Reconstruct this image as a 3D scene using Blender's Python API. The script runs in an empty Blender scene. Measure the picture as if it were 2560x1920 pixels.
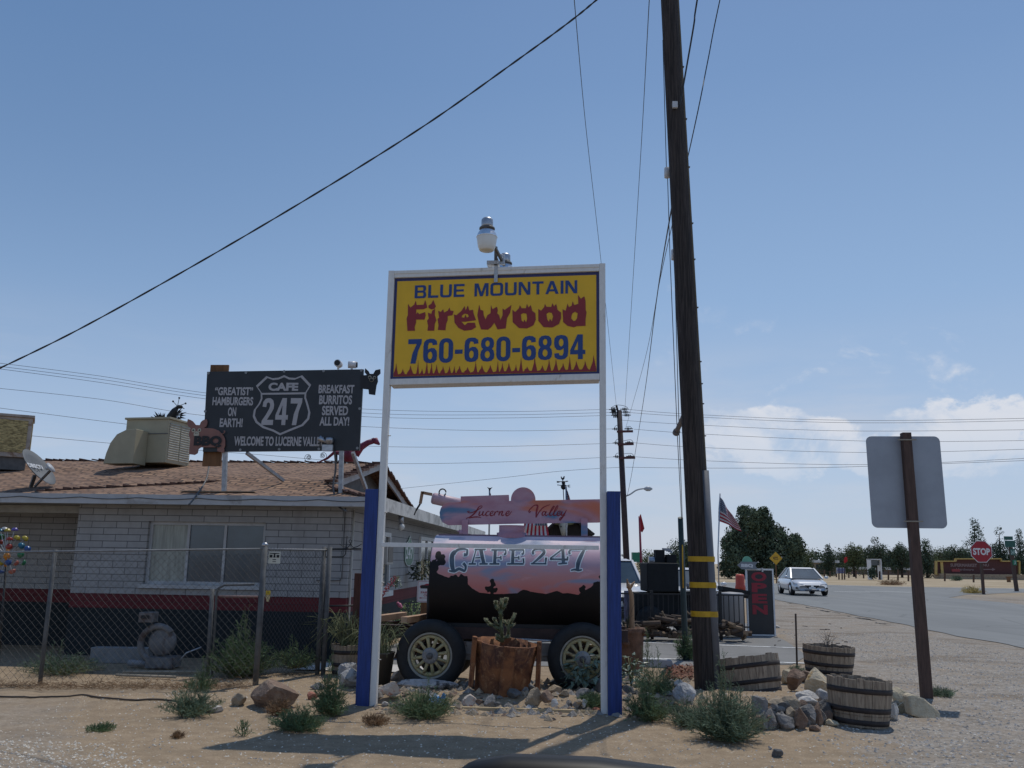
import bpy, math, random
from mathutils import Vector as V, Matrix, noise
from mathutils.geometry import tessellate_polygon
rad = math.radians
sc = bpy.context.scene
COL = sc.collection
random.seed(7)

# ---------------------------------------------------------------- camera
F, EYE = 2214.0, 1.56                       # focal length in photo pixels, eye height in metres
PITCH, ROLL = math.atan(440/2214.0), rad(0.9)
f_ = V((0, math.cos(PITCH), math.sin(PITCH))); u_ = V((0, -math.sin(PITCH), math.cos(PITCH))); r_ = V((1, 0, 0))
RT = r_*math.cos(ROLL)+u_*math.sin(ROLL); UP = u_*math.cos(ROLL)-r_*math.sin(ROLL)
cd = bpy.data.cameras.new('camera'); cam = bpy.data.objects.new('camera', cd); COL.objects.link(cam)
cd.sensor_width = 36; cd.lens = F/2560*36; cd.clip_start = 0.05; cd.clip_end = 3000
cam.matrix_world = Matrix(((RT.x, UP.x, -f_.x, 0), (RT.y, UP.y, -f_.y, 0), (RT.z, UP.z, -f_.z, EYE), (0, 0, 0, 1)))
sc.camera = cam

# ---------------------------------------------------------------- sun, sky, exposure
SUN = V((0.22, 0.43, 1.0)).normalized()
sd_ = bpy.data.lights.new('sun', 'SUN'); sd_.energy = 3.2; sd_.angle = rad(0.5); sd_.color = (1.0, 0.95, 0.86)
so = bpy.data.objects.new('sun', sd_); COL.objects.link(so)
so.rotation_euler = SUN.to_track_quat('Z', 'Y').to_euler()
w = bpy.data.worlds.new('World'); sc.world = w; w.use_nodes = True
sc.view_settings.view_transform = 'Standard'; sc.view_settings.look = 'None'
sc.view_settings.exposure = -0.38; sc.view_settings.gamma = 1.0

class NT:                                    # small wrapper for writing node trees
    def __init__(s, nt): s.nt = nt; s.n = nt.nodes; s.l = nt.links
    def node(s, t, **k):
        n = s.n.new(t)
        for a, b in k.items():
            setattr(n, a, b)
        return n
    def put(s, sock, val):
        if val is None: return
        if hasattr(val, 'is_output'): s.l.new(val, sock)
        else: sock.default_value = val
    def m(s, op, a, b=None, c=None, clamp=False):
        n = s.node('ShaderNodeMath', operation=op, use_clamp=clamp)
        for i, x in enumerate((a, b, c)): s.put(n.inputs[i], x)
        return n.outputs[0]
    def mix(s, fac, a, b, blend='MIX'):
        n = s.node('ShaderNodeMix', data_type='RGBA', blend_type=blend)
        s.put(n.inputs['Factor'], fac)
        for k, x in (('A', a), ('B', b)):
            so_ = [i for i in n.inputs if i.name == k and i.type == 'RGBA'][0]
            if isinstance(x, tuple): x = (*x[:3], 1)
            s.put(so_, x)
        return [o for o in n.outputs if o.type == 'RGBA'][0]
    def noise(s, vec, scale, detail=3, rough=0.55, dist=0.0):
        n = s.node('ShaderNodeTexNoise'); s.put(n.inputs['Vector'], vec)
        n.inputs['Scale'].default_value = scale; n.inputs['Detail'].default_value = detail
        n.inputs['Roughness'].default_value = rough; n.inputs['Distortion'].default_value = dist
        return n.outputs[0]
    def ss(s, x, a, b):                      # smoothstep
        n = s.node('ShaderNodeMapRange', interpolation_type='SMOOTHSTEP'); s.put(n.inputs[0], x)
        n.inputs[1].default_value = a; n.inputs[2].default_value = b
        return n.outputs[0]
    def ramp(s, x, stops):
        n = s.node('ShaderNodeValToRGB'); s.put(n.inputs[0], x); e = n.color_ramp.elements
        while len(e) < len(stops): e.new(0.5)
        for el, (p, c) in zip(e, stops): el.position = p; el.color = (*c, 1)
        return n.outputs[0]
    def comb(s, x, y, z):
        n = s.node('ShaderNodeCombineXYZ')
        for i, q in enumerate((x, y, z)): s.put(n.inputs[i], q)
        return n.outputs[0]
    def sep(s, v_):
        n = s.node('ShaderNodeSeparateXYZ'); s.l.new(v_, n.inputs[0]); return n.outputs

t = NT(w.node_tree); t.n.clear()
sky = t.node('ShaderNodeTexSky', sky_type='NISHITA'); sky.sun_disc = False
sky.sun_elevation = math.asin(SUN.z); sky.sun_rotation = math.atan2(SUN.x, SUN.y)
sky.altitude = 900; sky.air_density = 1.0; sky.dust_density = 1.6; sky.ozone_density = 1.2
tc = t.node('ShaderNodeTexCoord'); gx, gy, gz = t.sep(tc.outputs['Generated'])
az = t.m('ARCTAN2', gx, gy)                  # 0 straight ahead, positive to the right
el = t.m('ARCSINE', gz)
cv = t.comb(t.m('MULTIPLY', az, 1.0), t.m('MULTIPLY', el, 1.45), 0.0)
n1 = t.noise(cv, 7.5, 8, 0.58, 0.35)
n2 = t.noise(cv, 22, 6, 0.6)
band = t.m('MULTIPLY', t.ss(el, 0.06, 0.115), t.m('SUBTRACT', 1.0, t.ss(el, 0.14, 0.19)))
right = t.ss(az, 0.05, 0.3)
cum = t.m('ADD', t.m('MULTIPLY', n1, 1.0), t.m('MULTIPLY', n2, 0.34))
cum = t.m('ADD', cum, t.m('MULTIPLY', t.m('MULTIPLY', band, right), 0.30))
cumf = t.m('MULTIPLY', t.ss(cum, 0.825, 0.905), t.m('MULTIPLY', right, t.ss(el, 0.03, 0.16)))
hi = t.m('MULTIPLY', t.ss(t.m('ADD', n1, t.m('MULTIPLY', n2, .2)), 0.655, 0.78), t.m('MULTIPLY', t.ss(az, 0.1, 0.3), t.m('SUBTRACT', 1.0, t.ss(el, 0.2, 0.3))))
cumf = t.m('MULTIPLY', t.m('MAXIMUM', cumf, t.m('MULTIPLY', hi, t.ss(el, .1, .16))), t.m('SUBTRACT', 1.0, t.ss(el, 0.24, 0.34)))
wv = t.comb(t.m('MULTIPLY', az, 1.0), t.m('MULTIPLY', el, 5.0), 3.0)
wisp = t.m('MULTIPLY', t.ss(t.noise(wv, 3.0, 5, 0.6), 0.40, 0.70), t.m('SUBTRACT', 1.0, t.ss(el, 0.12, 0.27)))
hz = t.m('POWER', t.m('SUBTRACT', 1.0, t.m('MAXIMUM', gz, 0.0)), 7.0)
left = t.ss(az, 0.25, -0.6)
grad = t.ramp(t.m('MULTIPLY', gz, 1.0), [(0.0, (0.62, 0.72, 0.88)), (0.10, (0.53, 0.68, 0.91)), (0.28, (0.35, 0.54, 0.84)), (0.5, (0.215, 0.378, 0.68)), (0.75, (0.14, 0.262, 0.54)), (1.0, (0.09, 0.21, 0.46))])
grad = t.mix(t.m('MULTIPLY', t.m('MULTIPLY', left, t.ss(gz, 0.05, 0.45)), 0.45), grad, (0.085, 0.20, 0.43))
g10 = t.node('ShaderNodeVectorMath', operation='SCALE'); t.l.new(grad, g10.inputs[0]); g10.inputs['Scale'].default_value = 11.0
c0 = t.mix(0.82, sky.outputs[0], g10.outputs[0])
c0 = t.mix(t.m('MULTIPLY', wisp, 0.5), c0, (7.6, 8.0, 9.0))
cumf = t.m('MULTIPLY', cumf, t.ss(t.noise(cv, 13, 6, 0.62, 0.4), 0.30, 0.58))
c0 = t.mix(t.m('MULTIPLY', cumf, 0.88), c0, (9.3, 9.6, 10.4))
bg = t.node('ShaderNodeBackground'); t.l.new(c0, bg.inputs[0]); bg.inputs[1].default_value = 0.1
wo = t.node('ShaderNodeOutputWorld'); t.l.new(bg.outputs[0], wo.inputs[0])

# ---------------------------------------------------------------- photo pixel <-> world (each point at its own real depth)
def ray(u, v): return f_+RT*((u-1280)/F)-UP*((v-960)/F)
def A(u, v, Y):
    d = ray(u, v); k = Y/d.y; return V((d.x*k, Y, EYE+d.z*k))
def G(u, v, z=0.0):
    d = ray(u, v); k = (z-EYE)/d.z; return V((d.x*k, d.y*k, z))
def PX(p):
    q = V(p)-V((0, 0, EYE)); d = q.dot(f_); return (1280+F*q.dot(RT)/d, 960-F*q.dot(UP)/d)
def ppm(p): return F/((V(p)-V((0, 0, EYE))).dot(f_))          # photo pixels per metre at p
def zz(x0, y0, k): return lambda x, y: (x0+x/k, y0+y/k)
class PL:                                    # a vertical plane: x,y of its origin and its heading
    def __init__(s, x, y, deg):
        s.o = V((x, y, 0)); s.a = rad(deg); s.c, s.s = math.cos(s.a), math.sin(s.a)
    def __call__(s, u, v):
        d = ray(u, v); k = (-s.o.x*s.s+s.o.y*s.c)/(-d.x*s.s+d.y*s.c)
        return ((d.x*k-s.o.x)*s.c+(d.y*k-s.o.y)*s.s, EYE+d.z*k)
    def w(s, x, y, z): return V((s.o.x+x*s.c-y*s.s, s.o.y+x*s.s+y*s.c, z))
    def loc(s, p):
        q = V(p)-s.o; return V((q.x*s.c+q.y*s.s, -q.x*s.s+q.y*s.c, q.z))

# ---------------------------------------------------------------- materials
MATS = {}
def mat(name, col, rough=0.75, var=0.12, scale=6.0, metal=0.0, bump=0.0, bscale=40.0, col2=None, fac2=0.5, s2=3.0, stretch=None, alpha=None, spec=None, coat=0.0):
    if name in MATS: return MATS[name]
    m_ = bpy.data.materials.new(name); m_.use_nodes = True; t = NT(m_.node_tree)
    b = t.n['Principled BSDF']; tc = t.node('ShaderNodeTexCoord'); vec = tc.outputs['Object']
    if stretch:
        mp = t.node('ShaderNodeMapping'); t.l.new(vec, mp.inputs[0]); mp.inputs['Scale'].default_value = stretch; vec = mp.outputs[0]
    nz = t.noise(vec, scale, 5, 0.6)
    lo = tuple(max(0, c*(1-var)) for c in col); hi_ = tuple(min(1, c*(1+var)) for c in col)
    c = t.mix(t.ss(nz, 0.3, 0.7), lo, hi_)
    if col2:
        c = t.mix(t.m('MULTIPLY', t.ss(t.noise(vec, s2, 6, 0.65, 0.4), 0.62-fac2*0.3, 0.72-fac2*0.2), 1.0), c, col2)
    t.l.new(c, b.inputs['Base Color']); b.inputs['Roughness'].default_value = rough; b.inputs['Metallic'].default_value = metal
    if spec is not None: b.inputs['Specular IOR Level'].default_value = spec
    if coat: b.inputs['Coat Weight'].default_value = coat; b.inputs['Coat Roughness'].default_value = 0.06
    if bump:
        bp = t.node('ShaderNodeBump'); bp.inputs['Strength'].default_value = bump; bp.inputs['Distance'].default_value = 0.02
        t.l.new(t.noise(vec, bscale, 4, 0.6), bp.inputs['Height']); t.l.new(bp.outputs[0], b.inputs['Normal'])
    MATS[name] = m_; return m_
def custom(name, fn, rough=0.8):
    m_ = bpy.data.materials.new(name); m_.use_nodes = True; t = NT(m_.node_tree); b = t.n['Principled BSDF']
    b.inputs['Roughness'].default_value = rough
    tc = t.node('ShaderNodeTexCoord'); fn(t, b, tc.outputs['Object']); MATS[name] = m_; return m_
def brick(t, vec, bw, rh, mortar, c1, c2, cm, off=0.5, bias=0.0):
    n = t.node('ShaderNodeTexBrick'); t.l.new(vec, n.inputs['Vector'])
    n.offset = off; n.inputs['Scale'].default_value = 1.0; n.inputs['Brick Width'].default_value = bw; n.inputs['Row Height'].default_value = rh
    n.inputs['Mortar Size'].default_value = mortar; n.inputs['Mortar Smooth'].default_value = 0.1; n.inputs['Bias'].default_value = bias
    for k, c in (('Color1', c1), ('Color2', c2), ('Mortar', cm)): n.inputs[k].default_value = (*c, 1)
    return n

# ---------------------------------------------------------------- mesh building
class MB:
    def __init__(s): s.v = []; s.f = []; s.s = []; s.m = []; s.M = None
    def add(s, vs, fs, smooth=False, mi=0):
        o = len(s.v)
        for p in vs:
            p = V(p)
            s.v.append(s.M @ p if s.M else p)
        for f in fs: s.f.append([i+o for i in f]); s.s.append(smooth); s.m.append(mi)
        return s
    def box(s, x0, x1, y0, y1, z0, z1, mi=0):
        return s.add([(x, y, z) for z in (z0, z1) for y in (y0, y1) for x in (x0, x1)],
                     [(0, 2, 3, 1), (4, 5, 7, 6), (0, 1, 5, 4), (2, 6, 7, 3), (0, 4, 6, 2), (1, 3, 7, 5)], False, mi)
    def bar(s, p, q, wd, dp, up=(0, 0, 1), mi=0):     # square bar from p to q
        p, q = V(p), V(q); d = (q-p).normalized(); a = d.cross(V(up))
        if a.length < 1e-4: a = d.cross(V((1, 0, 0)))
        a.normalize(); b = a.cross(d)
        c = [a*wd/2*i+b*dp/2*j for i, j in ((-1, -1), (1, -1), (1, 1), (-1, 1))]
        return s.add([p+x for x in c]+[q+x for x in c], [(3, 2, 1, 0), (4, 5, 6, 7)]+[(i, (i+1) % 4, (i+1) % 4+4, i+4) for i in range(4)], False, mi)
    def tube(s, pts, r, n=8, caps=True, mi=0, closed=False):
        pts = [V(p) for p in pts]; k = len(pts); rs = r if isinstance(r, (list, tuple)) else [r]*k
        vs = []; prev = None
        for i, p in enumerate(pts):
            a = pts[(i-1) % k] if (closed or i) else p; b = pts[(i+1) % k] if (closed or i < k-1) else p
            d = (b-a).normalized() if (b-a).length > 1e-9 else V((0, 0, 1))
            if prev is None: x = d.orthogonal().normalized()
            else:
                x = prev-d*prev.dot(d); x = x.normalized() if x.length > 1e-6 else d.orthogonal().normalized()
            prev = x; y = d.cross(x)
            vs += [p+(x*math.cos(2*math.pi*j/n)+y*math.sin(2*math.pi*j/n))*rs[i] for j in range(n)]
        fs = [(i*n+j, i*n+(j+1) % n, ((i+1) % k)*n+(j+1) % n, ((i+1) % k)*n+j) for i in range(k if closed else k-1) for j in range(n)]
        s.add(vs, fs, n > 4, mi)
        if caps and not closed:
            o = len(s.v)-k*n
            s.f.append([o+j for j in range(n-1, -1, -1)]); s.f.append([o+(k-1)*n+j for j in range(n)]); s.s += [False]*2; s.m += [mi]*2
        return s
    def lathe(s, prof, c=(0, 0, 0), n=24, axis=(0, 0, 1), mi=0, smooth=True, wob=None):
        ax = V(axis).normalized(); x = ax.orthogonal().normalized(); y = ax.cross(x); c = V(c); vs = []
        if abs(ax.z) > .9: x, y = V((1, 0, 0)), V((0, 1, 0))*ax.z
        for r, h in prof:
            for j in range(n):
                a = 2*math.pi*j/n; rr = r*(wob(j, h) if wob else 1)
                vs.append(c+ax*h+(x*math.cos(a)+y*math.sin(a))*rr)
        fs = [(i*n+j, i*n+(j+1) % n, (i+1)*n+(j+1) % n, (i+1)*n+j) for i in range(len(prof)-1) for j in range(n)]
        return s.add(vs, fs, smooth, mi)
    def ball(s, c, r, n=10, k=7, sq=(1, 1, 1), mi=0):
        c = V(c); vs = []
        for i in range(k+1):
            ph = math.pi*i/k
            for j in range(n):
                a = 2*math.pi*j/n; vs.append(c+V((math.sin(ph)*math.cos(a)*r*sq[0], math.sin(ph)*math.sin(a)*r*sq[1], math.cos(ph)*r*sq[2])))
        return s.add(vs, [(i*n+j, (i+1)*n+j, (i+1)*n+(j+1) % n, i*n+(j+1) % n) for i in range(k) for j in range(n)], True, mi)
    def poly(s, loops, y0, th=0.0, fr=None, mi=0):    # flat outline(s) in (x,z); front face at y0, back at y0+th
        fr = fr or (lambda x, y, z: V((x, y, z)))
        def area(l): return sum(l[i][0]*l[(i+1) % len(l)][1]-l[(i+1) % len(l)][0]*l[i][1] for i in range(len(l)))
        loops = [l if (area(l) > 0) == (i == 0) else l[::-1] for i, l in enumerate(loops)]
        tri = tessellate_polygon([[V((a, b, 0)) for a, b in l] for l in loops])
        flat = [p for l in loops for p in l]; n = len(flat); fs = []
        for a, b, c in tri:
            ar = (flat[b][0]-flat[a][0])*(flat[c][1]-flat[a][1])-(flat[c][0]-flat[a][0])*(flat[b][1]-flat[a][1])
            fs.append((a, b, c) if ar > 0 else (a, c, b))
        vs = [fr(x, y0, z) for x, z in flat]
        if th:
            vs += [fr(x, y0+th, z) for x, z in flat]; fs2 = list(fs)+[(c+n, b+n, a+n) for a, b, c in fs]; o = 0
            for l in loops:
                k = len(l); fs2 += [(o+i, o+i+n, o+(i+1) % k+n, o+(i+1) % k) for i in range(k)]; o += k
            fs = fs2
        return s.add(vs, fs, False, mi)
    def text(s, body, box, y0, fr=None, bold=0.0, shear=0.0, mi=0, fit=True, eps=0):
        cu = bpy.data.curves.new('lettering', 'FONT'); cu.body = body; cu.size = 1.0; cu.offset = bold; cu.shear = shear; cu.resolution_u = 4
        ob = bpy.data.objects.new('lettering', cu); COL.objects.link(ob); bpy.context.view_layer.update()
        ev = ob.evaluated_get(bpy.context.evaluated_depsgraph_get()); me = ev.to_mesh()
        vs = [v.co.copy() for v in me.vertices]; fs = [tuple(p.vertices) for p in me.polygons]; ev.to_mesh_clear()
        bpy.data.objects.remove(ob); bpy.data.curves.remove(cu)
        x0, x1 = min(p.x for p in vs), max(p.x for p in vs); z0, z1 = min(p.y for p in vs), max(p.y for p in vs)
        bx0, bz0, bx1, bz1 = box; fr = fr or (lambda x, y, z: V((x, y, z)))
        out = [fr(bx0+(p.x-x0)/(x1-x0)*(bx1-bx0), y0, bz0+(p.y-z0)/(z1-z0)*(bz1-bz0)) for p in vs]
        return s.add(out, fs, False, mi)
    def stroke(s, pts, wds, y0, fr=None, mi=0, sub=5):   # a brush stroke: polyline of (x,z) with widths
        P = spline2(pts, sub); k = len(P)
        W = [wds[min(int(i/(k-1)*(len(wds)-1)), len(wds)-2)]*(1-((i/(k-1)*(len(wds)-1)) % 1 if i < k-1 else 1))+wds[min(int(i/(k-1)*(len(wds)-1))+1, len(wds)-1)]*((i/(k-1)*(len(wds)-1)) % 1 if i < k-1 else 1) for i in range(k)]
        vs = []; fr = fr or (lambda x, y, z: V((x, y, z)))
        for i, (x, z) in enumerate(P):
            a = P[max(i-1, 0)]; b = P[min(i+1, k-1)]; dx, dz = b[0]-a[0], b[1]-a[1]; L = math.hypot(dx, dz) or 1
            nx, nz = -dz/L*W[i]/2, dx/L*W[i]/2
            vs += [fr(x+nx, y0, z+nz), fr(x-nx, y0, z-nz)]
        return s.add(vs, [(2*i, 2*i+1, 2*i+3, 2*i+2) for i in range(k-1)], False, mi)
def spline2(pts, sub=5):
    if len(pts) < 3 or sub < 2: return list(pts)
    out = []; n = len(pts)
    for i in range(n-1):
        p0, p1, p2, p3 = pts[max(i-1, 0)], pts[i], pts[i+1], pts[min(i+2, n-1)]
        for j in range(sub):
            q = j/sub
            out.append(tuple(0.5*(2*b+(c-a)*q+(2*a-5*b+4*c-d)*q*q+(3*b-a-3*c+d)*q**3) for a, b, c, d in zip(p0, p1, p2, p3)))
    out.append(tuple(pts[-1])); return [V(p) for p in out] if isinstance(pts[0], V) else out

ROOTM = {}
def tag(o, label=None, cat=None, group=None, kind=None):
    for k, x in (('label', label), ('category', cat), ('group', group), ('kind', kind)):
        if x: o[k] = x
    return o
def thing(name, label, cat, loc=(0, 0, 0), deg=0.0, group=None):
    o = bpy.data.objects.new(name, None); COL.objects.link(o); o.empty_display_size = 0.2
    o.location = loc; o.rotation_euler = (0, 0, rad(deg)); ROOTM[o.name] = Matrix.Translation(V(loc)) @ Matrix.Rotation(rad(deg), 4, 'Z')
    return tag(o, label, cat, group)
def mesh(name, mb, mats, M=None, bevel=0):
    me = bpy.data.meshes.new(name)
    me.from_pydata([(M @ p if M else p) for p in mb.v], [], mb.f)
    for m_ in (mats if isinstance(mats, (list, tuple)) else [mats]): me.materials.append(m_)
    me.polygons.foreach_set('use_smooth', mb.s); me.polygons.foreach_set('material_index', mb.m); me.update()
    return me
def part(par, name, mb, mats, world=False, bevel=0, label=None):
    root = par
    while root.parent: root = root.parent
    me = mesh(name, mb, mats, ROOTM[root.name].inverted() if world else None)
    o = bpy.data.objects.new(name, me); COL.objects.link(o); o.parent = par
    if label: o['label'] = label
    if bevel:
        b = o.modifiers.new('edge', 'BEVEL'); b.width = bevel; b.segments = 2; b.limit_method = 'ANGLE'
    return o
def solo(name, mb, mats, label=None, cat=None, base=None, group=None, kind=None, bevel=0):
    base = V(base) if base is not None else V((0, 0, 0))
    o = bpy.data.objects.new(name, mesh(name, mb, mats, Matrix.Translation(-base))); COL.objects.link(o); o.location = base
    ROOTM[o.name] = Matrix.Translation(base)
    if bevel:
        b = o.modifiers.new('edge', 'BEVEL'); b.width = bevel; b.segments = 2; b.limit_method = 'ANGLE'
    return tag(o, label, cat, group, kind)
def copy_tree(o, par=None):
    c = o.copy(); COL.objects.link(c); c.parent = par
    for ch in list(o.children): copy_tree(ch, c)
    return c
def circ(x, z, r, n=20, rz=None): return [(x+r*math.cos(2*math.pi*i/n), z+(rz or r)*math.sin(2*math.pi*i/n)) for i in range(n)]
def rrect(x0, z0, x1, z1, r, n=5):
    o = []
    for cx, cz, a in ((x1-r, z0+r, -90), (x1-r, z1-r, 0), (x0+r, z1-r, 90), (x0+r, z0+r, 180)):
        o += [(cx+r*math.cos(rad(a+90*i/n)), cz+r*math.sin(rad(a+90*i/n))) for i in range(n+1)]
    return o
def uni(a, b): return random.uniform(a, b)
# ---------------------------------------------------------------- ground
def gz_(x, y):                               # gentle relief of the dirt near the road edge
    fade = max(0.0, min(1.0, (13.2-y)/2.0))*max(0.0, min(1.0, (7-x)/2.5))
    h = 0.022*noise.noise(V((x*0.9, y*0.9, 0)))+0.012*noise.noise(V((x*3.1, y*3.1, 4)))+0.008*noise.noise(V((x*9, y*9, 8)))
    h += 0.05*math.exp(-((x-2.5)**2+(y-9.9)**2)/0.8)+0.04*math.exp(-((y-9.95)/0.5)**2)*max(0, min(1, (2.0-x)/0.8))
    m = max(0, min(1, (y-9.86)/0.35))*max(0, min(1, (11.6-y)/0.7))*max(0, min(1, (x+1.7)/0.5))*max(0, min(1, (4.0-x)/0.8)); m = m*m*(3-2*m)
    return h*fade+m*(0.085+0.03*noise.noise(V((x*4, y*4, 2))))
def GT(u, v, dz=0.0):                        # where a photo point meets the uneven ground
    p = G(u, v, dz)
    for _ in range(5): p = G(u, v, gz_(p.x, p.y)+dz)
    return p
def axis(a, b, step, far):
    o = [a+step*i for i in range(int((b-a)/step)+1)]; s = step; lo, hi = o[0], o[-1]
    while hi < far: s *= 1.45; hi += s; o.append(hi)
    s = step
    while lo > -far: s *= 1.45; lo -= s; o.insert(0, lo)
    return o
def sand(t, b, vec):
    x, y, z = t.sep(vec)
    fine = t.noise(vec, 55, 4, 0.7); mid = t.noise(vec, 6, 5, 0.6); big = t.noise(vec, 0.8, 4, 0.6)
    c = t.mix(t.ss(mid, 0.3, 0.72), (0.28, 0.212, 0.142), (0.395, 0.302, 0.205))
    c = t.mix(t.m('MULTIPLY', t.ss(fine, 0.38, 0.70), 0.65), c, (0.20, 0.142, 0.09))
    # crushed gravel to the right of a wandering line and in the near left corner
    edge = t.m('ADD', t.m('ADD', x, t.m('MULTIPLY', t.m('SUBTRACT', big, 0.5), 1.6)), t.m('MULTIPLY', t.m('SUBTRACT', mid, 0.5), 0.9))
    gr = t.ss(t.m('SUBTRACT', edge, t.m('ADD', 1.15, t.m('MULTIPLY', y, 0.225))), -0.2, 0.7)
    near = t.m('MULTIPLY', t.ss(t.m('ADD', t.m('MULTIPLY', edge, -1.0), t.m('MULTIPLY', y, -0.55)), -1.15, -0.4), t.m('SUBTRACT', 1.0, t.ss(y, 9, 11)))
    gr = t.m('MULTIPLY', t.m('MAXIMUM', gr, t.m('MULTIPLY', near, 0.5)), t.m('SUBTRACT', 1.0, t.ss(y, 46, 62)))
    vo = t.node('ShaderNodeTexVoronoi'); t.l.new(vec, vo.inputs['Vector']); vo.inputs['Scale'].default_value = 26
    st = t.sep(vo.outputs['Color'])
    gc = t.mix(st[0], (0.205, 0.182, 0.155), (0.37, 0.335, 0.295))
    gc = t.mix(t.ss(t.noise(vec, 1.7, 5, 0.65), 0.45, 0.7), gc, (0.29, 0.235, 0.18))
    c = t.mix(t.m('MULTIPLY', gr, 0.92), c, gc)
    rut = t.ss(t.noise(t.comb(t.m('MULTIPLY', t.m('ADD', x, t.m('MULTIPLY', y, .6)), 0.22), t.m('MULTIPLY', y, 2.6), 5.0), 1.0, 4, .55), 0.52, 0.66)
    c = t.mix(t.m('MULTIPLY', t.m('MULTIPLY', rut, t.m('SUBTRACT', 1.0, t.ss(y, 8.6, 9.8))), 0.35), c, (0.22, 0.17, 0.115))
    # pale crushed bits in the sand
    vo2 = t.node('ShaderNodeTexVoronoi'); t.l.new(vec, vo2.inputs['Vector']); vo2.inputs['Scale'].default_value = 17
    bit = t.m('MULTIPLY', t.m('LESS_THAN', vo2.outputs['Distance'], 0.17), t.m('GREATER_THAN', t.sep(vo2.outputs['Color'])[1], 0.62))
    c = t.mix(t.m('MULTIPLY', bit, 0.7), c, (0.50, 0.44, 0.35))
    dr = t.m('MULTIPLY', t.ss(t.noise(t.comb(t.m('MULTIPLY', x, 0.5), t.m('MULTIPLY', y, 0.9), 0.0), 0.9, 6, 0.65), 0.50, 0.64), gr)
    c = t.mix(t.m('MULTIPLY', dr, 0.62), c, (0.16, 0.125, 0.09))
    far_ = t.mix(t.ss(t.noise(vec, 0.12, 5, 0.65), 0.35, 0.65), (0.34, 0.265, 0.17), (0.44, 0.36, 0.25))
    c = t.mix(t.ss(y, 42, 70), c, far_)
    t.l.new(c, b.inputs['Base Color']); b.inputs['Specular IOR Level'].default_value = 0.15
    bp = t.node('ShaderNodeBump'); bp.inputs['Strength'].default_value = 0.55; bp.inputs['Distance'].default_value = 0.025
    hh = t.m('ADD', t.m('MULTIPLY', fine, 0.6), t.m('ADD', t.m('MULTIPLY', vo.outputs['Distance'], t.m('MULTIPLY', gr, -0.9)), t.m('MULTIPLY', mid, 0.5)))
    t.l.new(hh, bp.inputs['Height']); t.l.new(bp.outputs[0], b.inputs['Normal'])
M_sand = custom('sandy dirt', sand, 0.95)
xs, ys = axis(-7, 8, 0.075, 1500), axis(5, 13.4, 0.075, 1500)
mb = MB(); mb.add([(x, y, gz_(x, y)) for y in ys for x in xs], [(j*len(xs)+i, j*len(xs)+i+1, (j+1)*len(xs)+i+1, (j+1)*len(xs)+i) for j in range(len(ys)-1) for i in range(len(xs)-1)], True)
solo('ground', mb, M_sand, 'sandy dirt and gravel ground', None, kind='structure')

def asphalt(c1, c2, cr):
    def fn(t, b, vec):
        x, y, z = t.sep(vec)
        st = t.comb(t.m('MULTIPLY', x, 0.55), t.m('MULTIPLY', y, 0.06), 0.0)
        c = t.mix(t.ss(t.noise(st, 1.6, 5, 0.6), 0.3, 0.7), c1, c2)
        c = t.mix(t.m('MULTIPLY', t.ss(t.noise(vec, 90, 3, 0.7), 0.4, 0.7), 0.35), c, tuple(q*0.6 for q in c1))
        vo = t.node('ShaderNodeTexVoronoi', feature='DISTANCE_TO_EDGE'); t.l.new(t.mix(0.12, vec, t.node('ShaderNodeTexNoise').outputs[1]), vo.inputs['Vector']); vo.inputs['Scale'].default_value = 0.33
        crk = t.m('MULTIPLY', t.m('LESS_THAN', vo.outputs['Distance'], 0.012), cr)
        c = t.mix(crk, c, (0.06, 0.06, 0.06))
        t.l.new(c, b.inputs['Base Color'])
    return fn
M_road = custom('worn asphalt', asphalt((0.165, 0.17, 0.168), (0.215, 0.22, 0.215), 0.3), 0.85)
M_lot = custom('parking asphalt', asphalt((0.175, 0.17, 0.16), (0.22, 0.212, 0.20), 0.18), 0.9)
M_line = mat('worn road paint', (0.70, 0.70, 0.68), 0.8, 0.1, 12, col2=(0.36, 0.36, 0.35), fac2=0.5, s2=9)
def sheet(name, pts, z, m_, label, kind='structure'):
    mb = MB(); mb.poly([[(x, y) for x, y in pts]], 0, 0, lambda x, d, y: V((x, y, z))); return solo(name, mb, m_, label, None, kind=kind)
sheet('parking_lot', [(-2.6, 13.75), (1.5, 13.9), (4.5, 14.6), (5.2, 16), (5.75, 19), (6.3, 24), (6.6, 32), (3, 44), (-4, 44), (-1.6, 20)], 0.008, M_lot, 'grey asphalt parking lot beside the tank wagon')
near_e = [(8.3, -14), (9.5, 8), (10.05, 16), (10.6, 24), (11.5, 34), (11.9, 41), (9.5, 52), (2, 70), (-30, 110)]
far_e = [(-30, 125), (5, 84), (16, 76), (25, 72.5), (28.7, 69), (39.5, 70), (90, 75), (90, 62), (45, 60.5), (33, 58.4), (26.5, 52.5), (22.5, 46.5), (22.6, 41), (18.8, 25), (17, 10), (16.2, -14)]
ee = []
for (x0, y0), (x1, y1) in zip(near_e[:-1], near_e[1:]):        # ragged near edge of the road
    k = max(2, int(math.hypot(x1-x0, y1-y0)/0.5))
    for i in range(k):
        q = i/k; x, y = x0+(x1-x0)*q, y0+(y1-y0)*q; ee.append((x+0.28*noise.noise(V((y*0.5, 3, 0)))+0.12*noise.noise(V((y*2.1, 9, 0))), y))
sheet('road', ee+[near_e[-1]]+far_e, 0.012, M_road, 'grey worn two-lane highway and its side road')
def stripe(name, p, q, wd, z, label):
    p, q = V((*p, 0)), V((*q, 0)); n = (q-p).normalized().cross(V((0, 0, 1)))*wd/2
    return sheet(name, [((p+n).x, (p+n).y), ((q+n).x, (q+n).y), ((q-n).x, (q-n).y), ((p-n).x, (p-n).y)][::-1], z, M_line, label)
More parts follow.
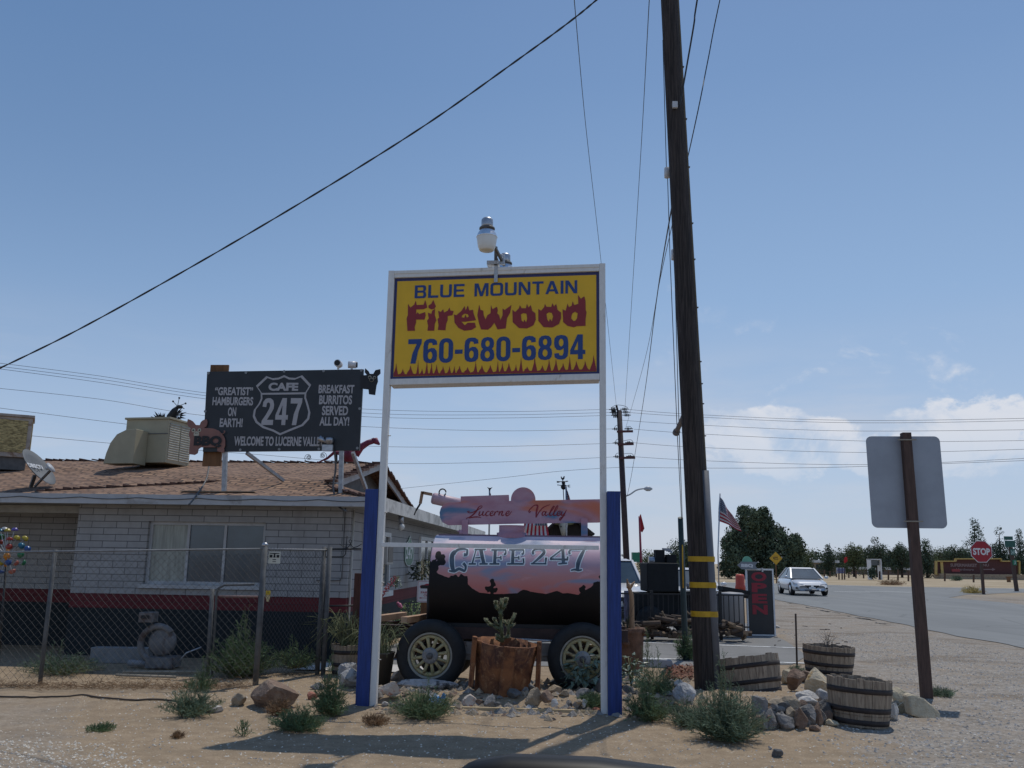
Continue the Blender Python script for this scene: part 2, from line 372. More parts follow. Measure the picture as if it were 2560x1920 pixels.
for p, q in (((-0.5, 18.75), (5.6, 17.37)), ((0.3, 15.45), (4.9, 14.75)), ((-0.8, 22.4), (5.9, 21.6))): stripe('parking_line', p, q, 0.11, 0.014, 'white painted parking line')
for p, q in (((25.0, 71.6), (39.5, 68.9)), ((39.5, 68.9), (80, 72.8)), ((5, 82.5), (25.0, 71.6))): stripe('road_edge_line', p, q, 0.35, 0.018, 'white road edge line')
stripe('road_centre_line', (22.0, 56.0), (24.8, 55.0), 0.35, 0.018, 'worn white dash on the road'); stripe('road_centre_line', (19.5, 54.5), (21.5, 54.0), 0.3, 0.018, 'worn white dash on the road')
# dark broken tar along the road edge
mb = MB()
for x, y, L in ((11.6, 37, 1.6), (11.2, 33.5, 1.1), (11.0, 31, 2.6), (10.7, 27.4, 2.2), (10.4, 25.2, 1.2)):
    mb.poly([[(x-0.10+0.2*noise.noise(V((i*0.9, y, 0))), y-L/2+L*i/12) for i in range(13)][::-1]+[(x-0.05-0.22*uni(.5, 1)*math.sin(math.pi*i/12), y-L/2+L*i/12) for i in range(1, 12)]], 0, 0, lambda a, d, b_: V((a, b_, 0.017)))
solo('tar_patch', mb, mat('black tar', (0.02, 0.02, 0.02), 0.9), 'broken black tar along the road edge', None, kind='structure')
sheet('concrete_apron', [(-3.0, 12.9), (-1.05, 12.75), (-1.0, 13.6), (-2.9, 13.75)], 0.02, mat('pale concrete', (0.52, 0.49, 0.45), 0.9, 0.1, 5), 'pale concrete slab behind the tank wagon wheel')

# loose stones: gravel on the shoulder, pale bits on the sand
M_st1 = mat('grey gravel', (0.34, 0.32, 0.30), 0.9, 0.35, 7); M_st2 = mat('pale gravel', (0.60, 0.54, 0.45), 0.9, 0.2, 7)
def pebbles(n, fn, sz):
    mb = MB()
    for _ in range(n):
        x, y = fn(); r = sz*uni(0.4, 1.3)**1.4; a = uni(0, 6.28); z = gz_(x, y); c, s = math.cos(a), math.sin(a)
        pts = [(-1, 0, 0), (0, -.8, .1), (1.1, 0, 0), (0, .9, 0), (uni(-.2, .2), uni(-.2, .2), uni(.5, .9)), (0, 0, -.4)]
        mb.add([(x+r*(p*c-q*s), y+r*(p*s+q*c), z+r*h) for p, q, h in pts], [(0, 1, 4), (1, 2, 4), (2, 3, 4), (3, 0, 4), (1, 0, 5), (2, 1, 5), (3, 2, 5), (0, 3, 5)])
    return mb
def right_area():
    while 1:
        y = 6.8+uni(0, 1)**1.7*15; x = uni(1.0, 9.5)
        if x > 1.4+y*0.21+uni(-.5, .5) and not (y > 13.6 and x < 5.9): return x, y
def sand_area():
    y = 6.8+uni(0, 1)**1.3*5.6; return uni(-4.6, 3.2), y
def left_area():
    y = uni(6.6, 7.9); return uni(-4.6, -2.1)-(y-6.6)*1.0, y
for nm, n_, fn, s_, m_, lb in (('gravel', 12000, right_area, 0.015, M_st1, 'grey crushed gravel on the road shoulder'), ('gravel', 5000, right_area, 0.012, M_st2, 'pale stones in the road shoulder gravel'),
                               ('pebbles', 3600, sand_area, 0.010, M_st2, 'pale pebbles scattered on the sand'), ('pebbles', 1500, sand_area, 0.010, M_st1, 'grey pebbles scattered on the sand'), ('gravel', 1500, left_area, 0.012, M_st2, 'pale gravel in the near left corner')):
    solo(nm, pebbles(n_, fn, s_), m_, lb, None, kind='stuff')

# ---------------------------------------------------------------- firewood sign
M_white = mat('white painted wood', (0.72, 0.71, 0.68), 0.6, 0.05, 9, bump=0.15, bscale=60, stretch=(3, 3, 1), col2=(0.50, 0.47, 0.42), fac2=0.12, s2=2.2)
M_blue = mat('blue painted board', (0.015, 0.042, 0.19), 0.65, 0.22, 5, bump=0.25, bscale=30, stretch=(9, 9, 0.6))
M_yel = mat('yellow sign face', (0.76, 0.445, 0.010), 0.45, 0.06, 2.5)
M_sblue = mat('dark blue sign ink', (0.014, 0.05, 0.20), 0.5, 0.05); M_red = mat('dark red sign ink', (0.25, 0.016, 0.02), 0.5, 0.05); M_navy = mat('navy border', (0.03, 0.035, 0.14), 0.5, 0.05)
GL = {'0': (.62, [rrect(0, 0, .62, 1, .27, 6), rrect(.2, .16, .42, .84, .10)]), '8': (.62, [[(.31, 0), (.5, .03), (.6, .13), (.62, .28), (.59, .43), (.51, .52), (.58, .60), (.6, .73), (.57, .88), (.48, .97), (.31, 1), (.14, .97), (.05, .88), (.02, .73), (.04, .60), (.11, .52), (.03, .43), (0, .28), (.02, .13), (.12, .03)], circ(.31, .285, .115, 12, .15), circ(.31, .73, .10, 12, .13)]),
      '6': (.62, [[(.31, 0), (.5, .03), (.6, .13), (.62, .3), (.6, .48), (.5, .6), (.36, .62), (.25, .58), (.2, .54), (.2, .72), (.25, .83), (.33, .84), (.4, .8), (.41, .73), (.61, .75), (.59, .9), (.47, .98), (.31, 1), (.14, .97), (.03, .87), (0, .7), (0, .3), (.03, .12), (.13, .03)], circ(.31, .31, .105, 12, .16)]),
      '7': (.6, [[(0, 1), (.6, 1), (.6, .84), (.45, .5), (.36, 0), (.13, 0), (.2, .4), (.38, .8), (0, .8)]]), '4': (.66, [[(.34, 0), (.55, 0), (.55, .2), (.66, .2), (.66, .37), (.55, .37), (.55, 1), (.32, 1), (0, .37), (0, .2), (.34, .2)], [(.34, .37), (.17, .37), (.34, .74)]]), '-': (.34, [[(.0, .35), (.34, .35), (.34, .52), (.0, .52)]]),
      '2': (.62, [[(0, 0), (.62, 0), (.62, .19), (.29, .19), (.5, .45), (.6, .6), (.62, .75), (.55, .92), (.42, .99), (.3, 1), (.15, .97), (.04, .86), (.01, .68), (.21, .66), (.23, .8), (.31, .84), (.39, .8), (.41, .72), (.37, .6), (.2, .36), (.02, .16)]]),
      'B': (.92, [[(0, 0), (.75, 0), (.88, .06), (.92, .25), (.88, .45), (.8, .52), (.87, .6), (.9, .75), (.86, .93), (.73, 1), (0, 1)], [(.22, .16), (.66, .16), (.70, .3), (.66, .43), (.22, .43)], [(.22, .59), (.65, .59), (.68, .72), (.65, .84), (.22, .84)]]), 'L': (.8, [[(0, 0), (.8, 0), (.8, .18), (.22, .18), (.22, 1), (0, 1)]]),
      'U': (.92, [[(0, 1), (0, .25), (.05, .07), (.2, 0), (.72, 0), (.87, .07), (.92, .25), (.92, 1), (.7, 1), (.7, .25), (.65, .17), (.27, .17), (.22, .25), (.22, 1)]]), 'E': (.85, [[(0, 0), (.85, 0), (.85, .18), (.22, .18), (.22, .42), (.8, .42), (.8, .58), (.22, .58), (.22, .83), (.85, .83), (.85, 1), (0, 1)]]),
      'M': (1.1, [[(0, 0), (.2, 0), (.2, .72), (.44, 0), (.66, 0), (.9, .72), (.9, 0), (1.1, 0), (1.1, 1), (.8, 1), (.55, .28), (.3, 1), (0, 1)]]), 'O': (1.0, [rrect(0, 0, 1, 1, .24), rrect(.22, .17, .78, .83, .1)]), 'N': (.92, [[(0, 0), (.2, 0), (.2, .7), (.66, 0), (.92, 0), (.92, 1), (.72, 1), (.72, .3), (.26, 1), (0, 1)]]),
      'T': (.88, [[(.33, 0), (.55, 0), (.55, .83), (.88, .83), (.88, 1), (0, 1), (0, .83), (.33, .83)]]), 'A': (1.04, [[(0, 0), (.22, 0), (.3, .2), (.72, .2), (.8, 0), (1.04, 0), (.65, 1), (.38, 1)], [(.36, .36), (.66, .36), (.51, .76)]]), 'I': (.22, [[(0, 0), (.22, 0), (.22, 1), (0, 1)]])}
GL['9'] = (.62, [[(.62-a, 1-b_) for a, b_ in l] for l in GL['6'][1]])
def glyphs(mb, body, box, y0, gap, fr=None):
    W_ = sum(GL[c][0] if c != ' ' else .5 for c in body)+gap*(len(body)-1); x = 0; bx0, bz0, bx1, bz1 = box
    for c in body:
        if c != ' ': mb.poly([[(bx0+(x+a)/W_*(bx1-bx0), bz0+b_*(bz1-bz0)) for a, b_ in l] for l in GL[c][1]], y0, 0, fr)
        x += (GL[c][0] if c != ' ' else .5)+gap
    return mb
tl = lambda x, y, z: V((x, y, z+(x-2.40)*0.028))          # the cabinet hangs a little low on the left
def tlb(b_): return (b_[0], b_[1]-(b_[0]-2.40)*0.028, b_[2], b_[3]-(b_[2]-2.40)*0.028)
def tilt_(mb): mb.v = [tl(*p) for p in mb.v]; return mb
S = PL(-1.41, 9.77, -4)
sg = thing('firewood_sign', 'tall yellow firewood sign between white posts with blue boards', 'sign', (-1.41, 9.77, 0), -4)
for s0 in (-0.035, 2.385): part(sg, 'post', MB().box(s0, s0+0.07, 0, 0.09, -0.1, 4.885 if s0 > 1 else 4.815), M_white, bevel=0.004)
for s0, y0 in ((-0.18, -0.02), (2.457, -0.07)): part(sg, 'blue_board', MB().box(s0, s0+0.142, y0, y0+0.135, -0.1, 2.30), M_blue, bevel=0.004)
mb = MB().box(0.036, 2.384, 0.002, 0.23, 4.795, 4.88).box(0.036, 2.384, 0.002, 0.23, 3.535, 3.605).box(0.036, 2.384, -0.006, 0.002, 4.838, 4.875); part(sg, 'frame', tilt_(mb), M_white, bevel=0.004)
part(sg, 'border', tilt_(MB().box(0.036, 2.384, 0.035, 0.20, 3.605, 4.795)), M_navy)
part(sg, 'panel', tilt_(MB().box(0.068, 2.352, 0.028, 0.034, 3.635, 4.757)), M_yel)
mb = MB().box(0.02, 2.37, -0.012, -0.001, 1.68, 1.725); part(sg, 'rail', mb, M_white, bevel=0.002)
part(sg, 'ground_board', MB().box(0.05, 2.37, 0.01, 0.05, -0.02, 0.05), mat('pale pine', (0.50, 0.38, 0.22), 0.8, 0.2, 5, stretch=(1, 8, 8)))
for s0, z0 in ((0.035, 1.3), (0.035, 2.05), (0.035, 0.5), (0.035, 2.9)): part(sg, 'bolt', MB().tube([(s0-0.02, 0.04, z0), (s0+0.03, 0.04, z0)], 0.006, 6), mat('dull steel', (0.35, 0.35, 0.35), 0.5, metal=0.8))
Z4 = zz(900, 500, 3.16)
def sbox(zf, pl, x0, y0, x1, y1): a = pl(*zf(x0, y0)); b = pl(*zf(x1, y1)); return (a[0], a[1], b[0], b[1])
mb = tilt_(glyphs(MB(), 'BLUE MOUNTAIN', tlb(sbox(Z4, S, 428, 772, 1716, 628)), 0.024, .15)); part(sg, 'lettering', mb, M_sblue)
mb = tilt_(glyphs(MB(), '760-680-6894', tlb(sbox(Z4, S, 372, 1290, 1780, 1056)), 0.024, .085)); part(sg, 'lettering', mb, M_sblue)
FW = [[[(372, 1030), (365, 930), (375, 905), (376, 815), (395, 845), (425, 822), (437, 790), (445, 825), (500, 822), (512, 785), (522, 815), (528, 845), (500, 858), (441, 860), (441, 895), (452, 882), (465, 897), (512, 880), (515, 912), (507, 940), (440, 940), (440, 965), (428, 1000), (432, 1028)]],
      [[(537, 830), (560, 815), (577, 785), (590, 818), (597, 835), (585, 855), (560, 860), (540, 848)]],
      [[(530, 1028), (535, 990), (527, 950), (540, 930), (533, 885), (560, 895), (568, 870), (590, 855), (588, 905), (600, 945), (588, 975), (584, 1028)]],
      [[(612, 1022), (618, 985), (610, 935), (622, 925), (615, 870), (635, 880), (655, 858), (662, 885), (690, 870), (705, 845), (712, 868), (738, 872), (728, 905), (690, 912), (690, 945), (678, 975), (672, 1025)]],
      [[(745, 965), (740, 900), (760, 905), (800, 870), (825, 832), (832, 868), (850, 828), (862, 868), (890, 862), (897, 895), (915, 945), (830, 957), (800, 957), (825, 985), (850, 965), (905, 965), (915, 1000), (880, 1022), (820, 1028), (775, 1005)], [(800, 922), (822, 925), (830, 900), (842, 925), (858, 915), (850, 898), (825, 893), (806, 905)]],
      [[(955, 1018), (940, 975), (925, 905), (940, 820), (950, 862), (972, 870), (975, 905), (990, 940), (1005, 905), (1030, 890), (1033, 825), (1045, 858), (1080, 838), (1088, 865), (1082, 890), (1098, 905), (1108, 945), (1125, 905), (1125, 850), (1140, 865), (1195, 825), (1185, 885), (1160, 930), (1150, 1010), (1085, 1018), (1060, 965), (1035, 1000), (1010, 1020)]],
      [[(1205, 960), (1203, 862), (1225, 880), (1255, 850), (1262, 825), (1275, 850), (1310, 850), (1318, 815), (1330, 845), (1348, 825), (1360, 870), (1385, 890), (1388, 940), (1370, 985), (1320, 1010), (1255, 1008)], [(1270, 900), (1275, 945), (1290, 960), (1297, 940), (1312, 962), (1320, 930), (1315, 895), (1290, 888)]],
      [[(1408, 950), (1408, 855), (1430, 870), (1455, 840), (1460, 815), (1472, 838), (1510, 840), (1520, 810), (1532, 835), (1550, 815), (1560, 862), (1588, 885), (1588, 930), (1572, 975), (1520, 1003), (1450, 1000)], [(1472, 895), (1478, 935), (1492, 958), (1500, 932), (1515, 955), (1525, 915), (1515, 888), (1492, 882)]],
      [[(1605, 960), (1600, 858), (1625, 870), (1640, 812), (1650, 842), (1672, 830), (1680, 795), (1692, 825), (1725, 815), (1722, 745), (1745, 775), (1772, 755), (1782, 790), (1783, 865), (1790, 880), (1782, 940), (1782, 990), (1712, 992), (1690, 1002), (1640, 990)], [(1672, 905), (1668, 930), (1685, 950), (1700, 950), (1715, 930), (1720, 890), (1700, 878), (1680, 888)]]]
mb = MB()
for loops in FW: mb.poly([[S(*Z4(*p)) for p in l] for l in loops], 0.024)
part(sg, 'lettering', mb, M_red)
mb = MB(); x = 0.071; top = []
while x < 2.32:
    h = random.choice((0.05, 0.06, 0.08, 0.10, 0.13, 0.16)); wd_ = uni(0.018, 0.042)
    top += [(x, uni(0.0, 0.02)), (x+wd_*0.6, h*0.55), (x+wd_*0.75, h), (x+wd_*1.1, h*0.5), (x+wd_*1.6, uni(-0.01, 0.006)), (x+wd_*2.2, uni(-.01, .004))]; x += wd_*2.5
top = [(min(a, 2.35), 3.662+b) for a, b in top]
mb.poly([[(0.070, 3.637)]+[(2.35, 3.637)]+[(2.35, 3.665)]+top[::-1]], 0.024); tilt_(mb); part(sg, 'flame_strip', mb, M_red)

# yard lamp on the sign, and its twin behind
M_gal = mat('galvanised steel', (0.42, 0.43, 0.45), 0.38, 0.15, 20, metal=0.75); M_alu = mat('bright aluminium', (0.75, 0.76, 0.78), 0.3, 0.08, 10, metal=0.9)
M_lens = mat('frosted plastic lens', (0.72, 0.72, 0.68), 0.35, 0.05, 5); M_dark = mat('dark bracket steel', (0.10, 0.095, 0.09), 0.6, 0.2, 12)
lb = A(1217, 606, 9.3)
yl = thing('yard_lamp', 'large frosted yard lamp in front of the firewood sign top', 'lamp', lb, -4, 'yard lamps on the firewood sign')
part(yl, 'housing', MB().lathe([(0.0, 0.285), (0.05, 0.28), (0.064, 0.262), (0.066, 0.20), (0.066, 0.17), (0, 0.17)], n=28), M_gal)
part(yl, 'collar', MB().lathe([(0.0, 0.172), (0.085, 0.17), (0.088, 0.155), (0.085, 0.148), (0, 0.148)], n=28), M_dark)
part(yl, 'reflector', MB().lathe([(0.072, 0.15), (0.083, 0.13), (0.10, 0.10), (0.113, 0.07), (0.118, 0.058), (0.114, 0.055), (0.1, 0.06)], n=44, wob=lambda j, h: 1+(0.018 if j % 2 else -0.012)*(1 if h > .08 else .2)), M_alu)
part(yl, 'lens', MB().lathe([(0.113, 0.056), (0.106, 0.0), (0.098, -0.05), (0.082, -0.09), (0.072, -0.098), (0.0, -0.098)], n=32), M_lens)
arm0 = V((0.06, 0.02, 0.1)); bx = A(1240, 662, 9.72)-lb
part(yl, 'arm', MB().bar((0.05, 0.05, 0.03), (bx.x+0.06, 0.5, bx.z+0.02), 0.028, 0.03).bar((bx.x-0.03, 0.40, bx.z-0.02), (bx.x-0.03, 0.38, bx.z+0.20), 0.035, 0.035), M_dark)
part(yl, 'bracket', MB().box(bx.x-0.13, bx.x+0.01, 0.36, 0.48, bx.z-0.01, bx.z+0.03).box(bx.x-0.045, bx.x-0.005, 0.385, 0.395, bx.z-0.22, bx.z+0.01).box(bx.x+0.02, bx.x+0.07, 0.4, 0.44, bx.z, bx.z+0.12), M_gal)
y2 = copy_tree(yl); y2.location = A(1262, 690, 10.35); y2.rotation_euler = (0, 0, rad(176)); y2['label'] = 'small yard lamp top showing behind the firewood sign'

# ---------------------------------------------------------------- cafe building
W = PL(-1, 14, -3.9)
def wall_shader(rowh, bw, lap):
    def fn(t, b, vec):
        x, y, z = t.sep(vec)
        if lap:
            ph = t.m('FRACT', t.m('DIVIDE', t.m('ADD', z, 0.005), 0.152)); mort = t.m('LESS_THAN', ph, 0.07)
            tone = t.noise(vec, 3, 4, 0.6)
        else:
            n = brick(t, t.comb(x, z, 0.0), bw, rowh, 0.0055, (0.1, 0.1, 0.1), (0.9, 0.9, 0.9), (0, 0, 0)); mort = n.outputs['Fac']
            tone = t.m('ADD', t.m('MULTIPLY', t.noise(vec, 7, 4, 0.6), 0.7), t.m('MULTIPLY', t.sep(n.outputs['Color'])[0], 0.25))
        c = t.mix(t.ss(tone, 0.2, 0.8), (0.285, 0.28, 0.275), (0.36, 0.355, 0.35))
        r = t.mix(t.ss(tone, 0.2, 0.8), (0.10, 0.012, 0.016), (0.14, 0.02, 0.024))
        k = t.mix(t.ss(tone, 0.2, 0.8), (0.007, 0.012, 0.015), (0.012, 0.018, 0.022))
        c = t.mix(mort, c, (0.10, 0.10, 0.104)); c = t.mix(t.m('MULTIPLY', t.ss(t.noise(t.comb(t.m('MULTIPLY', x, 1.6), y, t.m('MULTIPLY', z, 0.5)), 1.5, 5, .65), 0.5, 0.75), 0.35), c, (0.17, 0.165, 0.155)); r = t.mix(mort, r, (0.07, 0.012, 0.014))
        zz_ = t.m('ADD', z, t.m('MULTIPLY', t.m('SUBTRACT', t.noise(vec, 12, 2), 0.5), 0.012))
        c = t.mix(t.m('LESS_THAN', zz_, 0.945), c, r); c = t.mix(t.m('LESS_THAN', zz_, 0.72), c, k)
        t.l.new(c, b.inputs['Base Color'])
        bp = t.node('ShaderNodeBump'); bp.inputs['Strength'].default_value = 0.5; bp.inputs['Distance'].default_value = 0.008; bp.invert = True
        t.l.new(mort, bp.inputs['Height']); t.l.new(bp.outputs[0], b.inputs['Normal'])
    return fn
M_blk = custom('painted block wall', wall_shader(0.1035, 0.408, False), 0.85); M_lap = custom('painted lap siding', wall_shader(0, 0, True), 0.8)
def shingle(t, b, vec):
    x, y, z = t.sep(vec)
    n = brick(t, t.comb(t.m('ADD', x, t.m('MULTIPLY', t.noise(vec, 5, 2), 0.05)), t.m('ADD', y, t.m('MULTIPLY', t.noise(vec, 3, 3), 0.02)), 0.0), 0.24, 0.125, 0.02, (0.19, 0.10, 0.058), (0.46, 0.28, 0.17), (0.04, 0.024, 0.018), 0.37)
    c = t.mix(t.m('MULTIPLY', t.ss(t.noise(vec, 1.1, 5, 0.6), 0.35, 0.7), 0.6), n.outputs['Color'], (0.30, 0.19, 0.13))
    c = t.mix(t.m('MULTIPLY', t.ss(t.noise(t.comb(t.m('MULTIPLY', x, 3.0), t.m('MULTIPLY', y, 22.0), 0.0), 1.6, 3), 0.52, 0.62), 0.8), c, (0.045, 0.026, 0.02))
    t.l.new(c, b.inputs['Base Color'])
    bp = t.node('ShaderNodeBump'); bp.inputs['Strength'].default_value = 0.7; bp.inputs['Distance'].default_value = 0.03
    t.l.new(t.sep(c)[0], bp.inputs['Height']); t.l.new(bp.outputs[0], b.inputs['Normal'])
M_shg = custom('brown shingles', shingle, 0.95)
M_fas = mat('grey white fascia', (0.42, 0.42, 0.42), 0.7, 0.08, 4, col2=(0.30, 0.29, 0.28), fac2=0.25, s2=2)
M_trim = mat('white window trim', (0.62, 0.62, 0.61), 0.6, 0.08); M_cap = mat('dark shingle caps', (0.11, 0.06, 0.045), 0.95, 0.5, 9)
M_glass = mat('dark window glass', (0.035, 0.05, 0.06), 0.06, 0.3, 2, spec=0.8)
M_blind = mat('drawn curtain behind glass', (0.30, 0.31, 0.27), 0.35, 0.25, 3, stretch=(7, 1, .6))
cb = thing('cafe_building', 'low grey block café with brown shingle roof and red wall band', 'building', (-1, 14, 0), -3.9)
SL, SC, SR = -12.0, -5.95, -1.52           # local s of the far left end, the recess corner and the front right corner
WX0, WX1, WZ0, WZ1 = -4.78, -2.87, 1.10, 2.08
mb = MB()
mb.box(SC, WX0, 0, 0.2, -0.1, 2.36).box(WX1, SR, 0, 0.2, -0.1, 2.36).box(WX0, WX1, 0, 0.2, -0.1, WZ0).box(WX0, WX1, 0, 0.2, WZ1, 2.36)
mb.box(SL, SC+0.19, 1.3, 1.5, -0.1, 2.36); mb.box(SC, SC+0.19, 0.2, 1.3, -0.1, 2.36)
part(cb, 'front_wall', mb, M_blk)
mb = MB().box(-1.73, SR-0.002, 0.2, 17.5, -0.1, 2.36); part(cb, 'side_wall', mb, M_lap)
# slightly staggered roof: front slope, dutch gable at the right end, long side wing
ez, ey, rz, ry, gx = 2.47, -0.42, 3.48, 4.2, -2.02
hx = SR+0.42
mb = MB().add([(SL, ey, ez), (hx, ey, ez), (gx, 0.62, 2.78), (gx, ry, rz), (SL, ry, rz), (SL, ry*2+0.42, ez), (gx, ry*2-0.6, 2.78), (hx, ry*2+0.42, ez)],
              [(0, 1, 2, 3, 4), (4, 3, 6, 7, 5), (1, 7, 6, 2)])
mb.add([(SL, ey, ez-0.06), (hx, ey, ez-0.06), (hx, ry*2+0.42, ez-0.06), (SL, ry*2+0.42, ez-0.06)], [(3, 2, 1, 0)])
rf = part(cb, 'roof', mb, M_shg)
mb = MB().add([(gx-0.35, 0.9, 2.80), (gx-0.35, ry*2-0.9, 2.80), (gx-0.35, ry, rz-0.03)], [(0, 1, 2)]); part(rf, 'gable_wall', mb, mat('dark grey board', (0.16, 0.15, 0.145), 0.85, 0.2, 8))  # gable face in a mottled dark grey
mb = MB().bar((gx, 0.55, 2.72), (gx, ry, rz-0.06), 0.04, 0.15).bar((gx, ry, rz-0.06), (gx, ry*2-0.55, 2.72), 0.04, 0.15); part(rf, 'rake_board', mb, M_fas)
mb = MB()
def caps(p, q, n, wd_=0.16):
    p, q = V(p), V(q)
    for i in range(n):
        a = p+(q-p)*((i+uni(-.12, .12))/n); b_ = p+(q-p)*((i+1.0)/n); k = uni(-0.008, 0.012)
        mb.bar(a+V((0, 0, k)), b_+V((0, 0, k-0.02)), wd_*uni(.8, 1.15), uni(0.02, 0.045))
def onroof(s, y): return (s, y, ez+(rz-ez)*(y-ey)/(ry-ey)+0.015)
caps((SL, ry, rz+0.02), (gx, ry, rz+0.02), 70); caps((gx+0.02, 0.5, 2.80), (gx+0.02, ry, rz+0.03), 16, 0.2); caps((gx+0.02, ry, rz+0.03), (gx+0.02, ry*2-0.5, 2.80), 16, 0.2)
caps(onroof(-6.6, -0.15), onroof(-3.30, 1.55), 30, 0.13); caps(onroof(-3.30, 1.55), onroof(-1.9, 0.25), 13, 0.15); caps((-1.9, 0.2, 2.68), (hx, ey, ez+0.02), 8, 0.15)
part(rf, 'ridge_cap', mb, M_cap)
mb = MB()
for s0, y0, L in ((-4.25, -0.1, 1.2), (-3.2, 0.62, 0.5), (-2.9, 1.5, .4), (-3.7, 1.9, .25)): 
    p = V(onroof(s0, y0)); q = V(onroof(s0+L, y0+0.02)); mb.bar(p, q, 0.09, 0.012)
part(rf, 'loose_shingle', mb, mat('bleached shingle', (0.40, 0.30, 0.20), 0.9, 0.2, 9))
# fascias, soffit, cables
mb = MB().box(SL, hx, ey-0.025, ey, 2.325, 2.475); part(cb, 'fascia', mb, M_fas)
mb = MB().box(hx, hx+0.025, ey, 17.8, 2.31, 2.53); part(cb, 'side_fascia', mb, mat('flaking white fascia', (0.62, 0.60, 0.56), 0.75, 0.12, 5, col2=(0.36, 0.35, 0.33), fac2=0.5, s2=2.5))
mb = MB().box(SL, hx, ey, 0.0, 2.33, 2.345).box(SR, hx, 0.0, 17.8, 2.33, 2.345).box(SL, SC, 0, 1.3, 2.33, 2.345); part(cb, 'soffit', mb, mat('soffit board', (0.30, 0.29, 0.27), 0.85, 0.1))
mb = MB(); pts = []
for i in range(90):
    s_ = SL+1+i*(hx-SL-1.05)/89; ph = ((s_*1.05) % 1); pts.append((s_, ey-0.033, 2.425-0.028*math.sin(math.pi*ph)))
mb.tube(pts, 0.006, 5); part(cb, 'eave_cable', mb, mat('grey cable', (0.07, 0.07, 0.075), 0.6))
mb = MB().box(-8.6, SC-0.05, 0.18, 0.24, 2.20, 2.32).bar((-8.6, 0.3, 2.2), (SC-0.1, 1.1, 2.3), 0.05, 0.09); part(cb, 'porch_beam', mb, mat('porch beam', (0.33, 0.32, 0.29), 0.8))
mb = MB().box(SC-0.26, SC-0.23, 1.27, 1.298, 0.97, 2.0).box(SC-0.06, SC-0.03, 1.27, 1.298, 0.97, 2.0).box(SC-0.26, SC-0.03, 1.27, 1.298, 2.0, 2.03).box(SC-0.28, SC-0.01, 1.26, 1.298, 0.93, 0.97)
nw = part(cb, 'window', mb, M_fas); part(nw, 'pane', MB().box(SC-0.23, SC-0.06, 1.28, 1.296, 0.97, 2.0), M_glass)
# front window
def window(x0, x1, z0, z1, mull, panes, sill=True, y=0.0, fr=M_fas, yin=0.12):
    mb = MB(); f = 0.05
    for a, b_ in ((x0, x0+f), (x1-f, x1)): mb.box(a, b_, y+yin-0.05, y+yin, z0, z1)
    mb.box(x0+f, x1-f, y+yin-0.05, y+yin, z1-f, z1).box(x0+f, x1-f, y+yin-0.05, y+yin, z0, z0+f)
    for m_ in mull: mb.box(m_-0.02, m_+0.02, y+yin-0.045, y+yin, z0+f, z1-f)
    o = part(cb, 'window', mb, fr); e = [x0+f]+list(mull)+[x1-f]
    for a, b_, m_ in zip(e[:-1], e[1:], panes): part(o, 'pane', MB().box(a+(0.021 if a in mull else 0), b_-(0.021 if b_ in mull else 0), y+yin-0.02, y+yin-0.01, z0+f, z1-f), m_)
    if sill: part(o, 'sill', MB().box(x0-0.06, x1+0.03, y-0.05, y+yin-0.055, z0-0.06, z0-0.002), M_fas)
    return o
M_gl2 = mat('blue grey window glass', (0.05, 0.075, 0.095), 0.1, 0.25, 1.2, spec=0.8)
window(WX0, WX1, WZ0, WZ1, (WX0+0.64, WX0+1.24), (M_blind, M_gl2, M_gl2))
part(cb, 'wall_conduit', MB().tube([(-1.60, -0.02, 2.33), (-1.60, -0.02, 1.25), (-1.62, -0.02, 1.21), (-2.0, -0.02, 1.2)], 0.008, 6), M_dark)
part(cb, 'downpipe', MB().tube([(-1.49, 0.12, 2.31), (-1.49, 0.12, 0.9), (-1.49, 0.12, 0.1)], 0.017, 8), mat('cream pipe', (0.5, 0.48, 0.42), 0.6))
# side wall windows (the side wall faces +s; built with x = outward)
WS = PL(*(W.w(SR, 0, 0).xy), 86.1)
def sidewin(y0, y1, z0, z1, dbl):
    X = SR; mb = MB(); f = 0.08
    mb.box(X, X+0.05, y0-f, y0, z0-f, z1+f).box(X, X+0.05, y1, y1+f, z0-f, z1+f).box(X, X+0.05, y0, y1, z1, z1+f).box(X, X+0.05, y0, y1, z0-f, z0)
    if dbl: mb.box(X+0.006, X+0.04, y0, y1, (z0+z1)/2-0.03, (z0+z1)/2+0.03)
    mb.box(X+0.006, X+0.035, (y0+y1)/2-0.025, (y0+y1)/2+0.025, z0, z1)
    o = part(cb, 'window', mb, M_trim); part(o, 'pane', MB().box(X, X+0.005, y0, y1, z0, z1), M_glass)
    part(o, 'sill', MB().box(X, X+0.12, y0-0.12, y1+0.12, z0-f-0.10, z0-f-0.003), M_trim)
sidewin(1.0, 3.0, 1.05, 1.95, True); sidewin(6.6, 8.6, 0.85, 1.98, False); sidewin(11, 12.5, 0.85, 1.98, False)
ac = thing('window_air_conditioner', 'grey window air conditioner in the café side window', 'air conditioner', W.w(SR, 1.75, 1.62), -3.9)
part(ac, 'body', MB().box(0.06, 0.34, -0.4, 0.1, -0.17, 0.17), mat('beige plastic', (0.42, 0.41, 0.38), 0.6), bevel=0.01)
part(ac, 'grille', MB().box(0.341, 0.35, -0.35, 0.05, -0.13, 0.13), M_dark)
wl = thing('wall_lamp', 'bare bulb floodlight hanging under the café side eave', 'lamp', W.w(hx-0.05, 2.3, 2.33), -3.9)
part(wl, 'base', MB().tube([(0, 0, 0), (0, 0, -0.06), (0.02, -0.03, -0.15)], [0.05, 0.045, 0.05], 10), M_gal); part(wl, 'bulb', MB().ball((0.02, -0.05, -0.21), 0.062), M_lens)
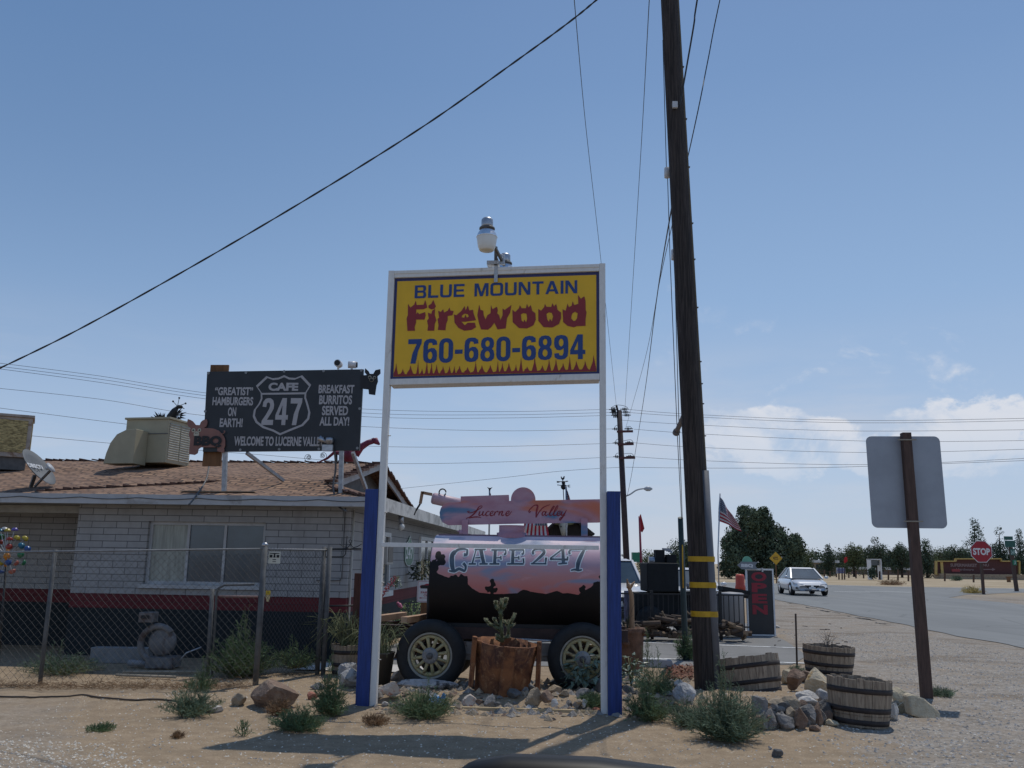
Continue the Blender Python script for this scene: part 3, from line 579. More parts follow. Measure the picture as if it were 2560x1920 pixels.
# ---------------------------------------------------------------- black cafe billboard on the roof
Z3 = zz(480, 880, 4.254); Z1 = zz(0, 880, 3.456)
K = PL(*(W.w(-2.9, -0.05, 0).xy), -3.9)
cs = thing('cafe_billboard', 'black café billboard with white shield standing on the brown roof', 'sign', K.o, -3.9)
M_bk = mat('black sign panel', (0.016, 0.019, 0.024), 0.45, 0.2, 3); M_grey = mat('grey white lettering', (0.42, 0.40, 0.40), 0.6, 0.06)
q = [K(*Z3(*p)) for p in ((170, 215), (1830, 188), (1785, 1050), (125, 1065))]
part(cs, 'panel', MB().poly([[q[3], q[2], q[1], q[0]]], -0.04, 0.05), M_bk, bevel=0.004)
yk = -0.044
def kb(x0, y0, x1, y1): return sbox(Z3, K, x0, y0, x1, y1)
mb = MB()
for tx, b_ in (('“GREATIST”', (252, 465, 662, 378)), ('HAMBURGERS', (226, 572, 664, 484)), ('ON', (390, 688, 484, 593)), ('EARTH!', (302, 803, 553, 710)),
               ('BREAKFAST', (1352, 445, 1735, 355)), ('BURRITOS', (1358, 562, 1712, 465)), ('SERVED', (1388, 678, 1670, 578)), ('ALL DAY!', (1362, 788, 1682, 695)), ('WELCOME TO LUCERNE VALLEY', (455, 1000, 1412, 906))):
    mb.text(tx, kb(*b_), yk, bold=0.035)
part(cs, 'lettering', mb, M_grey)
mb = MB().text('CAFE', kb(820, 418, 1142, 332), yk, bold=0.05); glyphs(mb, '247', kb(744, 780, 1183, 496), yk, .10)
part(cs, 'lettering', mb, M_grey)
out = [(800, 262), (865, 285), (930, 278), (990, 252), (1045, 278), (1110, 282), (1180, 253), (1276, 355), (1225, 440), (1222, 490), (1245, 560), (1268, 650), (1255, 720), (1190, 790), (1060, 842), (945, 890), (870, 850), (760, 812), (685, 755), (656, 690), (668, 620), (715, 560), (742, 500), (740, 440), (690, 365)]
cx_, cy_ = 966, 560
inn = [(cx_+(x-cx_)*0.925, cy_+(y-cy_)*0.93) for x, y in out]
mb = MB().poly([[K(*Z3(*p)) for p in out], [K(*Z3(*p)) for p in inn]], yk).poly([[K(*Z3(*p)) for p in ((752, 460), (1212, 455), (1212, 434), (752, 441))]], yk-0.001)
part(cs, 'shield', mb, M_grey)
M_plank = mat('stained brown plank', (0.16, 0.075, 0.03), 0.8, 0.3, 3, stretch=(5, 5, 1))
a = K(*Z3(190, 132)); b_ = K(*Z3(300, 1212)); part(cs, 'plank', MB().box(a[0], a[0]+0.30, 0.03, 0.075, b_[1], a[1]), M_plank)
M_perf = mat('perforated steel', (0.36, 0.37, 0.38), 0.5, 0.2, 15, metal=0.5)
for px, y1 in (((340, 1080), 1490), ((1580, 1075), 1512)):
    a = K(*Z3(*px)); b_ = K(*Z3(px[0]-18, y1)); mb = MB().bar((a[0], 0.0, a[1]+0.4), (b_[0]+0.03, 0.0, b_[1]), 0.065, 0.065)
    part(cs, 'leg', mb, M_perf)
a = K(*Z3(575, 1070)); b_ = K(*Z3(718, 1400)); part(cs, 'brace', MB().bar((a[0], 0.03, a[1]), (b_[0]+0.12, 0.8, b_[1]+0.12), 0.05, 0.05), M_perf)
a = K(*Z3(1705, 1065)); b_ = K(*Z3(1775, 1430)); part(cs, 'brace', MB().bar((a[0], 0.03, a[1]), (b_[0], 0.5, b_[1]), 0.05, 0.05), M_perf)
for p in ((187, 232), (584, 225), (990, 212), (1407, 208), (1807, 201), (1790, 607), (1765, 1026), (1357, 1035), (937, 1038), (524, 1044), (152, 636)):
    a = K(*Z3(*p)); part(cs, 'bolt', MB().poly([circ(a[0], a[1], 0.022, 12)], yk-0.004, 0.004), mat('dull zinc', (0.25, 0.25, 0.25), 0.5, metal=0.7))

def cutout(name, pts, zf, pl, y0, th, m_, label, cat, extra, edge=None):
    P = [pl(*zf(*p)) for p in pts]; cx = sum(p[0] for p in P)/len(P); cz = min(p[1] for p in P); base = pl.w(cx, y0, cz)
    th_ = thing(name, label, cat, base, math.degrees(pl.a)); f = lambda x, y, z: V((x-cx, y-y0, z-cz))
    part(th_, 'body', MB().poly([P], y0, th, f), m_)
    for nm, kind, arg, yy, mm in extra:
        mb = MB()
        if kind == 'disc':
            for x, y, r in arg: a = pl(*zf(x, y)); b_ = pl(*zf(x+r, y)); mb.poly([circ(a[0], a[1], b_[0]-a[0], 18)], y0-yy, 0.003, f)
        elif kind == 'text': mb.text(arg[0], sbox(zf, pl, *arg[1]), y0-yy, f, bold=arg[2])
        elif kind == 'poly':
            for l in arg: mb.poly([[pl(*zf(*p)) for p in l]], y0-yy, 0.003, f)
        elif kind == 'line': 
            for l in arg: mb.tube([f(*((lambda a: (a[0], y0-yy, a[1]))(pl(*zf(*p))))) for p in spline2(l, 5)], 0.008, 6)
        if nm in ('eye', 'snout', 'ear') and kind == 'disc' and len(arg) == 2:
            for x, y, r in arg:
                m2 = MB(); a = pl(*zf(x, y)); b_ = pl(*zf(x+r, y)); m2.poly([circ(a[0], a[1], b_[0]-a[0], 18)], y0-yy, 0.003, f); part(th_, nm, m2, mm)
        else: part(th_, nm, mb, mm)
    return th_
Zp = zz(460, 1030, 13.825)
M_pig = mat('faded pink paint', (0.26, 0.125, 0.10), 0.7, 0.12, 5); M_cream = mat('cream paint', (0.48, 0.44, 0.34), 0.7, 0.1); M_blk2 = mat('flat black paint', (0.012, 0.012, 0.014), 0.6, 0.1)
pig = [(200, 265), (285, 295), (370, 345), (430, 420), (470, 470), (610, 475), (640, 380), (700, 320), (760, 290), (840, 270), (868, 330), (868, 420), (820, 530), (740, 572), (850, 580), (950, 580), (1100, 600), (1250, 660), (1360, 760), (1450, 880), (1480, 1000), (1480, 1180), (1445, 1260), (1450, 1400), (1390, 1420), (1215, 1370), (1215, 1240), (640, 1240), (560, 1300), (530, 1440), (430, 1500), (235, 1475), (250, 1250), (280, 960), (240, 850), (245, 730), (300, 580), (220, 530), (175, 440), (180, 350)]
cutout('pig_cutout', pig, Zp, K, -0.075, 0.018, M_pig, 'pink wooden pig cutout with BBQ letters on the billboard corner', 'pig cutout',
       [('eye', 'disc', ((400, 655, 68), (602, 650, 62)), 0.006, M_cream), ('pupil', 'disc', ((395, 655, 28), (605, 652, 28)), 0.011, M_blk2), ('snout', 'disc', ((500, 790, 95),), 0.008, M_cream),
        ('nostril', 'disc', ((470, 758, 16), (525, 756, 16)), 0.013, M_blk2), ('tail', 'line', (((1400, 790), (1460, 740), (1480, 680), (1440, 690)),), 0.01, M_pig),
        ('lettering', 'text', ('BBQ', (400, 1245, 1390, 850), 0.06), 0.012, M_blk2)])
bpig = [(1850, 180), (1885, 210), (1900, 240), (1935, 240), (1960, 200), (2010, 190), (2012, 235), (1980, 265), (1985, 320), (1970, 360), (1955, 465), (1890, 455), (1885, 405), (1800, 395), (1800, 258), (1868, 252), (1845, 225)]
cutout('pig_cutout', bpig, Z3, K, -0.06, 0.018, M_blk2, 'black wooden pig cutout at the upper right of the billboard', 'pig cutout',
       [('eye', 'disc', ((1900, 277, 18), (1950, 281, 16)), 0.006, M_cream), ('pupil', 'disc', ((1899, 279, 12), (1951, 283, 11)), 0.011, M_blk2), ('snout', 'disc', ((1918, 305, 22),), 0.007, M_cream), ('muzzle', 'disc', ((1918, 307, 18),), 0.012, M_blk2)])
# cameras and floodlight on the billboard
M_wplast = mat('white plastic', (0.68, 0.68, 0.68), 0.4, 0.05)
a = K(*Z3(1558, 186)); c1 = thing('security_camera', 'round security camera standing on the billboard top edge', 'camera', K.w(a[0], -0.02, a[1]), -3.9, 'cameras on the billboard')
part(c1, 'stand', MB().tube([(0, 0, 0), (0, 0, 0.05)], 0.018, 8), M_wplast); part(c1, 'housing', MB().tube([(0, -0.07, 0.09), (0, 0.06, 0.09)], 0.058, 16), M_wplast); part(c1, 'lens', MB().tube([(0, -0.09, 0.09), (0, -0.07, 0.09)], 0.045, 16), M_blk2)
c2 = copy_tree(c1); a = K(*Z3(1690, 186)); c2.location = K.w(a[0], 0.05, a[1]); c2.rotation_euler = (0, 0, rad(95)); c2['label'] = 'small white camera right of the round one on the billboard'
a = K(*Z3(1460, 1035)); fl = thing('twin_floodlight', 'twin floodlight at the bottom edge of the black billboard', 'floodlight', K.w(a[0], -0.10, a[1]), -3.9)
part(fl, 'box', MB().box(-0.085, 0.085, -0.02, 0.05, -0.04, 0.06), M_gal); part(fl, 'floodlight_head', MB().lathe([(0.02, 0), (0.03, 0.05), (0.055, 0.13), (0, 0.135)], (-0.03, 0, 0.1), 14, (-0.85, -0.2, 0.5)), M_gal)
part(fl, 'floodlight_head', MB().lathe([(0.04, 0), (0.065, 0.04), (0.06, 0.10), (0, 0.11)], (0.02, 0, 0.07), 14, (0.1, -0.3, 0.9)), M_gal)
part(fl, 'cable', MB().tube(spline2([(0.1, 0.05, -0.03), (0.12, 0.1, -0.3), (0.12, 0.02, -0.62), (0.25, -0.1, -0.9), (0.45, -0.36, -1.0)], 6), 0.016, 7), M_dark)
a = W.w(-4.95, -0.4, 2.36)
solo('roof_conduit', MB().tube(spline2([A(523, 1163, 14.9), A(515, 1200, 14.4), A(490, 1240, 13.8), A(472, 1262, 13.45)], 5), 0.014, 7), M_dark, 'dark conduit running from the billboard plank down over the eave', 'cable', A(472, 1262, 13.45))

# ---------------------------------------------------------------- things on the roof
M_cool = mat('beige cooler metal', (0.37, 0.33, 0.22), 0.6, 0.08, 3)
M_pad = mat('straw cooler pad', (0.42, 0.33, 0.15), 0.95, 0.55, 16, bump=1.0, bscale=30, stretch=(1, 1, 3)); M_rustw = mat('rusty beige metal', (0.42, 0.36, 0.30), 0.7, 0.25, 4, col2=(0.22, 0.14, 0.09), fac2=0.4)
e1 = thing('evaporative_cooler', 'weathered evaporative cooler with straw pad at the left roof edge', 'cooler', A(20, 1158, 17.2), 28, 'evaporative coolers on the roof')
part(e1, 'cabinet', MB().box(-0.62, 0.34, -0.40, 0.42, 0.09, 0.86).box(-0.65, 0.37, -0.44, 0.46, 0.86, 0.91), M_rustw, bevel=0.008)
part(e1, 'pad', MB().box(-0.56, 0.27, -0.412, -0.402, 0.18, 0.80), M_pad); part(e1, 'pad', MB().box(0.342, 0.352, -0.34, 0.36, 0.18, 0.80), M_pad)
part(e1, 'stand', MB().box(-0.6, 0.3, -0.35, 0.36, -0.15, 0.088), M_dark)
e2 = thing('evaporative_cooler', 'beige louvred evaporative cooler with curved duct beside the billboard', 'cooler', A(395, 1162, 17.4), -12)
mb = MB().box(-0.5, 0.42, -0.40, 0.40, 0.0, 0.84).box(-0.53, 0.45, -0.43, 0.43, 0.84, 0.88); part(e2, 'cabinet', mb, M_cool, bevel=0.006)
mb = MB()
for i in range(16):
    for a, b_ in ((-0.36, -0.02), (0.02, 0.36)): mb.add([(0.421, a, 0.06+i*0.045), (0.421, b_, 0.06+i*0.045), (0.435, b_, 0.075+i*0.045), (0.435, a, 0.075+i*0.045), (0.421, a, 0.095+i*0.045), (0.421, b_, 0.095+i*0.045)], [(0, 1, 2, 3), (3, 2, 5, 4)])
part(e2, 'louvre_panel', mb, mat('light louvre metal', (0.46, 0.44, 0.36), 0.6))
prof = [(0.0, 0.60), (-0.22, 0.58), (-0.40, 0.50), (-0.52, 0.34), (-0.59, 0.14), (-0.63, -0.06), (0.0, -0.06)]
mb = MB(); n_ = len(prof)
mb.add([(x, y, z) for y in (-0.80, -0.405) for x, z in prof], [tuple(range(n_)), tuple(range(2*n_-1, n_-1, -1))]+[(i, i+n_, (i+1) % n_+n_, (i+1) % n_) for i in range(n_)])
part(e2, 'duct', mb, M_cool, bevel=0.01); part(e2, 'strap', MB().box(-0.508, 0.426, -0.41, -0.402, 0.55, 0.565), M_dark)
# bird sculpture on top
M_iron = mat('black iron', (0.012, 0.012, 0.013), 0.6, 0.3, 12)
b0 = A(415, 1063, 17.4); mb = MB()
def fan(c, a0, a1, n, L, wd_):
    for i in range(n):
        a = rad(a0+(a1-a0)*i/(n-1)); L2 = L*uni(.8, 1.1); d = V((math.cos(a), 0.1*(i % 2), math.sin(a))); nrm = V((-d.z, 0, d.x)); c_ = V(c)
        mb.bar(c_, c_+d*L2*0.6, wd_, 0.012); mb.add([c_+d*L2*.5+nrm*wd_*.6, c_+d*L2*.5-nrm*wd_*.6, c_+d*L2+nrm*0.02], [(0, 1, 2), (2, 1, 0)])
rs = thing('iron_bird_sculpture', 'black iron bird sculpture with fanned feathers on the louvred cooler', 'sculpture', b0, -4)
fan((-0.10, 0, 0.04), 70, 170, 9, 0.27, 0.045); part(rs, 'tail', mb, M_iron); mb = MB(); fan((0.14, 0, 0.20), 270, 400, 10, 0.24, 0.04); part(rs, 'wing', mb, M_iron)
mb = MB().tube([(0.02, 0, 0.05), (0.08, 0, 0.16), (0.15, 0, 0.30), (0.20, 0, 0.36)], [0.04, 0.085, 0.06, 0.035], 10).tube([(0.06, 0, 0.12), (0.03, 0, -0.03)], 0.012, 6).tube([(0.10, 0, 0.12), (0.12, 0, -0.03)], 0.012, 6); part(rs, 'body', mb, M_iron)
mb = MB().ball((0.24, 0, 0.37), 0.05, sq=(1.4, 1, .8)).tube([(0.27, 0, 0.37), (0.35, 0, 0.33)], [0.02, 0.004], 6)
for x, z in ((0.10, 0.48), (0.22, 0.55), (0.36, 0.44)): mb.tube([(0.2, 0, 0.38), (x, 0, z)], 0.006, 5).ball((x, 0, z), 0.02)
part(rs, 'head', mb, M_iron)
# satellite dish
d0 = A(83, 1220, 14.6); ds = thing('satellite_dish', 'grey satellite dish on the left end of the roof', 'satellite dish', d0, 0)
mb = MB(); ax = V((0.77, 0.0, 0.62)).normalized(); mb.lathe([(0, -0.02), (0.16, 0.0), (0.29, 0.04), (0.37, 0.075), (0.363, 0.08), (0.26, 0.045), (0, 0.0)], (0, 0, 0.30), 26, ax); part(ds, 'reflector', mb, mat('grey dish paint', (0.12, 0.13, 0.14), 0.7, 0.05))
part(ds, 'arm', MB().bar((0.05, -0.05, 0.02), (0.40, -0.3, 0.26), 0.03, 0.03).bar((0, 0, 0.2), (-0.1, 0.1, 0.0), 0.05, 0.05), M_dark)
part(ds, 'receiver', MB().lathe([(0, -0.02), (0.09, -0.01), (0.095, 0.01), (0, 0.02)], (0.40, -0.3, 0.31), 14, ax, smooth=True).tube([(0.40, -0.3, 0.31), (0.32, -0.26, 0.30)], 0.03, 8), mat('grey dish plastic', (0.4, 0.41, 0.42), 0.5))
part(ds, 'lettering', MB().text('DIRECTV', (-0.27, -0.045, 0.2, 0.045), 0, lambda x, y, z: V((0, 0, 0.30))+ax*0.05+ax.cross(V((0, 0, 1))).normalized()*(-x)*(1)+ax.cross(V((0, 0, 1))).normalized().cross(ax)*(z+0.03), bold=.03), M_wplast)
# pink long-necked sculpture behind the billboard
M_pinkm = mat('faded magenta metal', (0.22, 0.035, 0.075), 0.6, 0.25, 8)
Kb = PL(*(W.w(-2.9, 1.1, 0).xy), -3.9)
def kp(x, y, d=0.0): a = Kb(*Z3(x, y)); return Kb.w(a[0], d, a[1])
c0_ = kp(1690, 1090); pk = thing('long_necked_sculpture', 'magenta long necked metal creature standing on the roof ridge', 'sculpture', c0_, 0)
part(pk, 'body', MB().tube([kp(1600, 1075), kp(1640, 1095), kp(1700, 1090), kp(1745, 1060)], [0.03, 0.12, 0.13, 0.05], 12), M_pinkm, world=True)
part(pk, 'neck', MB().tube([kp(1730, 1075), kp(1800, 1010), kp(1870, 965), kp(1935, 945)], [0.1, 0.06, 0.05, 0.045], 10), M_pinkm, world=True)
part(pk, 'head', MB().tube([kp(1915, 940), kp(1950, 942), kp(1995, 985)], [0.04, 0.06, 0.015], 8), M_pinkm, world=True)
mb = MB()
for i in range(9): x = 1790+i*17; y = 1000-i*7.5-8; mb.add([kp(x-7, y), kp(x+9, y-4), kp(x+2, y-26), kp(x+1, y-4, 0.02)], [(0, 1, 2), (2, 1, 3), (0, 2, 3)])
part(pk, 'crest', mb, M_iron, world=True)
part(pk, 'tail', MB().tube([kp(1610, 1075), kp(1510, 1070), kp(1440, 1130), kp(1330, 1180)], [0.05, 0.03, 0.022, 0.01], 8), M_pinkm, world=True)
for a, b_ in (((1640, 1125), (1600, 1195)), ((1730, 1115), (1768, 1195)), ((1535, 1085), (1535, 1190))): part(pk, 'leg', MB().tube([kp(*a), kp(*b_)], 0.022, 7), M_iron, world=True)
mb = MB()
for cx, cy, sg_ in ((1240, 1120, 1), (1390, 1100, -1)):
    for r0, a0 in ((50, 100), (30, 20), (22, 250)): mb.tube([kp(cx+sg_*(r0*(1-i/16)*math.cos(rad(a0+i*28))), cy+r0*(1-i/16)*math.sin(rad(a0+i*28))) for i in range(14)], 0.005, 4)
solo('wire_scroll_ornament', mb, M_iron, 'thin curled wire ornament on the ridge under the billboard', 'ornament', kp(1300, 1180))
# wind spinner at the left edge
sp0 = A(17, 1500, 12.3); hub = A(17, 1390, 12.3); ws = thing('wind_spinner', 'colourful wind spinner of painted cups by the left fence', 'wind spinner', sp0, 0)
part(ws, 'pole', MB().tube([sp0-V((0, 0, 1.0)), hub], 0.014, 7), M_iron, world=True)
part(ws, 'hub', MB().ball(hub, 0.045).tube([hub+V((0, 0, .14)), hub-V((0, 0, .14))], 0.02, 7), mat('orange enamel', (0.6, 0.22, 0.02), 0.4), world=True)
Z6 = zz(0, 1240, 5.53)
CUPS = {'yellow': (0.55, 0.42, 0.01), 'green': (0.01, 0.22, 0.09), 'blue': (0.01, 0.09, 0.35), 'red': (0.45, 0.03, 0.01), 'purple': (0.12, 0.08, 0.4), 'coral': (0.6, 0.17, 0.12), 'white': (0.6, 0.6, 0.6), 'teal': (0.0, 0.18, 0.3)}
CUPS = {k_: tuple(q_*.55+.01 for q_ in c_) for k_, c_ in CUPS.items()}
for c_, x, y in (('purple', 198, 480), ('yellow', 338, 595), ('yellow', 228, 590), ('teal', 290, 690), ('blue', 375, 735), ('green', 282, 808), ('green', 310, 915), ('coral', 210, 918), ('coral', 165, 1030), ('blue', 25, 1030), ('blue', 112, 915), ('red', 125, 705), ('red', 130, 610), ('yellow', 20, 915), ('white', 68, 470), ('yellow', 105, 490), ('green', 20, 575), ('teal', 10, 490), ('red', 5, 655), ('blue', -60, 800), ('yellow', -90, 640), ('green', -100, 930)):
    p = A(*Z6(x, y), 12.3+uni(-.15, .15)); d = (p-hub).normalized()
    cup = part(ws, 'cup', MB().lathe([(0, 0.045), (0.03, 0.038), (0.045, 0.01), (0.047, 0), (0.04, 0.008), (0, 0.03)], p, 14, d), mat(c_+' enamel', CUPS[c_], 0.3, 0.05), world=True); part(cup, 'rod', MB().tube([hub, p], 0.004, 4), M_gal, world=True)

# ---------------------------------------------------------------- chain link fence
M_gp = mat('weathered fence steel', (0.095, 0.098, 0.10), 0.75, 0.25, 9); M_wire = mat('fence wire', (0.06, 0.062, 0.062), 0.8, 0.1, 5)
fA, fB, fC = V((-7.2, 11.0, 0)), V((-3.11, 11.46, 0)), V((-2.53, 12.5, 0))
cf = thing('chain_link_fence', 'chain link fence with steel posts in front of the café wall', 'fence', fB, 0)
fz = lambda x: 1.53+(x+7.2)/4.09*0.13
M_rail = mat('dull fence rail', (0.17, 0.175, 0.18), 0.6, .2, 9)
def fpost(p, h, r, top=True):
    part(cf, 'post', MB().tube([p-V((0, 0, .1)), p+V((0, 0, h))], r, 12), M_gp, world=True)
dAB = (fB-fA); pL = fA+dAB*0.385
fpost(pL, fz(pL.x)+0.02, 0.026); fpost(fB, 1.70, 0.036); part(cf, 'post_cap', MB().ball(fB+V((0, 0, 1.70)), 0.042, sq=(1, 1, .8)), M_gal, world=True)
for o_ in (-0.04, 0.04): fpost(fC+V((o_, 0, 0)), 1.70, 0.032)
rA, rB = fA+V((0, -0.02, fz(fA.x))), fB+V((0, -.02, fz(fB.x)-0.01)); rC = fC+V((0, 0, 1.655))
part(cf, 'rail', MB().tube([rA, rB], 0.012, 8), M_rail, world=True); part(cf, 'rail', MB().tube([fB+V((0, 0, 1.645)), rC], 0.014, 8), M_rail, world=True)
def chain(p, q, zt0, zt1, zb, sp):
    mb = MB(); L = (q-p).length; d = (q-p)/L; nrm = d.cross(V((0, 0, 1)))
    top = lambda s_: zt0+(zt1-zt0)*s_/L
    for sg_ in (1, -1):
        s0 = -2.2
        while s0 < L+2.2:
            pts = []; z = zb
            while z < 2.0:
                s_ = s0+sg_*(z-zb)*0.93
                if 0 <= s_ <= L and z <= top(s_): pts.append(p+d*s_+V((0, 0, z))+nrm*(0.006*sg_*(1 if int((z-zb)/0.043) % 2 else -1)))
                z += sp/2/0.93
            if len(pts) > 1: mb.tube(pts, 0.0017 if sg_ > 0 else 0.0022, 3, False)
            s0 += sp
    return mb
part(cf, 'mesh', chain(fA, fB, fz(fA.x), fz(fB.x), 0.06, 0.088), M_wire, world=True); part(cf, 'mesh', chain(fB, fC, 1.66, 1.67, 0.06, 0.07), M_wire, world=True)
mb = MB()
for i in range(14): p = fB+(fC-fB)*(0.03+i*0.045); mb.tube([p+V((-.01, -.03, 1.63)), p+V((0, 0, 1.665)), p+V((.01, .03, 1.63))], 0.005, 4)
part(cf, 'tie_wire', mb, M_gal, world=True)
# small signs clipped on the fence
fs = PL(fB.x, fB.y, math.degrees(math.atan2(fC.y-fB.y, fC.x-fB.x)))
p = A(686, 1394, 11.55); sn = thing('fence_notice', 'small white notice with black print on the fence by the corner post', 'sign', p, 20)
part(sn, 'plate', MB().box(-0.075, 0.075, 0, 0.006, -0.075, 0.075), mat('cream notice plate', (0.60, 0.59, 0.50), 0.6, 0.05))
part(sn, 'print', MB().poly([[(-0.015, 0), (0.015, 0), (0.008, 0.045), (0.06, 0.05), (0.06, 0.058), (-0.06, 0.058), (-0.06, 0.05), (-0.008, 0.045)]], -0.003).box(-0.06, -0.025, -0.003, -0.001, 0.0, 0.035).box(0.025, 0.06, -0.003, -0.001, 0.0, 0.035).box(-0.022, 0.022, -0.003, -0.001, -0.03, -0.02).box(-0.022, 0.022, -0.003, -0.001, -0.055, -0.047), M_blk2)
p = A(670, 1487, 11.6); yt = thing('yellow_latch_tag', 'yellow plastic tag hanging on the fence corner post', 'tag', p, 15)
part(yt, 'cap', MB().box(-0.03, 0.03, -0.015, 0.015, 0.0, 0.05), mat('yellow plastic', (0.65, 0.45, 0.02), 0.4), bevel=.005); part(yt, 'tail', MB().poly([[(-0.035, 0), (0.035, -0.005), (0.012, -0.085), (-0.012, -0.085)]], 0, 0.012), mat('bleached plastic', (0.6, 0.5, 0.28), 0.5))
# walk gate frame behind the fence
gt = thing('gate_frame', 'grey tube gate frame leaning behind the chain link fence', 'gate', A(528, 1690, 12.2), 0)
g0 = lambda u, v: A(u, v, 12.2)
part(gt, 'post', MB().tube([g0(518, 1700), g0(531, 1472)], 0.028, 10), M_gp, world=True)
part(gt, 'frame', MB().tube([g0(530, 1700), g0(541, 1490), g0(545, 1472), g0(560, 1463), g0(636, 1461)], 0.016, 8), M_gp, world=True); part(gt, 'rail', MB().tube([g0(548, 1491), g0(644, 1492)], 0.014, 8), mat('rusty tube', (0.25, 0.15, 0.13), 0.7), world=True)
# ornamental gate at the right end
og = thing('ornamental_gate', 'black scroll topped iron gate between fence and brown post', 'gate', A(840, 1690, 12.9), -4)
h0 = lambda u, v: A(u, v, 12.9)
mb = MB().tube([h0(815, 1373), h0(903, 1372)], 0.014, 7).tube([h0(808, 1690), h0(812, 1375)], 0.014, 7).tube([h0(812, 1515), h0(900, 1514)], 0.013, 7).tube([h0(814, 1392), h0(858, 1392), h0(864, 1385), h0(868, 1340)], 0.008, 6)
part(og, 'frame', mb, M_iron, world=True)
mb = MB()
for i in range(16): mb.tube([h0(876+3.4*math.cos(2*math.pi*i/16), 1353+3.6*math.sin(2*math.pi*i/16)), h0(876+3.4*math.cos(2*math.pi*(i+1)/16), 1353+3.6*math.sin(2*math.pi*(i+1)/16))], 0.006, 5)
for sg_ in (-1, 1): mb.tube([h0(876+sg_*x, y) for x, y in ((0, 1357), (2, 1364), (8, 1369), (18, 1366), (28, 1360))], 0.006, 5)
part(og, 'scroll', mb, M_iron, world=True)
p = A(884, 1690, 12.7); solo('brown_post', MB().box(p.x-0.055, p.x+0.065, p.y, p.y+0.09, -0.05, A(884, 1433, 12.7).z), mat('weathered brown post', (0.085, 0.035, 0.025), 0.85, 0.3, 5, stretch=(8, 8, 1)), 'dark brown wooden post beside the ornamental gate', 'post', p)
# ---------------------------------------------------------------- painted tank wagon
T = PL(-0.92, 11.05, -4); Z5 = zz(900, 1180, 3.352); TY = 0.72        # tank axis lies TY behind the wheel face
tw = thing('tank_wagon', 'old wagon with pink sunset mural tank and wooden spoked wheels', 'wagon', T.o, -4)
TC = PL(*T.w(0, TY, 0).xy, -4)
zt = TC(1200, 1339)[1]; zb = TC(1200, 1572)[1]; TR = (zt-zb)/2*1.0; TZ = (zt+zb)/2
x0 = TC(1090, 1450)[0]; x1 = TC(1535, 1450)[0]
hill = [(400, 700), (585, 740), (600, 770), (650, 850), (700, 870), (750, 888), (800, 880), (840, 878), (900, 885), (890, 925), (940, 975), (1000, 1010), (1100, 1022), (1200, 1022), (1320, 1015), (1345, 995), (1370, 985), (1400, 990), (1430, 1003), (1560, 1022), (1650, 995), (1700, 1017), (1740, 1013), (1830, 1030), (1860, 1000), (1900, 985), (1960, 950), (2000, 940), (2020, 890), (2300, 850)]
BLOB = [(655, 700, 30), (690, 712, 26), (690, 755, 28), (640, 810, 20), (660, 685, 22), (622, 760, 26), (600, 800, 40), (770, 885, 18), (800, 880, 20), (850, 880, 22), (885, 890, 20), (1107, 912, 20), (1120, 945, 18), (1076, 980, 22), (1135, 988, 20), (1107, 985, 17), (1060, 975, 14), (1860, 985, 26), (1875, 965, 18), (1980, 950, 30), (1990, 935, 18), (2015, 880, 16)]
SEG = [((640, 790), (655, 745), 9), ((600, 800), (690, 760), 12), ((1107, 1035), (1108, 930), 12), ((1107, 1005), (1078, 980), 9), ((1107, 1005), (1134, 988), 9)]
def mural(px, py):
    for (a, b_), (c, d) in zip(hill[:-1], hill[1:]):
        if min(a, c) <= px <= max(a, c) and a != c: hy = b_+(d-b_)*(px-a)/(c-a); break
    else: hy = 860
    v_ = py-hy
    wob = 7*noise.noise(V((px*0.05, py*0.05, 0)))
    for x, y, r in BLOB: v_ = max(v_, (r-math.hypot(px-x, py-y)+wob))
    for (ax, ay), (bx_, by), r in SEG:
        q = max(0, min(1, ((px-ax)*(bx_-ax)+(py-ay)*(by-ay))/((bx_-ax)**2+(by-ay)**2)))
        v_ = max(v_, r-math.hypot(px-ax-(bx_-ax)*q, py-ay-(by-ay)*q))
    return v_+wob*0.3
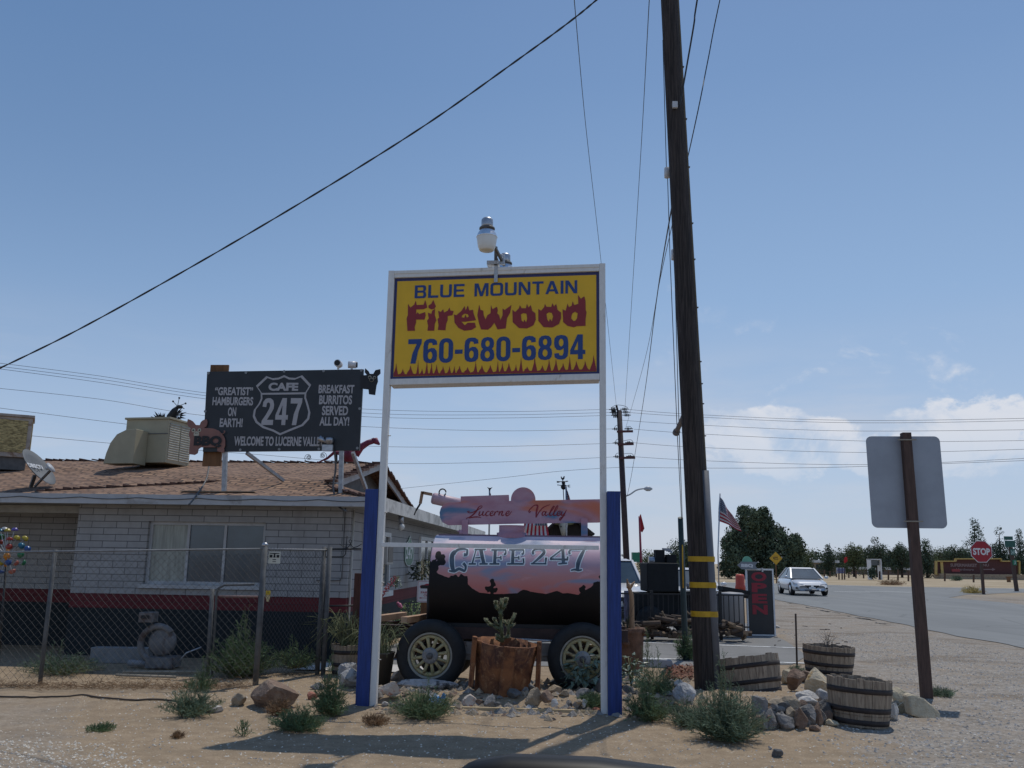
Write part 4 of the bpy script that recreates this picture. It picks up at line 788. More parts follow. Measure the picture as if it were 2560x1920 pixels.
def murmat(nm, tank):
    def fn(t, b, vec):
        x, y, z = t.sep(vec)
        st = t.comb(t.m('MULTIPLY', x, 1.0), t.m('MULTIPLY', y, 0.3), t.m('MULTIPLY', z, 2.6))
        n1 = t.noise(st, 2.0, 4, 0.55, 0.5); n2 = t.noise(t.comb(t.m('ADD', x, 7.0), y, t.m('MULTIPLY', z, 3.0)), 1.7 if tank else 1.1, 3, 0.45, 0.6)
        if tank:
            zn = t.m('DIVIDE', t.m('SUBTRACT', t.m('ADD', z, t.m('MULTIPLY', t.m('SUBTRACT', n1, 0.5), 0.16)), TZ-TR), 2*TR)
            c = t.ramp(zn, [(0.0, (0.50, 0.13, 0.12)), (0.42, (0.55, 0.18, 0.16)), (0.58, (0.54, 0.25, 0.24)), (0.70, (0.50, 0.33, 0.38)), (0.82, (0.60, 0.40, 0.46)), (0.90, (0.76, 0.60, 0.64)), (1.0, (0.80, 0.68, 0.72))])  # mural pinks; top stops whitened to paint in sun on the tank top
            c = t.mix(t.m('MULTIPLY', t.ss(n2, 0.50, 0.66), 0.8), c, (0.20, 0.30, 0.43))
            c = t.mix(t.m('MULTIPLY', t.ss(n1, 0.58, 0.70), 0.6), c, (0.70, 0.40, 0.41))
            at = t.node('ShaderNodeAttribute', attribute_name='silhouette')
            c = t.mix(t.ss(at.outputs['Fac'], -1.5, 1.5), c, t.mix(t.noise(vec, 4, 3), (0.006, 0.005, 0.006), (0.016, 0.012, 0.011)))
            rn = t.m('MULTIPLY', t.ss(t.noise(t.comb(t.m('MULTIPLY', x, 10.0), 0.0, t.m('MULTIPLY', z, 1.2)), 2.0, 4, .7), 0.66, 0.8), 0.25)
            c = t.mix(rn, c, (0.2, 0.1, 0.09))
        else:
            c = t.mix(t.ss(n1, 0.35, 0.65), (0.42, 0.22, 0.28), (0.47, 0.30, 0.37))
            c = t.mix(t.m('MULTIPLY', t.ss(n2, 0.485, 0.60), 0.9), c, (0.07, 0.20, 0.34))
            c = t.mix(t.m('MULTIPLY', t.ss(t.noise(st, 0.95, 3, 0.45, 0.8), 0.485, 0.60), 0.8), c, (0.60, 0.17, 0.07))
        t.l.new(c, b.inputs['Base Color']); b.inputs['Roughness'].default_value = 0.62; b.inputs['Specular IOR Level'].default_value = 0.3
    return custom(nm, fn, 0.42)
M_mur = murmat('sunset mural paint', True); M_hdr = murmat('sunset board paint', False)
NX, NA = 170, 150; vs = []; fs = []
for i in range(NX+1):
    for j in range(NA): a = 2*math.pi*j/NA; vs.append(V((x0+(x1-x0)*i/NX, TY-TR*math.cos(a), TZ+TR*math.sin(a))))
for i in range(NX):
    for j in range(NA): fs.append((i*NA+j, (i+1)*NA+j, (i+1)*NA+(j+1) % NA, i*NA+(j+1) % NA))
mb = MB().add(vs, fs, True); mb.f += [list(range(NA)), [NX*NA+j for j in range(NA-1, -1, -1)]]; mb.s += [False]*2; mb.m += [0]*2
tk = part(tw, 'tank', mb, M_mur); at_ = tk.data.attributes.new('silhouette', 'FLOAT', 'POINT')
vals = []
for p in vs:
    q = p.copy(); q.y = 2*TY-q.y if q.y > TY else q.y
    u, v_ = PX(T.w(q.x, q.y, q.z)); vals.append(mural((u-900)*3.352, (v_-1180)*3.352))
at_.data.foreach_set('value', vals)
mb = MB()
for xs_ in (x0+0.0, x0+(x1-x0)*0.515, x1): mb.tube([(xs_, TY-(TR+.002)*math.cos(2*math.pi*j/60), TZ+(TR+.002)*math.sin(2*math.pi*j/60)) for j in range(60)], 0.006, 5, closed=True)

def onfront(eps):                            # photo point on the front of the tank -> wagon coordinates, wrapped round the tank
    def fr(x, y, z):
        h = max(-.98, min(.98, (z-TZ)/TR)); return V((x, TY-(TR+eps)*math.sqrt(1-h*h), TZ+(TR+eps)*h))
    return fr
def tkp(x, y):                               # photo pixel -> (x,z) on the tank surface by ray
    d = ray(*Z5(x, y)); dl = V((d.x*T.c+d.y*T.s, -d.x*T.s+d.y*T.c, d.z)); o = T.loc((0, 0, EYE))
    oy, oz = o.y-TY, o.z-TZ; a = dl.y**2+dl.z**2; b_ = oy*dl.y+oz*dl.z; c = oy*oy+oz*oz-TR*TR; D = max(b_*b_-a*c, 0.0)
    k = (-b_-math.sqrt(D))/a; p = o+dl*k; return (p.x, p.z)
Z7 = zz(1140, 1180, 5.53)
def s7(x, y): u, v_ = Z7(x, y); return ((u-900)*3.352, (v_-1180)*3.352)
M_gun = mat('blue grey letter paint', (0.055, 0.085, 0.115), 0.5, 0.35, 9); M_ltw = mat('pale letter outline', (0.74, 0.79, 0.81), 0.5, 0.05)
# western letters: strokes in zoom coordinates; each is (points, widths)
C_ = [[(800, 665), (775, 690), (770, 745), (775, 800), (785, 825)], [26, 34, 38, 34, 24]], [[(895, 650), (860, 645), (815, 655), (785, 690)], [10, 16, 20, 26]], [[(900, 648), (895, 690), (870, 695)], [12, 22, 26]], [[(745, 828), (790, 832), (830, 812), (870, 828), (885, 825)], [10, 22, 24, 20, 12]], [[(865, 765), (885, 790), (882, 825)], [24, 20, 14]]
A7 = [[(280, 1075), (225, 1270)], [14, 22]], [[(345, 1075), (385, 1270)], [46, 46]], [[(265, 1190), (335, 1185)], [16, 20]], [[(175, 1272), (275, 1272)], [22, 22]], [[(325, 1272), (438, 1272)], [22, 22]], [[(258, 1072), (410, 1072)], [14, 16]]
F7 = [[(545, 1075), (535, 1270)], [40, 42]], [[(490, 1078), (690, 1078)], [16, 18]], [[(690, 1080), (685, 1130), (660, 1140)], [14, 26, 22]], [[(555, 1190), (625, 1185)], [16, 16]], [[(620, 1160), (625, 1215)], [16, 18]], [[(462, 1272), (600, 1272)], [22, 22]]
E7 = [[(790, 1075), (782, 1270)], [40, 42]], [[(735, 1078), (940, 1078)], [16, 18]], [[(935, 1080), (930, 1130), (905, 1135)], [14, 26, 22]], [[(800, 1190), (870, 1185)], [16, 16]], [[(868, 1160), (872, 1215)], [16, 18]], [[(708, 1272), (935, 1272)], [20, 24]], [[(930, 1195), (938, 1265)], [28, 16]]
N2 = [[(1075, 1135), (1060, 1110), (1090, 1075), (1160, 1065), (1215, 1090), (1210, 1130), (1150, 1190), (1060, 1268)], [30, 28, 22, 22, 36, 40, 34, 20]], [[(1035, 1270), (1250, 1270)], [18, 22]], [[(1245, 1185), (1240, 1265)], [34, 14]]
N4 = [[(1470, 1070), (1300, 1200)], [16, 20]], [[(1300, 1208), (1545, 1212)], [24, 26]], [[(1478, 1070), (1485, 1270)], [40, 44]], [[(1415, 1272), (1535, 1262)], [22, 22]], [[(1545, 1170), (1540, 1225)], [22, 22]]
N7 = [[(1575, 1135), (1565, 1100), (1600, 1070)], [30, 26, 18]], [[(1590, 1072), (1810, 1068)], [22, 18]], [[(1775, 1075), (1730, 1160), (1690, 1260), (1680, 1350)], [26, 50, 54, 44]], [[(1590, 1362), (1640, 1350), (1690, 1362), (1740, 1352)], [18, 26, 26, 18]]
def letters(white):
    mb = MB(); e = 0.0012 if white else 0.0042
    for grp, conv in ((C_, 1), (A7, 0), (F7, 0), (E7, 0), (N2, 0), (N4, 0), (N7, 0)):
        for pts, wds in grp:
            P = [tkp(*(p if conv else s7(*p))) for p in pts]; kk = (1.0 if conv else 0.606)*(1/3.352)/195
            W_ = [(q_*kk+(0.024 if white else 0.0))*0.98 for q_ in wds]
            if len(P) == 2: P = [tuple(a+(b_-a)*i/6 for a, b_ in zip(*P)) for i in range(7)]; W_ = [W_[0]+(W_[1]-W_[0])*i/6 for i in range(7)]
            if white:                      # round the outline off past both stroke ends
                for k0, k1 in ((0, 1), (-1, -2)):
                    dx, dz = P[k0][0]-P[k1][0], P[k0][1]-P[k1][1]; L = math.hypot(dx, dz); q_ = (P[k0][0]+dx/L*0.013, P[k0][1]+dz/L*0.013)
                    P = [q_]+P if k0 == 0 else P+[q_]
                    W_ = [W_[0]*.8]+W_ if k0 == 0 else W_+[W_[-1]*.8]
            mb.stroke(P, W_, 0, onfront(e), sub=4); e += 0.00005
    return mb
part(tk, 'lettering_outline', letters(True), M_ltw); part(tk, 'lettering', letters(False), M_gun)
a = TC(1280, 1332); part(tk, 'manway', MB().lathe([(0.20, -0.02), (0.20, 0.05), (0.17, 0.055), (0.17, 0.14), (0.175, 0.145), (0, 0.15)], (a[0], TY, TZ+TR-0.01), 26), M_hdr)
part(tk, 'walkway', MB().box(x0+0.03, x1-0.03, TY-0.09, TY+0.12, TZ+TR-0.012, TZ+TR+0.012), mat('mauve steel', (0.16, 0.10, 0.14), 0.6, 0.2))
part(tk, 'valve', MB().tube([(x0+0.32, TY-0.05, TZ+TR), (x0+0.32, TY-.05, TZ+TR+0.07)], 0.03, 8).tube([(x0+0.27, TY-.05, TZ+TR+.05), (x0+.37, TY-.05, TZ+TR+.05)], 0.012, 6), M_hdr)
part(tk, 'saddle', MB().box(x0+0.1, x1-0.1, TY-0.33, TY+0.33, TZ-TR-0.06, TZ-TR+0.09), M_blk2)
# header board
hb = [(690, 420), (672, 380), (668, 340), (680, 300), (705, 270), (745, 255), (845, 252), (845, 205), (1248, 192), (1250, 242), (1265, 242)]+[(1368+103*math.cos(rad(180-i*12)), 232-104*math.sin(rad(i*12))) for i in range(0, 16)]+[(1470, 238), (2030, 228), (2070, 240), (2095, 280), (2098, 340), (2085, 385), (2050, 415), (2000, 424), (1400, 432), (740, 446)]
hp = [TC(*Z5(*p)) for p in hb]
hd = part(tw, 'header_board', MB().poly([hp], TY-0.02, 0.04), M_hdr, bevel=0.003)
for x, y0, y1 in ((884, 402, 545), (1880, 388, 540)):
    a = TC(*Z5(x, y0)); b_ = TC(*Z5(x, y1)); part(tw, 'stanchion', MB().box(a[0]-0.042, a[0]+0.042, TY-0.065, TY-0.023, TZ+TR-0.02, a[1]), M_hdr, bevel=0.004)
M_maroon = mat('maroon script paint', (0.22, 0.008, 0.025), 0.5, 0.1)
LU = [([(195, 545), (165, 545), (180, 565), (230, 560), (290, 530), (345, 500), (365, 475), (345, 470), (315, 490), (285, 540), (240, 590), (190, 625), (150, 640), (150, 652)], [5, 8, 8, 8, 9, 8, 5, 6, 10, 14, 14, 10, 7, 5]), ([(185, 640), (230, 628), (290, 622), (350, 632)], [6, 12, 12, 4]),
      ([(335, 545), (320, 590), (335, 605), (365, 575), (380, 545), (368, 590), (385, 603), (400, 590)], [11, 12, 9, 5, 12, 12, 9, 5]), ([(462, 555), (450, 542), (425, 560), (412, 590), (425, 606), (455, 595)], [9, 6, 10, 13, 9, 5]), ([(470, 585), (505, 570), (515, 545), (495, 545), (475, 575), (478, 602), (505, 602), (530, 585)], [5, 6, 8, 6, 11, 12, 9, 5]),
      ([(545, 548), (528, 603)], [12, 10]), ([(538, 580), (560, 550), (580, 545), (582, 560)], [5, 7, 11, 7]), ([(610, 545), (592, 603)], [12, 10]), ([(600, 580), (625, 550), (645, 548), (632, 590), (648, 603), (670, 588)], [5, 7, 11, 12, 9, 5]), ([(690, 585), (725, 572), (738, 545), (715, 545), (693, 575), (697, 603), (725, 600), (775, 545)], [5, 6, 8, 6, 11, 12, 9, 4]),
      ([(1035, 545), (1015, 560), (1012, 535), (1040, 500), (1080, 465), (1110, 460), (1130, 470), (1115, 540), (1105, 630)], [6, 9, 9, 8, 8, 10, 14, 16, 6]), ([(1105, 632), (1150, 555), (1210, 490), (1300, 452)], [8, 10, 9, 4]),
      ([(1238, 550), (1215, 545), (1192, 575), (1200, 602), (1225, 585), (1245, 548), (1232, 590), (1250, 602), (1270, 585)], [6, 8, 12, 9, 5, 12, 12, 9, 4]), ([(1275, 590), (1330, 530), (1360, 480), (1345, 478), (1310, 540), (1295, 595), (1315, 602), (1335, 588)], [4, 6, 7, 8, 12, 12, 9, 4]), ([(1330, 590), (1385, 530), (1410, 475), (1395, 473), (1362, 540), (1350, 595), (1370, 602), (1390, 588)], [4, 6, 7, 8, 12, 12, 9, 4]),
      ([(1395, 585), (1430, 572), (1442, 545), (1420, 545), (1400, 575), (1403, 602), (1430, 598), (1455, 570)], [5, 6, 8, 6, 11, 12, 9, 4]), ([(1468, 545), (1455, 590), (1470, 600), (1500, 570), (1528, 525)], [11, 12, 9, 6, 5]), ([(1528, 525), (1490, 600), (1450, 655), (1435, 668), (1432, 645), (1460, 625), (1508, 602)], [6, 12, 12, 8, 6, 6, 4])]
mb = MB(); e = TY-0.0225
for pts, wds in LU: mb.stroke([TC(*Z7(*p)) for p in pts], [q_*1.5/5.53/ppm(T.w(0.5, TY, 2.2)) for q_ in wds], e); e -= 0.0001
part(hd, 'lettering', mb, M_maroon)
# chassis
M_chas = mat('rust brown channel', (0.050, 0.028, 0.024), 0.8, 0.3, 6)
def rust(t, b, vec):
    n1 = t.noise(vec, 5, 6, .65, .6); n2 = t.noise(vec, 14, 5, .7); x, y, z = t.sep(vec)
    c = t.mix(t.ss(n1, .35, .62), (.085, .03, .016), (.25, .10, .038)); c = t.mix(t.m('MULTIPLY', t.ss(n2, .52, .68), .7), c, (.36, .19, .09))
    c = t.mix(t.m('MULTIPLY', t.ss(t.noise(t.comb(t.m('MULTIPLY', x, 9.0), t.m('MULTIPLY', y, 9.0), t.m('MULTIPLY', z, 1.3)), 1.3, 4, .6), .55, .7), .55), c, (.05, .02, .014))
    t.l.new(c, b.inputs['Base Color']); b.inputs['Metallic'].default_value = .25
    bp = t.node('ShaderNodeBump'); bp.inputs['Strength'].default_value = .6; bp.inputs['Distance'].default_value = .015; t.l.new(n2, bp.inputs['Height']); t.l.new(bp.outputs[0], b.inputs['Normal'])
M_rust = custom('rusty steel', rust, .75)
M_gb = mat('grey weathered beam', (0.25, 0.22, 0.19), 0.85, 0.2, 6, col2=(0.12, 0.06, 0.04), fac2=0.35, s2=6)
for y0 in (TY-0.36, TY+0.28): part(tw, 'frame_rail', MB().box(-0.95, x1+0.15, y0, y0+0.07, TZ-TR-0.10, TZ-TR+0.045).box(-0.95, x0, y0-0.05, y0+0.07, TZ-TR+0.045, TZ-TR+0.055), M_chas, bevel=0.004)
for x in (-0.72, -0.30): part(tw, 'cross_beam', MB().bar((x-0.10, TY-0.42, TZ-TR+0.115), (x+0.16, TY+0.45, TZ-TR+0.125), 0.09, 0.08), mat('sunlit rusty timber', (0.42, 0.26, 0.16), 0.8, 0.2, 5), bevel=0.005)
part(tw, 'side_beam', MB().box(0.25, 1.75, 0.22, 0.28, 0.36, 0.57).box(0.30, 1.70, 0.205, 0.218, 0.42, 0.45), M_gb, bevel=0.004)
part(tw, 'axle_bracket', MB().add([(-0.48, 0.15, 0.36), (-0.25, 0.15, 0.36), (-0.05, 0.15, 0.66), (-0.36, 0.15, 0.66), (-0.48, 0.22, 0.36), (-0.25, 0.22, 0.36), (-0.05, 0.22, 0.66), (-0.36, 0.22, 0.66)], [(0, 1, 2, 3), (7, 6, 5, 4), (0, 4, 5, 1), (1, 5, 6, 2), (2, 6, 7, 3), (3, 7, 4, 0)]), mat('flaking cream steel', (0.33, 0.27, 0.24), 0.8, 0.2, 5, col2=(0.10, 0.03, 0.025), fac2=0.5, s2=10))
part(tw, 'stop_lever', MB().tube([(-0.11, TY-0.3, TZ-TR+0.1), (-0.11, TY-.3, TZ-TR+0.5)], 0.03, 8).box(-0.22, 0.0, TY-0.33, TY-0.28, TZ-TR+0.5, TZ-TR+0.54), M_blk2)
part(tw, 'drain_pipe', MB().tube([(0.95, 0.1, 0.63), (1.55, 0.1, 0.61)], 0.012, 6), M_gal)
# wheels
M_tyre = mat('black rubber', (0.014, 0.015, 0.016), 0.75, 0.25, 12); M_spoke = mat('cream painted wood', (0.42, 0.36, 0.19), 0.7, 0.2, 8, col2=(0.22, 0.15, 0.08), fac2=0.3, s2=8); M_rim = mat('dull rim steel', (0.30, 0.29, 0.25), 0.6, 0.2, 8)
WR = 0.42
def wheel(x, y, flip):
    sgn = -1 if not flip else 1; ax = (0, sgn, 0); c = (x, y, WR)
    ty = part(tw, 'wheel', MB().lathe([(0.262, 0.0), (0.275, 0.02), (0.30, 0.03), (0.35, 0.028), (0.385, 0.012), (0.405, -0.015), (0.418, -0.05), (0.42, -0.10), (0.418, -0.13), (0.395, -0.17), (0.33, -0.19), (0.26, -0.17), (0.26, 0.0)], c, 56, ax), M_tyre)
    part(ty, 'rim', MB().lathe([(0.27, 0.012), (0.258, 0.016), (0.246, 0.006), (0.246, -0.03), (0.20, -0.035), (0.2, -0.10), (0.26, -0.10)], c, 48, ax), M_rim)
    part(ty, 'felloe', MB().lathe([(0.238, -0.028), (0.238, -0.008), (0.205, -0.006), (0.200, -0.03)], c, 48, ax), M_spoke)
    mb = MB()
    for i in range(12):
        a = 2*math.pi*(i+0.35)/12; d = V((math.cos(a), 0, math.sin(a))); cc = V(c)+V((0, sgn*-0.02, 0))
        mb.tube([cc+d*0.07, cc+d*0.14, cc+d*0.212], [0.026, 0.019, 0.024], 8)
    part(ty, 'spokes', mb, M_spoke)
    part(ty, 'hub', MB().lathe([(0.095, -0.01), (0.095, 0.012), (0.05, 0.018), (0.046, 0.018), (0, 0.018)], c, 32, ax), mat('grey hub paint', (0.26, 0.26, 0.26), 0.6, 0.15))
    part(ty, 'hub_cap', MB().lathe([(0.038, 0.018), (0.036, 0.06), (0.02, 0.07), (0, 0.07)], c, 18, ax), M_dark)
    mb = MB()
    for i in range(6): a = 2*math.pi*i/6+0.5; p = V(c)+V((math.cos(a)*0.073, 0, math.sin(a)*0.073)); mb.tube([p, p+V(ax)*0.03], 0.010, 6)
    part(ty, 'lug_nut', mb, M_rim)
for x in (T(1075, 1641)[0], T(1461, 1649)[0]-0.02):
    wheel(x, 0.0, False); wheel(x, 1.44, True)
    part(tw, 'axle', MB().tube([(x, 0.05, WR), (x, 1.4, WR)], 0.045, 10), M_chas); part(tw, 'spring', MB().box(x-0.3, x+0.3, 0.28, 0.36, WR+0.03, WR+0.11), M_chas)

# ---------------------------------------------------------------- rusty planter with cholla cactus
pb = V((A(1253, 1715, 10.35).x, 10.45, 0.05))
rp = thing('rusty_planter', 'rusty ribbed steel drum planter leaning on the rocks', 'planter', pb, 0)
tilt = Matrix.Rotation(rad(5), 4, 'Y') @ Matrix.Rotation(rad(4), 4, 'X')
mb = MB(); mb.M = tilt; mb.lathe([(0.295, 0.04), (0.30, 0.15), (0.315, 0.35), (0.35, 0.60), (0.338, 0.605), (0.30, 0.35), (0.28, 0.06)], n=40, wob=lambda j, h: 1+0.045*math.cos(4*2*math.pi*j/40+.6)+0.012*math.sin(j*1.9)+(0.045*math.sin(j*1.3)+.03*math.sin(j*2.9) if h > .5 else 0)); part(rp, 'shell', mb, M_rust)
mb = MB(); mb.M = tilt; mb.lathe([(0.302, 0.36), (0.15, 0.38), (0, 0.37)], n=24); part(rp, 'soil', mb, mat('dark soil', (0.07, 0.045, 0.03), 1.0, 0.3, 20, bump=0.8))
for a, top, bot, wd_ in ((196, 0.64, 0.10, 0.05), (276, 0.61, -0.03, 0.072), (345, 0.66, 0.06, 0.04), (90, 0.6, 0.05, 0.07)):
    d = V((math.cos(rad(a)), math.sin(rad(a)), 0)); tn = V((-d.y, d.x, 0)); k0, k1 = (0.33, 0.35) if a in (276, 90) else (0.35, 0.36) if a == 196 else (0.40, 0.365)
    p, q_ = d*k0+V((0, 0, bot)), d*k1+V((0, 0, top)); mb = MB(); mb.M = tilt
    vs = []
    for z_, c in ((0, p), (1, q_)): vs += [c-tn*wd_, c-tn*wd_*.7+d*0.035, c+tn*wd_*.7+d*0.035, c+tn*wd_, c+tn*wd_*.6-d*.01, c-tn*wd_*.6-d*.01]
    mb.add(vs, [(i, (i+1) % 6, (i+1) % 6+6, i+6) for i in range(6)]+[(5, 4, 3, 2, 1, 0), (6, 7, 8, 9, 10, 11)]); part(rp, 'rib', mb, M_rust)
mb = MB(); mb.box(-0.045, -0.015, -0.352, -0.345, 0.50, 0.535); part(rp, 'tag', mb, M_wplast)
M_cact = mat('cholla green', (0.085, 0.10, 0.045), 0.8, 0.3, 30); M_spine = mat('straw spines', (0.30, 0.28, 0.17), 0.8, 0.1)
cb_ = A(1256, 1597, 10.45); ca = thing('cholla_cactus', 'upright branching cholla cactus growing in the rusty planter', 'cactus', cb_-V((0, 0, .05)), 0)
c5 = lambda x, y: A(*Z5(x, y), 10.45)
def carm(pts, r, nm='arm'):
    r *= .78
    P = [c5(*p) for p in spline2(pts, 6)]; mb = MB(); n_ = 9
    for i, p in enumerate(P): P[i] = p+V((0, 0.03*math.sin(i*.7), 0))
    mb.tube(P, [r*(1+0.13*math.sin(i*2.2))*(1 if i < len(P)-2 else 0.75-0.3*(i-len(P)+2)) for i in range(len(P))], n_)
    o = part(ca, nm, mb, M_cact, world=True); mb = MB()
    for i in range(1, len(P)):
        for k in range(26):
            a = uni(0, 6.28); p = P[i-1]+(P[i]-P[i-1])*uni(0, 1); d = V((math.cos(a), math.sin(a), uni(-.3, .6))).normalized(); s_ = d.orthogonal().normalized()*0.0016
            mb.add([p+d*r*.8+s_, p+d*r*.8-s_, p+d*(r+uni(.008, .02))], [(0, 1, 2)])
    part(o, 'spines', mb, M_spine, world=True)
carm([(1192, 1420), (1188, 1330), (1180, 1230), (1178, 1155)], 0.023, 'trunk')
for pts, r in (([(1172, 1165), (1150, 1140), (1138, 1100), (1140, 1080)], 0.021), ([(1180, 1160), (1183, 1110), (1190, 1060)], 0.02), ([(1182, 1160), (1205, 1130), (1218, 1090), (1228, 1055)], 0.024), ([(1180, 1335), (1150, 1310), (1110, 1285), (1080, 1272)], 0.024), ([(1085, 1272), (1065, 1250), (1052, 1228)], 0.019), ([(1172, 1300), (1145, 1270), (1130, 1245), (1124, 1222)], 0.018), ([(1244, 1385), (1244, 1320), (1248, 1240)], 0.018), ([(1248, 1285), (1275, 1240), (1300, 1185)], 0.019), ([(1248, 1310), (1270, 1290), (1290, 1272)], 0.017), ([(1240, 1300), (1222, 1265), (1205, 1240)], 0.016), ([(1180, 1400), (1160, 1380), (1150, 1360)], 0.02), ([(1195, 1400), (1225, 1385), (1245, 1370)], 0.02), ([(1170, 1415), (1150, 1400), (1148, 1385)], 0.018)): carm(pts, r)

# ---------------------------------------------------------------- half barrels
M_bar = mat('weathered oak', (0.30, 0.235, 0.17), 0.85, 0.28, 4, bump=0.3, bscale=40, stretch=(7, 7, 0.8), col2=(0.19, 0.14, 0.10), fac2=0.4, s2=5); M_hoop = mat('rusty black hoop', (0.035, 0.025, 0.022), 0.75, 0.3, 10)
M_soil = MATS['dark soil']
def barrel(u, v, Yo, w_px, h, label, tilt_=(0, 0), plant=None, zb=0.0, inside=0.06):
    g = G(u, v, zb); R_ = w_px/ppm(g)/2; base = V((g.x*(g.y+R_*Yo)/g.y, g.y+R_*Yo, zb))
    o = thing('half_barrel', label, 'half barrel', base, uni(0, 90), 'oak half barrels')
    M_ = Matrix.Rotation(rad(tilt_[0]), 4, 'Y') @ Matrix.Rotation(rad(tilt_[1]), 4, 'X'); n_ = 26
    rr = lambda z: R_*(0.86+0.14*math.sin(min(1, z/h)*math.pi/2))
    mb = MB(); mb.M = Matrix.Rotation(-o.rotation_euler.z, 4, 'Z') @ M_ @ Matrix.Rotation(o.rotation_euler.z, 4, 'Z')
    for i in range(n_):
        a0, a1 = 2*math.pi*(i+0.02)/n_, 2*math.pi*(i+0.98)/n_; ht = h+uni(-0.012, 0.008); vs = []; L = 6; bu = uni(-0.003, .003)
        for k in range(L+1):
            z = ht*k/L; r0 = rr(z)+bu
            for r in (r0, r0-0.028):
                for a in (a0, (a0+a1)/2, a1): vs.append((r*math.cos(a), r*math.sin(a), z))
        fs = []
        for k in range(L):
            b0, b1 = k*6, k*6+6
            for e0, e1 in ((0, 1), (1, 2), (2, 5), (5, 4), (4, 3), (3, 0)): fs.append((b0+e0, b0+e1, b1+e1, b1+e0))
        fs += [(L*6, L*6+1, L*6+4, L*6+3), (L*6+1, L*6+2, L*6+5, L*6+4), (3, 4, 1, 0), (4, 5, 2, 1)]; mb.add(vs, fs)
    M2 = mb.M; part(o, 'staves', mb, M_bar)
    for z0 in (0.02, h*0.30, h*0.70):
        mb = MB(); mb.M = M2; mb.lathe([(rr(z0)-.004, z0), (rr(z0)+0.006, z0), (rr(z0+0.05)+0.006, z0+0.05), (rr(z0+.05)-.004, z0+0.05)], n=40); part(o, 'hoop', mb, M_hoop)
    mb = MB(); mb.M = M2; mb.lathe([(rr(h)-0.02, h-inside-0.04), (R_*.4, h-inside), (0, h-inside)], n=26); part(o, 'soil', mb, M_soil)
    return o, base, R_
barrel(2150, 1826, 1.0, 160, 0.45, 'empty half barrel nearest the square sign post', (3.5, -2), inside=0.30)
barrel(1886, 1752, 1.0, 160, 0.46, 'tilted half barrel beside the utility pole base', (-7, -9))
b3, bp3, br3 = barrel(2072, 1692, 1.0, 128, 0.40, 'half barrel with dry stems behind the front barrel', (3, 0))
mb = MB()
for _ in range(16): a = uni(0, 6.28); r = uni(0, .1); p = V((r*math.cos(a), r*math.sin(a), 0.3)); mb.tube([p, p+V((uni(-.05, .05), uni(-.05, .05), uni(.12, .2))), p+V((uni(-.14, .14), uni(-.1, .1), uni(.2, .33)))], [0.004, 0.003, 0.001], 4)
dsx = solo('dry_stems', mb, mat('dry grey stems', (0.12, 0.10, 0.08), 0.9, 0.3), 'dry grey stems standing in the rear half barrel', 'plant'); dsx.location = bp3
b4, bp4, br4 = barrel(868, 1692, 1.0, 88, 0.40, 'half barrel with long grass left of the blue board', (0, 0))
# ---------------------------------------------------------------- rocks
def rockmat(nm, c, v_=0.2, c2=None): return mat(nm, c, 0.92, v_, 9, bump=1.0, bscale=30, col2=c2, fac2=0.4, s2=7)
RK = {'grey': rockmat('grey rock', (0.24, 0.225, 0.21), .25, (0.13, .12, .11)), 'tan': rockmat('tan rock', (0.34, 0.27, 0.19), .2, (0.22, .16, .11)), 'white': rockmat('white rock', (0.52, 0.49, 0.45), .15, (0.3, .28, .26)), 'brown': rockmat('brown rock', (0.21, 0.14, 0.10), .25, (0.3, .22, .16)),
      'dark': rockmat('dark rock', (0.11, 0.11, 0.11), .25), 'gold': rockmat('golden rock', (0.50, 0.42, 0.30), .15, (0.40, .24, .08)), 'cream': rockmat('cream rock', (0.50, 0.42, 0.29), .1, (0.40, .31, .20)), 'orange': rockmat('orange streaked rock', (0.50, 0.44, 0.38), .1, (0.42, .10, .03)), 'red': rockmat('red rock', (0.36, 0.15, 0.10), .2), 'mott': rockmat('mottled grey rock', (0.40, 0.39, 0.38), .25, (0.06, .06, .06))}
def rockmesh(w_, d_, h, seed, rough=0.22):
    rnd = random.Random(seed); mb = MB(); n_, k = 18, 12; cuts = [(V((rnd.uniform(-1, 1), rnd.uniform(-1, 1), rnd.uniform(-.5, 1))).normalized(), rnd.uniform(0.40, 0.78)) for _ in range(13)]
    vs = []
    for i in range(k+1):
        ph = math.pi*i/k
        for j in range(n_):
            a = 2*math.pi*j/n_; p = V((math.sin(ph)*math.cos(a), math.sin(ph)*math.sin(a), math.cos(ph)))
            p *= 1+rough*noise.noise(p*1.3+V((seed, 0, 0)))
            for nn, d in cuts:
                e = p.dot(nn)-d
                if e > 0: p -= nn*e*0.97
            p *= 1+0.05*noise.noise(p*4+V((seed*3, 1, 0)))
            vs.append(p)
    lo = [min(p[i] for p in vs) for i in range(3)]; hi_ = [max(p[i] for p in vs) for i in range(3)]; nr = [[2*(p[i]-lo[i])/(hi_[i]-lo[i])-1 for i in range(3)] for p in vs]
    vs = [V((p[0]*w_/2, p[1]*d_/2, p[2]*h/2+h*0.38)) for p in nr]
    mb.add(vs, [(i*n_+j, (i+1)*n_+j, (i+1)*n_+(j+1) % n_, i*n_+(j+1) % n_) for i in range(k) for j in range(n_)], False)
    return mb
rk_i = [0]
